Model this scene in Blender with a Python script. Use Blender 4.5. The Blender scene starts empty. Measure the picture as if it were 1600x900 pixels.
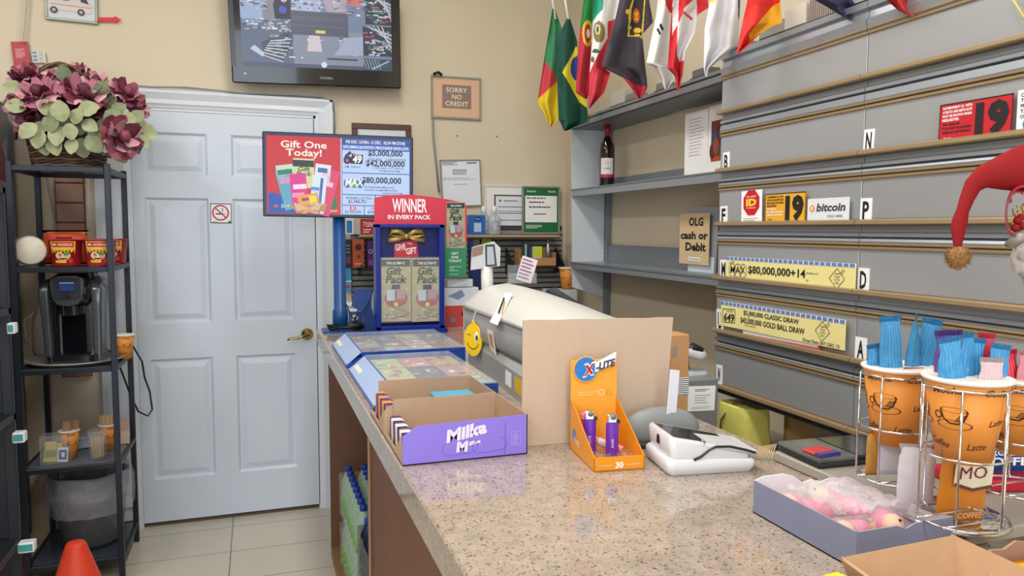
import bpy, math, random
from mathutils import Vector, Matrix, noise
R_ = math.radians
scene = bpy.context.scene
col = scene.collection
random.seed(7)
# ------------------------------------------------------------------ camera
YAW, PIT, ROL, FPX, HC = R_(19.04), R_(4.48), R_(.24), 1157.4, 1.475
cf = Vector((math.sin(YAW)*math.cos(PIT), math.cos(YAW)*math.cos(PIT), -math.sin(PIT)))
cr = Vector((math.cos(YAW), -math.sin(YAW), 0)); cu = cr.cross(cf)
cr, cu = math.cos(ROL)*cr+math.sin(ROL)*cu, -math.sin(ROL)*cr+math.cos(ROL)*cu
CO = Vector((0, 0, HC))
cam = bpy.data.objects.new('camera', bpy.data.cameras.new('camera')); col.objects.link(cam)
cam.data.sensor_width = 36; cam.data.lens = FPX*36/1600; cam.data.clip_start = .02
m4 = Matrix((cr, cu, -cf)).transposed().to_4x4(); m4.translation = CO
cam.matrix_world = m4; scene.camera = cam
# ------------------------------------------------------------------ view, world, lights
scene.view_settings.view_transform = 'Standard'; scene.view_settings.look = 'None'
scene.view_settings.exposure = 0.07; scene.view_settings.gamma = 1; scene.view_settings.use_curve_mapping = False
w = bpy.data.worlds.new('world'); scene.world = w; w.use_nodes = True
w.node_tree.nodes['Background'].inputs[0].default_value = (.75, .85, 1, 1)
w.node_tree.nodes['Background'].inputs[1].default_value = .35
CEIL = 3.25
def area(name, loc, rot, sx, sy, power, colr):
    l = bpy.data.lights.new(name, 'AREA'); l.shape = 'RECTANGLE'; l.size = sx; l.size_y = sy
    l.energy = power; l.color = colr
    o = bpy.data.objects.new(name, l); o.location = loc; o.rotation_euler = rot; col.objects.link(o); return o
LAMPS = [(-1.6, 2.2), (.35, 2.2), (-1.6, .3), (.35, .3), (-1.6, -1.7), (.35, -1.7)]
for lx, ly in LAMPS: area('tube_light', (lx, ly, CEIL-.09), (0, 0, 0), .3, 1.2, 22, (1, .965, .92))
area('shop_window_light', (-1.0, -2.9, 1.6), (R_(90), 0, 0), 3.2, 2.0, 80, (.80, .90, 1))

# ------------------------------------------------------------------ helpers
def ray(px, py): return cf + cr*((px-800)/FPX) - cu*((py-450)/FPX)
def H(px, py, ax, v):
    d = ray(px, py); i = 'xyz'.index(ax); return CO + d*((v-CO[i])/d[i])
def Pd(px, py, d): return CO + ray(px, py)*d
def lin(c): return c/12.92 if c <= .04045 else ((c+.055)/1.055)**2.4
def rgb(h): return tuple(lin(int(h[i:i+2], 16)/255) for i in (0, 2, 4)) + (1,)
_m = {}
def mat(h, rough=.5, metal=0, alpha=1, trans=0, emit=0, bump=0, bs=40, var=.06, vs=6, coat=0, ior=1.45):
    k = (h, rough, metal, alpha, trans, emit, bump, bs, var, vs, coat)
    if k in _m: return _m[k]
    m = bpy.data.materials.new('m_'+h); m.use_nodes = True; nt = m.node_tree; b = nt.nodes['Principled BSDF']
    N = nt.nodes.new; L = nt.links.new
    c = rgb(h)
    if emit:
        b.inputs['Emission Color'].default_value = c; b.inputs['Emission Strength'].default_value = emit
        b.inputs['Base Color'].default_value = (c[0]*.1, c[1]*.1, c[2]*.1, 1)
    else:
        tc = N('ShaderNodeTexCoord'); nz = N('ShaderNodeTexNoise'); nz.inputs['Scale'].default_value = vs
        L(tc.outputs['Object'], nz.inputs['Vector'])
        mx = N('ShaderNodeMix'); mx.data_type = 'RGBA'
        mx.inputs[6].default_value = tuple(x*(1-var) for x in c[:3])+(1,)
        mx.inputs[7].default_value = tuple(min(1, x*(1+var)) for x in c[:3])+(1,)
        L(nz.outputs['Fac'], mx.inputs[0]); L(mx.outputs[2], b.inputs['Base Color'])
        if bump:
            n2 = N('ShaderNodeTexNoise'); n2.inputs['Scale'].default_value = bs; L(tc.outputs['Object'], n2.inputs['Vector'])
            bp = N('ShaderNodeBump'); bp.inputs['Strength'].default_value = bump; bp.inputs['Distance'].default_value = .01
            L(n2.outputs['Fac'], bp.inputs['Height']); L(bp.outputs['Normal'], b.inputs['Normal'])
    b.inputs['Roughness'].default_value = rough; b.inputs['Metallic'].default_value = metal
    b.inputs['Transmission Weight'].default_value = trans; b.inputs['Alpha'].default_value = alpha
    b.inputs['Coat Weight'].default_value = coat; b.inputs['IOR'].default_value = ior
    _m[k] = m; return m
def clearwrap(h='ffffff', a=.25, rough=.08, bump=.8, bs=30):
    return mat(h, rough, alpha=a, bump=bump, bs=bs, ior=1.6)
def nodemat(name, fn):
    m = bpy.data.materials.new(name); m.use_nodes = True; nt = m.node_tree
    fn(nt, nt.nodes['Principled BSDF'], nt.nodes.new, nt.links.new); return m

_txt = {}
def textmesh(s, bold, res=2):
    k = (s, bold)
    if k in _txt: return _txt[k]
    cv = bpy.data.curves.new('t', 'FONT'); cv.body = s; cv.offset = bold; cv.resolution_u = res
    ob = bpy.data.objects.new('t', cv); me = bpy.data.meshes.new_from_object(ob)
    v = [tuple(p.co) for p in me.vertices]; f = [tuple(p.vertices) for p in me.polygons]
    bpy.data.objects.remove(ob); bpy.data.curves.remove(cv); bpy.data.meshes.remove(me)
    _txt[k] = (v, f); return _txt[k]
LAY = .0006
class MB:
    def __init__(s, M=None, W=None):
        s.v = []; s.f = []; s.mi = []; s.sm = []; s.mats = []; s.M = M or Matrix(); s.W = W
    def add(s, V, F, m, smooth=False):
        if m not in s.mats: s.mats.append(m)
        i = s.mats.index(m); n = len(s.v)
        for p in V:
            p = Vector(p)
            if s.W: p = s.W(p)
            s.v.append(s.M @ p)
        for f in F: s.f.append(tuple(n+q for q in f)); s.mi.append(i); s.sm.append(smooth)
        return s
    def box(s, a, b, m, bev=0):
        a = [min(a[i], b[i]) for i in range(3)] if 0 else list(a); b = list(b)
        lo = [min(a[i], b[i]) for i in range(3)]; hi = [max(a[i], b[i]) for i in range(3)]
        if bev <= 0:
            V = [(x, y, z) for x in (lo[0], hi[0]) for y in (lo[1], hi[1]) for z in (lo[2], hi[2])]
            return s.add(V, [(0, 1, 3, 2), (4, 6, 7, 5), (0, 4, 5, 1), (2, 3, 7, 6), (0, 2, 6, 4), (1, 5, 7, 3)], m)
        c = [(lo[i]+hi[i])/2 for i in range(3)]; h = [(hi[i]-lo[i])/2 for i in range(3)]; bev = min(bev, min(h)*.9)
        V = []; idx = {}
        for sx in (-1, 1):
            for sy in (-1, 1):
                for sz in (-1, 1):
                    S = (sx, sy, sz)
                    for ax in range(3):
                        p = [c[i]+S[i]*(h[i]-(0 if i == ax else bev)) for i in range(3)]
                        idx[(S, ax)] = len(V); V.append(p)
        F = []
        for ax in range(3):
            o = [i for i in range(3) if i != ax]
            for sg in (-1, 1):
                q = []
                for u, v in ((-1, -1), (1, -1), (1, 1), (-1, 1)):
                    S = [0]*3; S[ax] = sg; S[o[0]] = u; S[o[1]] = v; q.append(idx[(tuple(S), ax)])
                F.append(q)
            for u in (-1, 1):
                for v in (-1, 1):
                    S0 = [0]*3; S1 = [0]*3; S0[ax] = -1; S1[ax] = 1
                    for S in (S0, S1): S[o[0]] = u; S[o[1]] = v
                    F.append((idx[(tuple(S0), o[0])], idx[(tuple(S1), o[0])], idx[(tuple(S1), o[1])], idx[(tuple(S0), o[1])]))
        for sx in (-1, 1):
            for sy in (-1, 1):
                for sz in (-1, 1): F.append(tuple(idx[((sx, sy, sz), a)] for a in range(3)))
        return s.add(V, F, m)
    def tube(s, pts, r, m, n=8, closed=False, caps=True, flat=1, smooth=True):
        P = [Vector(p) for p in pts]; k = len(P); rr = r if isinstance(r, (list, tuple)) else [r]*k
        V = []; up = None
        for i in range(k):
            if closed: t = P[(i+1) % k]-P[i-1]
            else: t = P[min(i+1, k-1)]-P[max(i-1, 0)]
            t.normalize()
            if up is None:
                a = Vector((0, 0, 1)) if abs(t.z) < .9 else Vector((1, 0, 0)); up = (a-t*a.dot(t)).normalized()
            else:
                up = (up-t*up.dot(t)).normalized()
            sd = t.cross(up)
            for j in range(n):
                a = 2*math.pi*j/n; V.append(P[i]+up*(math.cos(a)*rr[i])+sd*(math.sin(a)*rr[i]*flat))
        F = []
        for i in range(k if closed else k-1):
            for j in range(n):
                a = i*n+j; b = i*n+(j+1) % n; c = ((i+1) % k)*n; F.append((a, b, c+(j+1) % n, c+j))
        if caps and not closed: F.append(tuple(range(n))[::-1]); F.append(tuple((k-1)*n+j for j in range(n)))
        return s.add(V, F, m, smooth)
    def lathe(s, prof, m, n=28, c=(0, 0, 0), sx=1, sy=1, smooth=True, a0=0, a1=2*math.pi):
        V = []; F = []; full = abs(a1-a0-2*math.pi) < 1e-6; nn = n if full else n+1
        for r, z in prof:
            for j in range(nn):
                a = a0+(a1-a0)*j/n; V.append((c[0]+r*sx*math.cos(a), c[1]+r*sy*math.sin(a), c[2]+z))
        for i in range(len(prof)-1):
            for j in range(n): F.append((i*nn+j, i*nn+(j+1) % nn, (i+1)*nn+(j+1) % nn, (i+1)*nn+j))
        if full:
            if prof[0][0] > 1e-6: F.append(tuple(range(nn))[::-1])
            if prof[-1][0] > 1e-6: F.append(tuple((len(prof)-1)*nn+j for j in range(nn)))
        return s.add(V, F, m, smooth)
    def ball(s, c, r, m, n=16, sc=(1, 1, 1), jit=0):
        V = []; F = []; k = n//2
        for i in range(k+1):
            th = math.pi*i/k
            for j in range(n):
                a = 2*math.pi*j/n; d = Vector((math.sin(th)*math.cos(a), math.sin(th)*math.sin(a), math.cos(th)))
                q = r*(1+jit*noise.noise(d*3+Vector(c)*20)) if jit else r
                V.append((c[0]+d.x*q*sc[0], c[1]+d.y*q*sc[1], c[2]+d.z*q*sc[2]))
        for i in range(k):
            for j in range(n): F.append((i*n+j, (i+1)*n+j, (i+1)*n+(j+1) % n, i*n+(j+1) % n))
        return s.add(V, F, m, True)
    def ext(s, pts, axis, a, b, m, smooth=False):
        """extrude 2d polygon along axis 'x','y','z' from a to b; pts in the two other coords"""
        def mk(p, t): return {'x': (t, p[0], p[1]), 'y': (p[0], t, p[1]), 'z': (p[0], p[1], t)}[axis]
        n = len(pts); V = [mk(p, a) for p in pts]+[mk(p, b) for p in pts]
        F = [tuple(range(n)), tuple(range(2*n-1, n-1, -1))]
        s.add(V, F, m); s.add(V, [(i, i+n, (i+1) % n+n, (i+1) % n) for i in range(n)], m, smooth); return s
    def quad(s, a, b, c, d, m): return s.add([a, b, c, d], [(0, 1, 2, 3)], m)
    def slab(s, a, b, c, d, t, m):
        """quad a,b,c,d with thickness t along minus normal"""
        a, b, c, d = map(Vector, (a, b, c, d)); n = (b-a).cross(d-a).normalized()*t
        return s.add([a, b, c, d, a-n, b-n, c-n, d-n], [(0, 1, 2, 3), (7, 6, 5, 4), (0, 4, 5, 1), (1, 5, 6, 2), (2, 6, 7, 3), (3, 7, 4, 0)], m)
    def grid(s, fn, nu, nv, m, smooth=True, colf=None):
        V = [fn(i/nu, j/nv) for j in range(nv+1) for i in range(nu+1)]
        if colf is None:
            return s.add(V, [(j*(nu+1)+i, j*(nu+1)+i+1, (j+1)*(nu+1)+i+1, (j+1)*(nu+1)+i) for j in range(nv) for i in range(nu)], m, smooth)
        n = len(s.v)
        for p in V: s.v.append(s.M @ Vector(p))
        for j in range(nv):
            for i in range(nu):
                mm = colf((i+.5)/nu, (j+.5)/nv)
                if mm not in s.mats: s.mats.append(mm)
                s.f.append(tuple(n+q for q in (j*(nu+1)+i, j*(nu+1)+i+1, (j+1)*(nu+1)+i+1, (j+1)*(nu+1)+i)))
                s.mi.append(s.mats.index(mm)); s.sm.append(smooth)
        return s
    # ---- flat drawing in local xz plane facing -y
    def rect(s, x0, z0, x1, z1, m, l=1):
        y = -l*LAY; return s.add([(x0, y, z0), (x1, y, z0), (x1, y, z1), (x0, y, z1)], [(0, 1, 2, 3)], m)
    def pol(s, pts, m, l=1): return s.add([(x, -l*LAY, z) for x, z in pts], [tuple(range(len(pts)))], m)
    def disc(s, cx, cz, r, m, l=1, rz=None, n=24):
        rz = rz or r; return s.pol([(cx+r*math.cos(2*math.pi*i/n), cz+rz*math.sin(2*math.pi*i/n)) for i in range(n)], m, l)
    def ring(s, cx, cz, r, w_, m, l=1, rz=None, n=28, a0=0, a1=360):
        rz = rz or r; k = n; V = []
        for i in range(k+1):
            a = R_(a0+(a1-a0)*i/k)
            for q in (1, 1-w_/r): V.append((cx+r*q*math.cos(a), -l*LAY, cz+rz*q*math.sin(a)))
        return s.add(V, [(2*i, 2*i+1, 2*i+3, 2*i+2) for i in range(k)], m)
    def line(s, pts, w_, m, l=1):
        for (x0, z0), (x1, z1) in zip(pts, pts[1:]):
            d = math.hypot(x1-x0, z1-z0) or 1; nx, nz = -(z1-z0)/d*w_/2, (x1-x0)/d*w_/2
            s.pol([(x0-nx, z0-nz), (x1-nx, z1-nz), (x1+nx, z1+nz), (x0+nx, z0+nz)], m, l)
        return s
    def text(s, t, x, z, h, m, w=None, al='c', bold=.01, shear=0, l=1, rot=0):
        """h is the capital height; x,z give the anchor on the baseline"""
        V, F = textmesh(t, bold); xs = [p[0] for p in V]
        if not xs: return s
        x0, x1 = min(xs), max(xs); k = h/.69; kx = k if w is None else w/(x1-x0)
        off = {'c': (x0+x1)/2, 'l': x0, 'r': x1}[al]; ca, sa = math.cos(R_(rot)), math.sin(R_(rot)); o = []
        for p in V:
            lx = (p[0]-off)*kx+shear*p[1]*k; lz = p[1]*k
            o.append((x+lx*ca-lz*sa, -l*LAY, z+lx*sa+lz*ca))
        return s.add(o, F, m)
    def scribble(s, x0, z0, x1, z1, rows, m, l=1, fill=.45, seed=1):
        rn = random.Random(seed); st = (z1-z0)/rows
        for i in range(rows):
            z = z1-(i+.8)*st; x = x0
            e = x1-(x1-x0)*rn.random()*.35
            while x < e:
                k = min(e-x, (x1-x0)*(.04+.1*rn.random())); s.rect(x, z, x+k*.8, z+st*fill, m, l); x += k
        return s
    def build(s, name, parent=None, **tg):
        me = bpy.data.meshes.new(name); o = bpy.data.objects.new(name, me); col.objects.link(o)
        if parent is not None: inv = parent['_M'].inverted() if 0 else ROOT[parent.name].inverted(); o.parent = parent
        else:
            xs = [p.x for p in s.v]; ys = [p.y for p in s.v]; zs = [p.z for p in s.v]
            c = Vector(((min(xs)+max(xs))/2, (min(ys)+max(ys))/2, min(zs))); inv = Matrix.Translation(-c); o.location = c
        ROOT[o.name] = inv.inverted() if parent is None else ROOT[parent.name]
        if parent is not None and tg.pop('sub', None): pass
        me.from_pydata([tuple(inv @ p) for p in s.v], [], s.f)
        for m in s.mats: me.materials.append(m)
        me.polygons.foreach_set('material_index', s.mi); me.polygons.foreach_set('use_smooth', s.sm); me.update()
        if tg: tag(o, **tg)
        return o
ROOT = {}
def tag(o, label=None, cat=None, group=None, kind=None):
    if label: o['label'] = label
    if cat: o['category'] = cat
    if group: o['group'] = group
    if kind: o['kind'] = kind
    return o
def thing(name, label, cat, loc, rz=0, group=None, kind=None):
    o = bpy.data.objects.new(name, None); col.objects.link(o); o.empty_display_size = .05
    o.location = loc; o.rotation_euler = (0, 0, rz)
    ROOT[o.name] = Matrix.Translation(Vector(loc)) @ Matrix.Rotation(rz, 4, 'Z')
    return tag(o, label, cat, group, kind)
def subroot(o): return o
def T(x, y, z, rz=0, rx=0, ry=0):
    return Matrix.Translation((x, y, z)) @ Matrix.Rotation(R_(rz), 4, 'Z') @ Matrix.Rotation(R_(rx), 4, 'X') @ Matrix.Rotation(R_(ry), 4, 'Y')
def frameM(BL, BR, TL):
    BL, BR, TL = Vector(BL), Vector(BR), Vector(TL); X = (BR-BL); wd = X.length; X.normalize()
    Z = TL-BL; hd = Z.length; Z = (Z-X*Z.dot(X)).normalized(); Y = Z.cross(X)
    M = Matrix((X, Y, Z)).transposed().to_4x4(); M.translation = BL; return M, wd, hd
def px(ax, v, *pts): return [H(a, b, ax, v) for a, b in pts]
def copy_tree(o, loc=None, rz=None, label=None):
    c = o.copy(); col.objects.link(c)
    if loc is not None: c.location = loc
    if rz is not None: c.rotation_euler.z = rz
    if label: c['label'] = label
    for ch in list(o.children):
        d = ch.copy(); col.objects.link(d); d.parent = c
        for g in list(ch.children):
            e = g.copy(); col.objects.link(e); e.parent = d
    return c
# common materials
WHITE = mat('e8ebef', .35); PAPER = mat('f2f3f4', .7); INK = mat('1b1c20', .6); BLACK = mat('17181c', .35)
STEEL = mat('9aa0a8', .36, .45, var=.03); STEELD = mat('7c828a', .45, .3, var=.03); GOLD = mat('a08a6a', .35, .35, var=.1)
FLAPM = mat('b3b7bc', .33, .5, var=.03)
CARD = mat('b39880', .85, var=.05, vs=60); CARDL = mat('c6b09b', .85, var=.05, vs=70); CARDT = mat('b88a5c', .8)
CHROME = mat('d6d8dc', .12, 1, var=.02); RED = mat('c8182a', .5); NAVY = mat('14307c', .35); GREY = mat('a9a9ab', .45)
GLASS = mat('c6d0d2', .05, alpha=.13, ior=1.5)
TC = 1.03; D = 3.95; XW = 1.693
# ================================================================== room shell
def wallmat(nt, b, N, L):
    tc = N('ShaderNodeTexCoord'); nz = N('ShaderNodeTexNoise'); nz.inputs['Scale'].default_value = 2.2; nz.inputs['Detail'].default_value = 6
    L(tc.outputs['Object'], nz.inputs['Vector']); r = N('ShaderNodeValToRGB')
    r.color_ramp.elements[0].color = rgb('cfc2aa'); r.color_ramp.elements[1].color = rgb('d9ccb4')
    L(nz.outputs['Fac'], r.inputs['Fac']); L(r.outputs['Color'], b.inputs['Base Color']); b.inputs['Roughness'].default_value = .6
    n2 = N('ShaderNodeTexNoise'); n2.inputs['Scale'].default_value = 90; L(tc.outputs['Object'], n2.inputs['Vector'])
    bp = N('ShaderNodeBump'); bp.inputs['Strength'].default_value = .08; L(n2.outputs['Fac'], bp.inputs['Height']); L(bp.outputs['Normal'], b.inputs['Normal'])
WALL = nodemat('beige_paint', wallmat)
def tilemat(nt, b, N, L):
    tc = N('ShaderNodeTexCoord'); mp = N('ShaderNodeMapping'); mp.inputs['Location'].default_value = (.14+.6, -3.528+3.0, 0)
    L(tc.outputs['Object'], mp.inputs['Vector']); br = N('ShaderNodeTexBrick'); br.offset = 0; br.squash = 1
    br.inputs['Scale'].default_value = 1; br.inputs['Brick Width'].default_value = .6; br.inputs['Row Height'].default_value = .3
    br.inputs['Mortar Size'].default_value = .003; br.inputs['Mortar Smooth'].default_value = .1
    br.inputs['Color1'].default_value = rgb('c9c1b2'); br.inputs['Color2'].default_value = rgb('c5bdae'); br.inputs['Mortar'].default_value = rgb('7d776c')
    L(mp.outputs[0], br.inputs['Vector']); L(br.outputs['Color'], b.inputs['Base Color']); b.inputs['Roughness'].default_value = .3
TILE = nodemat('cream_tiles', tilemat)
CEILM = mat('e6e6e2', .8)
def S(name): return dict(kind='structure')
m = MB(); m.box((-3.6, -3.2, -.1), (1.9, 4.2, 0), TILE); fl = m.build('floor', kind='structure')
fl.location = (0, 0, 0); fl.data.transform(Matrix.Translation((-.85, .5, -.1)))
MB().box((-3.6, -3.2, CEIL), (1.9, 4.2, CEIL+.1), CEILM).build('ceiling', kind='structure')
DX0, DX1, DZ = -.565, .30, 2.05
m = MB(); m.box((-3.5, D+.01, 0), (DX0, 4.15, CEIL), WALL); m.box((DX1, D+.01, 0), (XW, 4.15, CEIL), WALL)
m.box((DX0, D+.01, DZ), (DX1, 4.15, CEIL), WALL).build('wall_back', kind='structure')
MB().box((XW, -3.1, 0), (1.85, 4.15, CEIL), WALL).build('wall_right', kind='structure')
MB().box((-3.6, -3.1, 0), (-3.5, 4.15, CEIL), WALL).build('wall_left', kind='structure')
m = MB(); m.box((-3.5, -3.1, 0), (-2.6, -3.0, CEIL), WALL); m.box((.6, -3.1, 0), (XW, -3.0, CEIL), WALL)
m.box((-2.6, -3.1, 0), (.6, -3.0, .6), WALL); m.box((-2.6, -3.1, 2.6), (.6, -3.0, CEIL), WALL); m.build('wall_front', kind='structure')
wf = MB(); F_ = mat('b9bcc0', .4, .5)
for x in (-2.6, -1.55, -.5, .55): wf.box((x, -3.08, .6), (x+.05, -3.02, 2.6), F_)
wf.box((-2.6, -3.08, .6), (.6, -3.02, .65), F_); wf.box((-2.6, -3.08, 2.55), (.6, -3.02, 2.6), F_)
wn = wf.build('window_1', kind='structure')
MB().box((-2.55, -3.055, .65), (.55, -3.05, 2.55), GLASS).build('pane', wn)
m = MB(); m.box((DX0-.3, 4.15, -.1), (DX1+.3, 4.2, 2.4), mat('4a4036', .8)).build('trim_backing', kind='structure')
# ceiling lamps
TUBE = mat('fff6e6', .3, emit=3.0)
for i, (lx, ly) in enumerate(LAMPS):
    r = thing('ceiling_light', 'white fluorescent ceiling fixture above the shop floor', 'light', (lx, ly, CEIL-.08), group='ceiling fluorescents')
    MB().box((lx-.17, ly-.64, CEIL-.06), (lx+.17, ly+.64, CEIL), WHITE, .01).build('housing', r)
    MB().box((lx-.13, ly-.6, CEIL-.08), (lx+.13, ly+.6, CEIL-.06), TUBE).build('diffuser', r)
# ---- door
DW = mat('cbd6e3', .32, var=.02)  # white door paint; cool light cast put into the base colour as bluish tint
xa, xb, xc, xd = -.503, -.216, -.108, .182
zs = [(.235, .837), (1.012, 1.624), (1.732, 1.936)]
X0, X1, Z0, Z1 = -.552, .292, .022, 2.035; YF = D
def doorfront(m, M_):
    xs_ = [X0, xa, xb, xc, xd, X1]; zz = [Z0]+[q for a in zs for q in a]+[Z1]
    for i in range(5):
        for j in range(len(zz)-1):
            x0, x1, z0, z1 = xs_[i], xs_[i+1], zz[j], zz[j+1]
            if i in (1, 3) and j % 2 == 1:
                ring = [(0, 0), (.012, .010), (.02, .010), (.045, .003)]
                prev = None
                for ins, dy in ring:
                    q = [(x0+ins, YF+dy, z0+ins), (x1-ins, YF+dy, z0+ins), (x1-ins, YF+dy, z1-ins), (x0+ins, YF+dy, z1-ins)]
                    if prev:
                        for k in range(4): m.add([prev[k], prev[(k+1) % 4], q[(k+1) % 4], q[k]], [(0, 1, 2, 3)], M_)
                    prev = q
                m.add(prev, [(0, 1, 2, 3)], M_)
            else: m.add([(x0, YF, z0), (x1, YF, z0), (x1, YF, z1), (x0, YF, z1)], [(0, 1, 2, 3)], M_)
    m.box((X0, YF+.012, Z0), (X1, YF+.04, Z1), M_)
    for a, b, c, d in ((X0, Z0, X0, Z1), (X1, Z0, X1, Z1)): m.add([(a, YF, b), (a, YF+.013, b), (a, YF+.013, d), (a, YF, d)], [(0, 1, 2, 3)], M_)
    for z in (Z0, Z1): m.add([(X0, YF, z), (X1, YF, z), (X1, YF+.013, z), (X0, YF+.013, z)], [(0, 1, 2, 3)], M_)
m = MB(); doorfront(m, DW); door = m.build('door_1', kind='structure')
BRASS = mat('b59a5e', .2, 1)
hp = H(480, 522, 'y', D)
m = MB(T(hp.x, D, hp.z, rx=90)); m.lathe([(.031, 0), (.031, .004), (.024, .012), (.012, .018), (.011, .045), (0, .048)], BRASS)
m.M = Matrix(); m.tube([(hp.x, D-.045, hp.z), (hp.x-.03, D-.05, hp.z-.006), (hp.x-.06, D-.05, hp.z-.014), (hp.x-.085, D-.05, hp.z-.012), (hp.x-.1, D-.05, hp.z-.02)], [.009, .008, .007, .006, .005], BRASS)
m.build('door_handle', door)
# casing: stepped profile
CM = mat('d6dde6', .3, var=.02)
def casing(x0, z0, x1, z1, vertical):
    m = MB()
    if vertical:  # x0 = inner edge, x1 = outer edge
        sg = 1 if x1 > x0 else -1; wd = abs(x1-x0)
        pts = [(x0, D+.012), (x0, D-.004), (x0+sg*.012, D-.008), (x0+sg*.02, D-.014), (x0+sg*.04, D-.012), (x0+sg*wd*.7, D-.02), (x0+sg*wd*.85, D-.026), (x1, D-.026), (x1, D+.012)]
        m.ext(pts, 'z', z0, z1, CM)
    return m
cw = .082
ZT = 2.05
m = casing(DX1, 0, DX1+cw, ZT+cw, True)
pr = [(0, .012), (0, -.004), (.012, -.008), (.02, -.014), (.04, -.012), (cw*.7, -.02), (cw*.85, -.026), (cw, -.026), (cw, .012)]
m2 = casing(DX0, 0, DX0-cw-.06, ZT+cw, True)
m3 = MB(); m3.ext([(D+a, ZT+b) for b, a in pr], 'x', DX0-cw-.06, DX1+cw, CM)
m.build('trim_1', kind='structure'); m2.build('trim_2', kind='structure'); m3.build('trim_3', kind='structure')
# jamb stops
m = MB(); m.box((DX1-.012, D, 0), (DX1, D+.16, ZT), CM); m.box((DX0, D, 0), (DX0+.012, D+.16, ZT), CM); m.box((DX0, D, ZT-.013), (DX1, D+.16, ZT), CM)
m.build('trim_4', kind='structure')
MB().box((DX0, D+.01, 0), (DX1, D+.15, .014), mat('5b4a3c', .6)).build('trim_5', kind='structure')
# no-smoking sign on the door
def sheet(name, label, cat, BL, BR, TL, base, draw, th=.002, group=None):
    M, wd, hd = frameM(BL, BR, TL); m = MB(M); m.box((0, 0, 0), (wd, th, hd), base); draw(m, wd, hd)
    return m.build(name, label=label, cat=cat, group=group)
def d_ns(m, w, h):
    for a in ((0, 0, w, .04*h), (0, .96*h, w, h), (0, 0, .03*w, h), (.97*w, 0, w, h)): m.rect(*a, INK)
    m.ring(w*.48, h*.53, w*.4, w*.07, RED, 2); m.rect(.25*w, .44*h, .62*w, .5*h, INK); m.line([(.55*w, .55*h), (.6*w, .7*h), (.5*w, .75*h)], .03*w, INK)
    m.line([(.2*w, .8*h), (.76*w, .26*h)], w*.06, RED, 3); m.rect(.66*w, .44*h, .7*w, .5*h, RED); m.scribble(.1*w, .05*h, .35*w, .1*h, 1, INK); m.disc(.9*w, .08*h, .05*w, INK)
sheet('no_smoking_sign', 'small square no smoking sign stuck on the white door', 'sign', *px('y', D-.002, (329, 348.5), (362, 349), (328, 317.5)), WHITE, d_ns, .0015)
# ================================================================== cables round the casing
CBL = mat('8b93a0', .5); CBW = mat('d8d8d6', .5)
zt = ZT+cw
m = MB(); m.tube([(-.72, D-.02, zt+.012), (-.45, D-.025, zt+.010), (-.3, D-.025, zt+.018), (-.05, D-.03, zt+.006), (.2, D-.03, zt+.012), (.33, D-.03, zt+.012), (DX1+cw+.006, D-.02, zt-.01), (DX1+cw+.014, D-.01, zt-.06), (DX1+cw+.010, D-.006, zt-.17)], .004, CBL)
m.tube([(-.72, D-.01, zt+.022), (-.2, D-.012, zt+.012), (.3, D-.014, zt+.02), (DX1+cw+.014, D-.012, zt), (DX1+cw+.02, D-.006, zt-.08), (DX1+cw+.012, D-.006, zt-.17)], .003, CBW)
m.build('wall_cable', label='thin grey and white cables running along the top of the door casing', cat='cable')
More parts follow.
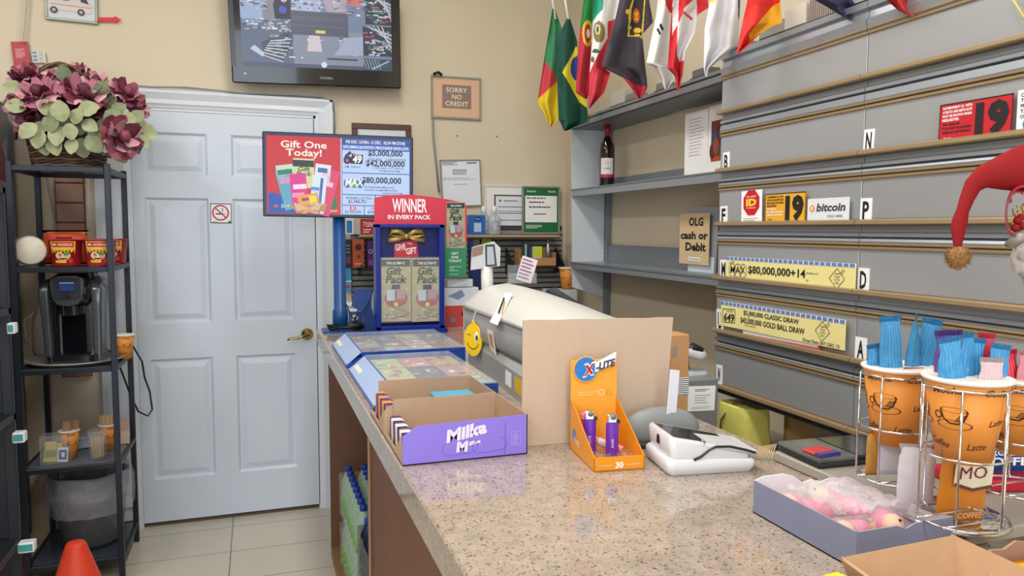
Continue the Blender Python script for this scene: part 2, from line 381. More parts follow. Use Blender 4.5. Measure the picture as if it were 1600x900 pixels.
# ================================================================== wall television
bl, br_, tl = Vector((-.091, 3.85, 2.166)), Vector((.722, 3.85, 2.202)), Vector((-.105, 3.80, 2.64))
bl.z = 2.172; br_.z = 2.196
M, wd, hd = frameM(bl, br_, tl)
tv = thing('television', 'large black wall television showing shop camera views above the door', 'television', (.31, 3.9, 2.17))
TVB = mat('12151c', .12, coat=.5)
m = MB(M); m.box((0, 0, 0), (wd, .05, hd), TVB, .006); m.rect(.002, .075, .002+.02, hd*.99, mat('3c4250', .2)); m.text('TOSHIBA', wd*.54, .033, .011, mat('8e949c', .3), bold=.02)
m.disc(.06, .045, .0035, mat('ffffff', .3, emit=1)); m.build('case', tv)
def tvscreen(m, x0, z0, x1, z1):
    rn = random.Random(5); e = 1.0
    E_ = lambda h: mat(h, .3, emit=.75)
    base = E_('7d8ba6'); m.rect(x0, z0, x1, z1, base, 1)
    W_ = x1-x0; Hh = z1-z0
    def P(a, b): return (x0+a*W_, z0+b*Hh)
    def patch(a, b, c, d, n, colors, sl=.1):
        for i in range(n):
            u = a+(c-a)*rn.random(); v = b+(d-b)*rn.random(); s = .012+.03*rn.random(); t = .008+.02*rn.random()
            q = [P(max(0, u), max(0, v)), P(min(1, u+s), max(0, min(1, v+sl*s))), P(min(1, u+s*.9), min(1, v+t+sl*s)), P(u, min(1, v+t))]
            m.pol(q, E_(rn.choice(colors)), 3)
    lightc = ['c9d6ea', 'e6ecf6', 'a8b9d8', 'd9b8b4', '9fb0cc', '5f6c86', '8a6f78', 'b8c8d8', '49536a']
    darkc = ['3f4656', '2e3442', 'c9d6ea', '7d8598', 'a1aabb', '5a6172']
    m.rect(*P(0, .55), *P(.14, 1), E_('9fb4d6'), 2); patch(0, .72, .15, .97, 60, lightc)
    m.rect(*P(.14, .62), *P(.24, .99), E_('8d8c98'), 2)
    m.pol([P(.22, .62), P(.32, .62), P(.33, .95), P(.24, .97), P(.21, .8)], E_('2f3648'), 3); m.disc(*P(.27, .74), .018, E_('4a5cc0'), 4); m.disc(*P(.28, .88), .016, E_('c9b8c4'), 4)
    m.rect(*P(.30, .6), *P(.52, 1), E_('a9bede'), 2); patch(.32, .75, .52, .97, 70, lightc)
    m.pol([P(.52, 1), P(.56, .75), P(.68, .75), P(.7, 1)], E_('b3a6bb'), 3); patch(.6, .7, .82, .97, 60, lightc+['d98c8c', 'e0a6a6'])
    m.rect(*P(.7, .85), *P(.8, 1), E_('d07a78'), 3)
    # aisles
    def aisle(a, b, c, d, n, flip):
        m.rect(*P(a, b), *P(c, d), E_('3d4552'), 2)
        for i in range(n):
            t = i/n
            if flip: q = [P(a+(c-a)*t*.8, d), P(a+(c-a)*(t*.8+.05), d), P(c, b+(d-b)*(.75-t*.7)), P(c, b+(d-b)*(.69-t*.7))]
            else: q = [P(a, b+(d-b)*(.2+t*.7)), P(a, b+(d-b)*(.25+t*.7)), P(c, b+(d-b)*(.5+t*.48)), P(c, b+(d-b)*(.45+t*.48))]
            m.pol(q, E_('c3c9d2'), 4)
        patch(a, b, c-.03, d-.03, 50, ['b0585c', 'c9d6ea', '6d8a78', 'd6d8de', '5a6172', '8892a6'])
    aisle(.82, .62, 1, 1, 6, True); aisle(.8, .2, 1, .6, 5, True)
    m.rect(*P(0, .03), *P(.33, .6), E_('66728a'), 2); patch(0, .45, .33, .6, 60, lightc)
    m.pol([P(.12, .3), P(.33, .5), P(.33, .35), P(.26, .06), P(.14, .12)], E_('4f5a6c'), 3)
    for i in range(7): m.pol([P(.13, .12+i*.045), P(.13, .135+i*.045), P(.33, .30+i*.035), P(.33, .285+i*.035)] if i > 9 else [P(.12+i*.01, .14+i*.03), P(.26+i*.01, .06+i*.05), P(.262+i*.01, .075+i*.05), P(.12+i*.01, .155+i*.03)], E_('cfd6e2'), 5)
    patch(.14, .12, .3, .4, 50, ['c9d6ea', '8d98ad', 'a65a5e', '333a48'])
    m.pol([P(.05, .22), P(.13, .12), P(.14, .17), P(.08, .27)], E_('c4cfe4'), 4)
    m.rect(*P(.33, .03), *P(.8, .5), E_('8c95a8'), 2); m.pol([P(.42, .22), P(.52, .22), P(.5, .5), P(.44, .5)], E_('d9cdd6'), 4); patch(.42, .24, .52, .46, 24, ['e6ecf6', 'c77', 'a8b9d8'] if 0 else ['e6ecf6', 'cc7777', 'a8b9d8'])
    m.pol([P(.6, .18), P(.8, .2), P(.8, .45), P(.68, .42)], E_('a9b4cc'), 4); patch(.62, .18, .78, .4, 50, lightc)
    m.rect(*P(.0, .0), *P(1, .05), E_('56627a'), 4); m.disc(*P(.53, .05), .014, E_('dfe6f2'), 5); m.rect(*P(.55, .12), *P(.76, .145), E_('4b5466'), 5); m.rect(*P(.8, .0), *P(1, .16), E_('4d5866'), 4)
    for i in range(6): m.line([P(.82+i*.02, .02), P(.8+i*.02, .15)], .0025, E_('c3cad6'), 6)
    m.line([P(.86, .02), P(.98, .14)], .006, E_('aac6ee'), 6); patch(.84, .28, 1, .4, 26, lightc)
    m.rect(*P(.32, .43), *P(.70, .74), E_('5c6072'), 7); m.rect(*P(.48, .46), *P(.545, .5), E_('e6d27a'), 8)
    for k in (.55, .63, .66): m.rect(*P(.33, k), *P(.69, k+.006), E_('7c8194'), 8)
    m.rect(*P(.3, .125), *P(.34, .14), E_('eef2f8'), 8); m.disc(*P(.385, .13), .004, E_('eef2f8'), 8)
m = MB(M); sx0, sx1 = .052, wd-.046; m.box((sx0, -.001, .083), (sx1, .01, hd-.03), BLACK); m.M = M @ Matrix.Translation((0, -.001, 0)); tvscreen(m, sx0, .083, sx1, hd-.03); m.build('screen', tv)
MB().box((.2, 3.87, 2.3), (.45, D+.01, 2.5), BLACK).build('wall_mount', tv)
# ================================================================== wall pictures and frames
def framed(name, label, cat, BL, BR, TL, fw, fmat, inner, draw, th=.015):
    M, wd, hd = frameM(BL, BR, TL); r = thing(name, label, cat, BL)
    m = MB(M)
    for a in ((0, 0, wd, fw), (0, hd-fw, wd, hd), (0, fw, fw, hd-fw), (wd-fw, fw, wd, hd-fw)): m.box((a[0], 0, a[1]), (a[2], th, a[3]), fmat, .002)
    m.build('frame', r)
    m = MB(M); m.box((fw, th*.35, fw), (wd-fw, th, hd-fw), inner); m.M = M @ Matrix.Translation((0, th*.35, 0)); draw(m, wd, hd, fw); m.build('picture', r)
    return r
YW = D+.01-.016
def fq(*p): return px('y', YW, *p)
FG = mat('9aa093', .4, .3); FB = mat('5a3a34', .4)
framed('picture_frame', 'brown wooden frame with pale print half hidden behind the lottery monitor', 'picture', *fq((553, 330), (645, 330), (556, 192)), .03, FB, mat('c8cdd2', .4), lambda m, w, h, f: m.rect(f+.01, f+.01, w-f-.01, h-f-.01, mat('d5dadd', .3)))
def d_sorry(m, w, h, f):
    m.rect(.22*w, .25*h, .8*w, .8*h, mat('8f7a6c', .5)); t = mat('f3e3cf', .6)
    m.text('SORRY', .51*w, .63*h, .105*h, t, w=.42*w, l=2); m.text('NO', .51*w, .47*h, .105*h, t, l=2); m.text('CREDIT', .51*w, .31*h, .105*h, t, w=.46*w, l=2)
framed('sorry_no_credit_sign', 'small grey-framed sign reading sorry no credit high on the beige wall', 'sign', *fq((674, 184), (752, 188), (672.5, 116.5)), .011, FG, mat('d9b394', .6), d_sorry)
m = MB(); a, b, c, d = fq((676, 185), (677, 215), (681, 250), (686, 300)); m.tube([a, b, c, d], .006, mat('8d8f86', .5)); m.tube([H(677, 116, 'y', D-.02), H(685, 113, 'y', D-.03), H(690, 117, 'y', D-.02)], .008, BLACK)
m.build('hanging_cable', label='grey cable hanging down from the sorry no credit sign', cat='cable')
def d_perm(m, w, h, f):
    m.scribble(.06*w, .88*h, .45*w, .96*h, 3, INK, seed=3); m.scribble(.65*w, .9*h, .93*w, .96*h, 1, INK, seed=4); m.scribble(.3*w, .68*h, .75*w, .8*h, 3, INK, seed=5)
    m.scribble(.06*w, .56*h, .94*w, .63*h, 2, GREY, seed=6); m.scribble(.3*w, .46*h, .7*w, .5*h, 1, GREY, seed=7)
framed('tilted_document_frame', 'thin grey frame with white printed letter hanging crooked below the sorry sign', 'frame', *fq((691, 324), (754, 322), (679.5, 250)), .008, FG, mat('e3e8f0', .4), d_perm)
def d_cert(m, w, h, f):
    m.rect(f, f, w-f, h-f, mat('eceae6', .6)); m.rect(.2*w, .08*h, w-f, .8*h, mat('4c4d57', .5), 2); m.rect(.23*w, .1*h, w-f, .77*h, mat('dfe3ec', .5), 3)
    m.disc(.32*w, .68*h, .02*w, INK, 4); m.scribble(.4*w, .66*h, .7*w, .7*h, 1, INK, 4)
    for k in (.28, .42, .55): m.rect(.28*w, k*h, .95*w, (k+.012)*h, INK, 4)
    m.scribble(.28*w, .44*h, .9*w, .5*h, 1, GREY, 4)
framed('white_certificate_frame', 'white-bordered certificate frame partly behind the green certificate', 'frame', *fq((757, 366), (833, 366), (756, 288)), .012, mat('dcdad4', .5), PAPER, d_cert)
GR = mat('1d6b41', .5)
def d_green(m, w, h, f):
    m.rect(f, f, w-f, h-f, GR); m.rect(.08*w, .25*h, .92*w, .8*h, PAPER, 2); m.text('Ontario', .12*w, .87*h, .045*h, PAPER, al='l', l=2); m.text('Health', .88*w, .87*h, .045*h, PAPER, al='r', l=2)
    m.scribble(.12*w, .73*h, .88*w, .78*h, 1, INK, 3, seed=2); m.scribble(.18*w, .64*h, .7*w, .7*h, 1, INK, 3, seed=5); m.scribble(.18*w, .54*h, .8*w, .6*h, 1, INK, 3, seed=8); m.scribble(.3*w, .4*h, .7*w, .45*h, 1, INK, 3, seed=9)
    m.scribble(.1*w, .12*h, .55*w, .2*h, 3, PAPER, 2, seed=4)
Yg = D-.025
framed('green_certificate_frame', 'grey-framed certificate with green border standing on the product shelf', 'frame', *px('y', Yg, (816, 366), (875, 366), (808, 290.5)), .010, FG, PAPER, d_green)
# screws
for (a, b) in ((714, 212), (776, 213)):
    MB(T(*H(a, b, 'y', D+.008), rx=90)).lathe([(.0035, 0), (.0035, .004), (0, .006)], mat('6b6257', .5, .6), 8).build('wall_screw', label='small screw in the beige wall '+('left, nearer the crooked letter frame' if a < 750 else 'right, nearer the corner'), cat='screw')
# camera sign + arrow + red card etc, upper left
def d_cam(m, w, h, f):
    B = mat('3a3f48', .5); z0 = .18*h
    m.rect(.22*w, .63*h, .8*w, .99*h, B, 1); m.rect(.235*w, .645*h, .785*w, .99*h, PAPER, 2); m.text('CAMERA', .51*w, .7*h, .11*h, B, w=.46*w, l=3)
    body = mat('cfc9c6', .4)
    m.pol([(.05*w, z0+.08*h), (.86*w, z0+.04*h), (.9*w, z0+.2*h), (.8*w, z0+.42*h), (.3*w, z0+.42*h), (.24*w, z0+.3*h), (.06*w, z0+.24*h)], body, 4)
    m.pol([(.3*w, z0+.3*h), (.45*w, z0+.3*h), (.45*w, z0+.38*h), (.34*w, z0+.38*h)], B, 5); m.pol([(.68*w, z0+.3*h), (.83*w, z0+.26*h), (.78*w, z0+.38*h), (.66*w, z0+.39*h)], B, 5); m.rect(.46*w, z0+.42*h, .5*w, z0+.5*h, B, 5)
    m.line([(.1*w, z0+.2*h), (.88*w, z0+.18*h)], .012*h, RED, 5)
    for k in (.17, .68): m.disc(k*w, z0+.06*h, .07*w, B, 6); m.disc(k*w, z0+.06*h, .035*w, GREY, 7)
framed('camera_sign', 'grey-framed camera notice with a drawn patrol car, high on the left wall', 'sign', *fq((70, 29.5), (153, 38), (72, -38)), .012, FG, mat('cdd2da', .5), d_cam)
M, wd, hd = frameM(*fq((153.5, 36), (190, 36), (153.5, 25))); m = MB(M); m.ext([(0, .2*hd), (.72*wd, .2*hd), (.72*wd, -.05*hd), (wd, .5*hd), (.72*wd, 1.05*hd), (.72*wd, .8*hd), (0, .8*hd)], 'y', 0, .002, mat('d82a35', .5))
m.build('red_arrow_sticker', label='red arrow sticker pointing right beside the camera notice', cat='sticker')
def d_red(m, w, h): m.scribble(.2*w, .4*h, .8*w, .75*h, 6, mat('f0c0c0', .5), seed=3)
sheet('red_notice_card', 'red notice card on the wall above the flower basket', 'card', *fq((22, 107), (49, 107), (18.5, 65)), mat('b94a50', .6), d_red)
def d_bl(m, w, h):
    for k in range(3):
        m.rect(.05*w, (.12+.3*k)*h, .4*w, (.32+.3*k)*h, mat('7f93a8', .5)); m.ring(.7*w, (.22+.3*k)*h, .15*w, .04*w, mat('7f93a8', .5))
sheet('faded_blue_sticker', 'faded blue pictogram sticker right of the red notice card', 'sticker', *fq((51, 98), (72, 98), (51, 79)), mat('d5d2c9', .5), d_bl, .001)
m = MB(); a = H(42, -20, 'y', D-.02); b = H(35, 64, 'y', D-.02); n = 30
for i in range(n+1):
    p = a.lerp(b, i/n); m.ball(p, .0065, mat('cfcac2', .3, .3), 8)
m.tube([a, b], .002, GREY, 6); m.build('beaded_chain', label='white beaded chain hanging down the wall to the red card', cat='chain')
# rose-brown boarded panel on the wall behind the rack
RB = mat('a07a6c', .6); r0 = H(85, 275, 'y', D-.012); r1 = H(125, 275, 'y', D-.012); zb = H(110, 590, 'y', D-.012).z
m = MB(); x0, x1 = r0.x, r1.x+.01; k = 0; z = zb
while z < 1.86:
    m.box((x0, D-.012, z+.003), (x1, D+.009, z+.088), RB, .003); z += .091
m.box((x0-.004, D-.004, zb), (x1+.004, D+.0099, z), mat('6b4c42', .7))
m.build('boarded_wall_panel', label='narrow rose-brown boarded panel on the wall behind the black rack', cat='panel')
m = MB(); m.tube([H(70, 270, 'y', D-.01), H(80, 320, 'y', D-.01), H(91, 366, 'y', D-.01), H(100, 430, 'y', D-.01), H(117, 470, 'y', D-.01)], .0025, mat('9aa0aa', .5)); m.build('thin_wall_cord', label='thin grey cord hanging on the wall behind the noodle cups', cat='cord')
# ================================================================== drink cooler on the far left
def coolmat(nt, b, N, L):
    tc = N('ShaderNodeTexCoord'); nz = N('ShaderNodeTexNoise'); nz.inputs['Scale'].default_value = 5; nz.inputs['Detail'].default_value = 8; nz.inputs['Distortion'].default_value = 1.2
    L(tc.outputs['Object'], nz.inputs['Vector']); r = N('ShaderNodeValToRGB'); e = r.color_ramp.elements
    e[0].position = .42; e[0].color = rgb('16233f'); e[1].position = .66; e[1].color = rgb('8d9cb8'); x = e.new(.55); x.color = rgb('1d3d72')
    L(nz.outputs['Fac'], r.inputs['Fac']); L(r.outputs['Color'], b.inputs['Base Color']); b.inputs['Roughness'].default_value = .3
COOL = nodemat('cooler_side', coolmat)
CX = -1.02
ck = thing('drinks_cooler', 'tall drinks cooler with blue printed side left of the black rack', 'cooler', (-1.4, 3.55, 0))
MB().box((CX-.75, 3.25, .05), (CX, 3.92, 2.02), mat('20242c', .4), .01).build('body', ck)
m = MB(Matrix.Translation((CX+.001, 3.27, .08)) @ Matrix.Rotation(R_(90), 4, 'Z')); w_, h_ = .63, 1.92
m.rect(0, 0, w_, h_, COOL, 0); 
for k, (cc, a0, a1) in enumerate((('8f1f2a', 5, 175), ('aeb4be', -170, -10), ('14203c', -160, -20))):
    pts = [(.3+.26*math.cos(R_(a0+(a1-a0)*i/20))*(1 if k != 2 else .95), 1.52+.3*math.sin(R_(a0+(a1-a0)*i/20))) for i in range(21)]
    m.pol(pts, mat(cc, .35), 1+k)
m.pol([(.04, 1.5), (.56, 1.5), (.53, 1.62), (.4, 1.54), (.25, 1.56), (.07, 1.6)], mat('aeb4be', .35), 5)
m.build('side_graphic', ck)
MB().box((CX-.73, 3.23, .2), (CX-.02, 3.25, 1.95), mat('0e1116', .08)).build('glass_door', ck)
# ================================================================== black shelf at the left edge
KX0, KX1, KY0, KY1 = -1.30, -.742, 2.20, 2.74
BK = mat('23272f', .45, .2)
sh = thing('black_display_shelf', 'black shelf unit cut off by the left edge of the photo', 'shelf', (-1.02, 2.47, 0))
for x in (KX0, KX1-.03):
    for y in (KY0, KY1-.03): MB().box((x, y, 0), (x+.03, y+.03, 1.62), BK, .002).build('post', sh)
MB().box((KX0, KY1-.01, .1), (KX1, KY1, 1.6), BK).build('back_panel', sh)
for z in (.12, .45, .86, 1.2, 1.58): MB().box((KX0, KY0, z), (KX1, KY1, z+.025), BK, .003).build('shelf', sh)
TEAL = mat('3f9aa2', .4)
for nm, by, pr in (('upper', 517, .010), ('middle', 700, .022), ('lowest', 893, .034)):
    c = H(6, by, 'x', KX1+.01); zc_ = c.z
    m = MB(T(KX1+.0005, 2.68, zc_-.018, 0)); m.box((0, 0, 0), (pr+.012, .035, .034), WHITE, .003); m.rect(.003, .006, pr+.008, .028, TEAL)
    m.build('shelf_tag_box', label=nm+' of the small white and teal boxes clipped at the left photo edge', cat='box', group='white and teal boxes at the left')
# ================================================================== black rack
RX0, RX1, RY0, RY1 = -.915, -.552, 3.38, 3.80
rk = thing('metal_rack', 'open black metal rack with five shelves beside the door', 'rack', ((RX0+RX1)/2, (RY0+RY1)/2, 0))
RM = mat('2a2f3a', .4, .3); ps = .022
for x in (RX0, RX1-ps):
    for y in (RY0, RY1-ps): MB().box((x, y, 0), (x+ps, y+ps, 1.735), RM, .002).build('post', rk)
ZS = [.1, .505, .91, 1.32, 1.72]
for z in ZS:
    s_ = MB()
    s_.box((RX0+ps, RY0, z-.022), (RX1-ps, RY0+.018, z), RM, .002); s_.box((RX0+ps, RY1-.018, z-.022), (RX1-ps, RY1, z), RM, .002)
    s_.box((RX0, RY0+ps, z-.022), (RX0+.018, RY1-ps, z), RM, .002); s_.box((RX1-.018, RY0+ps, z-.022), (RX1, RY1-ps, z), RM, .002)
    o = s_.build('shelf_frame', rk)
    g = mat('39404c', .12, coat=.3) if z != .505 else mat('5a6270', .1)
    MB().box((RX0+.018, RY0+.018, z-.01), (RX1-.018, RY1-.018, z-.002), g).build('shelf_panel', o)
# ================================================================== flower basket
rn = random.Random(11)
fbx = thing('flower_basket', 'wicker basket of burgundy silk roses and pale green leaves on the black rack', 'flowers', (-.735, 3.58, 1.722))
bc = Vector((-.735, 3.58, 1.722)); WK = mat('4a3530', .7, var=.3, vs=60); WK2 = mat('6a5140', .7, var=.3, vs=60)
m = MB()
for i in range(10):
    z = .008+i*.0125; r = .128+.02*i/10; pts = [(bc.x+(r+.005*math.sin(j*math.pi+i*math.pi))*math.cos(j*2*math.pi/48), bc.y+(r+.005*math.sin(j*math.pi+i*math.pi))*.95*math.sin(j*2*math.pi/48), bc.z+z+.003*math.sin(j*1.57+i)) for j in range(48)]
    m.tube(pts, .0075, WK if i % 2 else WK2, 6, closed=True)
m.lathe([(.0, .004), (.122, .004), (.14, .125), (.13, .125), (.11, .02), (0, .02)], WK, 24, c=bc)
m.build('basket', fbx)
m = MB()
for k in range(3):
    m.tube([(bc.x+(.17)*math.cos(a)-.02, bc.y+.012*math.sin(a*5+k*2.1), bc.z+.12+(.31)*math.sin(a)+.006*math.cos(a*7+k*2)) for a in [math.pi*i/30 for i in range(31)]], .006, WK2 if k else WK, 6)
m.build('basket_handle', fbx)
def on(pxx, pyy, y): return H(pxx, pyy, 'y', y)
PET = [mat('86404f', .6, var=.25, vs=40), mat('b06c80', .6, var=.25, vs=40), mat('5c2034', .6, var=.25, vs=40), mat('cf9aa6', .6, var=.25, vs=40)]
def petal(m, c, u, v, n, s, curl, mt):
    def fn(a, b):
        x = (a-.5)*2; wv = math.sin(math.pi*min(.97, .12+b*.8))**.7
        return c+u*(x*s*.62*wv)+v*(b*s)+n*(curl*s*(b*b)-.25*s*x*x*wv+.06*s*math.sin(x*5+b*4))
    m.grid(fn, 5, 5, mt)
def rose(c, r, d, k):
    d = d.normalized(); a = Vector((0, 0, 1)); u0 = d.cross(a).normalized(); v0 = u0.cross(d)
    m = MB()
    m.ball(c+d*r*.25, r*.3, PET[2 if k % 2 else 0], 10, jit=.3)
    for ring, (nn, sc, cu_, off) in enumerate(((5, .6, 1.1, 0), (6, .85, .55, .5), (8, 1.05, .1, .2))):
        for i in range(nn):
            t = 2*math.pi*(i+off)/nn+rn.uniform(-.15, .15); v = u0*math.cos(t)+v0*math.sin(t); u = d.cross(v)
            petal(m, c+v*r*.08, u, v, d, r*sc*rn.uniform(.9, 1.1), cu_, PET[(k+ring+(i % 2)) % 4 if rn.random() < .6 else k % 4])
    return m.build('rose', fbx)
RS = [(42, 118, 20), (62, 148, 26), (34, 160, 18), (98, 128, 18), (92, 162, 24), (130, 146, 26), (118, 112, 15), (150, 128, 17), (196, 146, 20), (212, 166, 16), (190, 214, 25), (168, 224, 16), (152, 170, 18), (50, 188, 20), (110, 172, 20), (74, 122, 16), (172, 150, 14)]
for k, (a, b, r) in enumerate(RS):
    y = 3.36 if b == 214 else 3.46+.10*rn.random() if b > 140 else 3.55+.08*rn.random()
    c = on(a, b, y); d = Vector((c.x-bc.x, -.22, c.z-bc.z-.1)); rose(c, r*.0033, d+Vector((rn.uniform(-.05, .05), 0, rn.uniform(0, .1))), k)
LF = [mat('7f8968', .6, var=.3, vs=30), mat('9ba17c', .6, var=.3, vs=30), mat('66735a', .6, var=.3, vs=30)]
def leaf(c, d, up, s, mt, parent, name='leaf'):
    d = d.normalized(); u = d.cross(up).normalized(); n = u.cross(d); m = MB()
    def fn(a, b):
        x = (a-.5)*2; wv = math.sin(math.pi*(b*.94+.03))**.75
        return c+u*(x*s*.42*wv)+d*(b*s)+n*(s*(.12*abs(x)*wv-.18*b*b+.03*math.sin(b*22)*abs(x)))
    m.grid(fn, 6, 10, mt); return m.build(name, parent)
LP_ = [(70, 240, -90), (85, 235, -80), (112, 238, -95), (128, 238, -85), (145, 232, -60), (162, 205, -30), (175, 190, 20), (200, 196, 10), (214, 205, -20), (222, 230, -50), (200, 240, -70), (185, 248, -60), (215, 190, 40), (140, 205, -40), (100, 205, -100), (80, 200, -120), (60, 210, -150), (120, 190, 80), (135, 180, 30), (95, 185, 100), (45, 212, -140), (25, 175, 170), (20, 145, 160), (100, 125, 90), (160, 150, 60), (195, 230, -40), (205, 218, 0), (185, 180, 30), (60, 225, -110), (150, 215, -70), (165, 235, -80), (110, 215, -80), (125, 208, -70), (90, 218, -95), (172, 168, 60), (50, 165, 160), (75, 178, 140), (228, 215, -30), (210, 235, -60), (140, 160, 50)]
for i, (a, b, an) in enumerate(LP_):
    c = on(a, b-9, 3.38+.06*rn.random()+(.08 if b < 170 else 0)); an = R_(an+rn.uniform(-20, 20))
    dd = Vector((math.cos(an), rn.uniform(-.5, -.1), math.sin(an))); c = c-dd.normalized()*.035
    leaf(c, dd, Vector((rn.uniform(-.3, .3), -1, .25)), .062+.022*rn.random(), LF[i % 3 if rn.random() < .6 else 1], fbx)
# filler core hiding the inside
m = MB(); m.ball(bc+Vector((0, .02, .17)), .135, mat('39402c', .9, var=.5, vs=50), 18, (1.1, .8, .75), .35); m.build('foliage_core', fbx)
# ================================================================== noodles, foam cup on shelf 1.32
def bowl(c, r0, r1, h, mt, rim, parent, name='cup', n=28):
    return MB().lathe([(0, 0), (r0, 0), (r0+.002, .003), (r1, h), (r1+.003, h), (r1+.003, h+.003), (r1-.003, h+.003), (0, h-.002)], mt, n, c=c).build(name, parent)
def wrapcyl(c, r0, r1, h):
    """maps local (x=arc metres, y=offset outwards(-), z) onto a cone facing -y"""
    c = Vector(c)
    def f(p):
        t = p.z/h; r = r0+(r1-r0)*t-p.y; a = p.x/((r0+r1)/2)
        return c+Vector((r*math.sin(a), -r*math.cos(a), p.z))
    return f
def gridrect(m, x0, z0, x1, z1, mt, l=1, n=10):
    for i in range(n):
        m.rect(x0+(x1-x0)*i/n, z0, x0+(x1-x0)*(i+1)/n, z1, mt, l)
def noodle(c, body, band, label, tw=0):
    r = thing('noodle_cup', label, 'noodle cup', c, group=None); h = .105; r0, r1 = .049, .062
    bowl(c, r0, r1, h, body, None, r)
    m = MB(W=wrapcyl(c, r0, r1, h)); a0 = tw
    gridrect(m, a0-.045, .012, a0+.045, h-.004, band, 1); gridrect(m, a0-.038, .078, a0+.038, .098, RED, 2); 
    m.text('MR. NOODLES', a0, .083, .009, PAPER, w=.066, l=3); gridrect(m, a0-.045, .066, a0+.045, .074, mat('e8c32e', .5), 2)
    m.disc(a0, .042, .03, mat('3a2a20', .5), 2, rz=.022); m.disc(a0, .043, .027, mat('e2d3a0', .6), 3, rz=.018)
    for k in range(7): m.ring(a0-.012+.004*k, .043, .012, .002, mat('f0e4bd', .6), 4, rz=.009, n=12)
    m.disc(a0+.012, .05, .01, mat('4c8a3a', .6), 5, rz=.006); m.disc(a0-.01, .047, .006, mat('c86a3a', .6), 5)
    gridrect(m, a0-.03, .014, a0+.012, .024, mat('e8c32e', .5), 4); gridrect(m, a0+.02, .014, a0+.036, .03, mat('c04828', .5), 4)
    m.build('label', r)
Z4 = 1.321
cA = H(104, 414, 'z', Z4); cA = Vector((-.738, 3.47, Z4)); noodle(cA, mat('b3202c', .35), mat('e9b92a', .4), 'red and yellow noodle cup in front of the orange snack bag')
def at_y(pxx, y, z): p = H(pxx, 400, 'y', y); return Vector((p.x, y, z))
noodle(at_y(157, 3.47, Z4), mat('c33040', .35), mat('e6c96a', .4), 'noodle cup with green vegetables pictured, nearest the right post of the rack', .0)
noodle(at_y(176, 3.67, Z4), mat('b3202c', .35), mat('d8b85a', .4), 'noodle cup mostly hidden behind the right post of the rack')
c = at_y(104, 3.62, Z4); r = thing('snack_bag', 'orange red snack bag standing behind the red noodle cup', 'snack bag', c)
def pillow(c, w_, h_, t_, mt, M=None, twist=0, name='pouch', parent=None, seed=0, crimp=True, flute=0):
    m = MB(M)
    def side(sg):
        def fn(a, b):
            x = (a-.5)*w_; z = b*h_; e = max(0, math.sin(math.pi*a))**.5*max(0, math.sin(math.pi*min(1, max(0, (b-.06)/.88))))**.5
            y = sg*t_*.5*e*(1+.25*noise.noise(Vector((a*5, b*6, seed))))
            wob = .01*w_*math.sin(b*25+seed); x *= 1-.16*math.exp(-((b-.88)/.05)**2)+.06*max(0, b-.93)/.07; y += flute*math.sin(a*46)
            ca, sa = math.cos(twist*(b-.2)), math.sin(twist*(b-.2)); x += wob
            return Vector((c[0]+x*ca-y*sa, c[1]+x*sa+y*ca, c[2]+z))
        return fn
    k = 28 if flute else 10
    m.grid(side(-1), k, 22, mt); m.grid(side(1), k, 22, mt)
    return m
pillow(c, .17, .145, .05, mat('d4532a', .3, var=.2, vs=10)).build('bag', r)
m = MB(T(c.x, c.y-.03, c.z)); m.rect(-.03, .105, .03, .118, mat('a31f1f', .4), 2); m.build('print', r)
foam = mat('dcd6c4', .6, bump=.3, bs=60); c = at_y(48, 3.43, Z4+.0635)
r = thing('foam_bowl', 'white foam cup in clear wrap lying on its side left of the noodle cups', 'cup', c-Vector((0, 0, .062)))
m = MB(T(c.x, c.y, c.z, rz=17, rx=90)); m.lathe([(0, 0), (.05, 0), (.053, .006), (.062, -.10), (.058, -.10), (.05, -.006), (0, -.006)] if 0 else [(0, .0), (.052, .0), (.0538, -.0004), (.0542, -.002), (.0605, -.1), (.058, -.1), (.05, -.008), (0, -.006)], foam, 28); m.build('cup', r)
m = MB(T(c.x, c.y, c.z, rz=17, rx=90)); m.lathe([(.0575, .004), (.0580, -.003), (.0640, -.105), (.03, -.125)], clearwrap(a=.18), 24); m.build('wrap', r)
# ================================================================== coffee brewer on round tray
Z3 = .911
tc_ = Vector((-.735, 3.575, Z3)); m = MB().lathe([(0, .0), (.176, .0), (.190, .010), (.192, .011), (.192, .015), (.186, .015), (.174, .0055), (0, .0055)], mat('a3a39e', .3, .3), 44, c=tc_)
m.build('round_tray', label='round grey tray under the coffee brewer', cat='tray')
zc = Z3+.007; cx, cy = -.728, 3.555
br = thing('coffee_brewer', 'black and silver single cup coffee brewer on a round tray in the black rack', 'coffee maker', (cx, cy, zc))
KB = mat('1c1f25', .2, coat=.4); KG = mat('5d636c', .3, .5); KS = mat('74787d', .22, .8)
w2 = .118
def rr(x0, x1, y0, y1, r, n=5):
    o = []
    for (qx, qy, a0) in ((x1-r, y1-r, 0), (x0+r, y1-r, 90), (x0+r, y0+r, 180), (x1-r, y0+r, 270)):
        for i in range(n+1):
            a = R_(a0+90*i/n); o.append((qx+r*math.cos(a), qy+r*math.sin(a)))
    return o
def loft(m, secs, mt, smooth=True):
    n = len(secs[0]); V = [p for s_ in secs for p in s_]; F = []
    for i in range(len(secs)-1):
        for j in range(n): F.append((i*n+j, i*n+(j+1) % n, (i+1)*n+(j+1) % n, (i+1)*n+j))
    m.add(V, F, mt, smooth); m.add(secs[0], [tuple(range(n))[::-1]], mt); m.add(secs[-1], [tuple(range(n))], mt); return m
m = MB(); m.ext(rr(cx-.088, cx+.088, cy-.05, cy+.14, .02), 'z', zc, zc+.27, KB, True); m.build('rear_body', br)
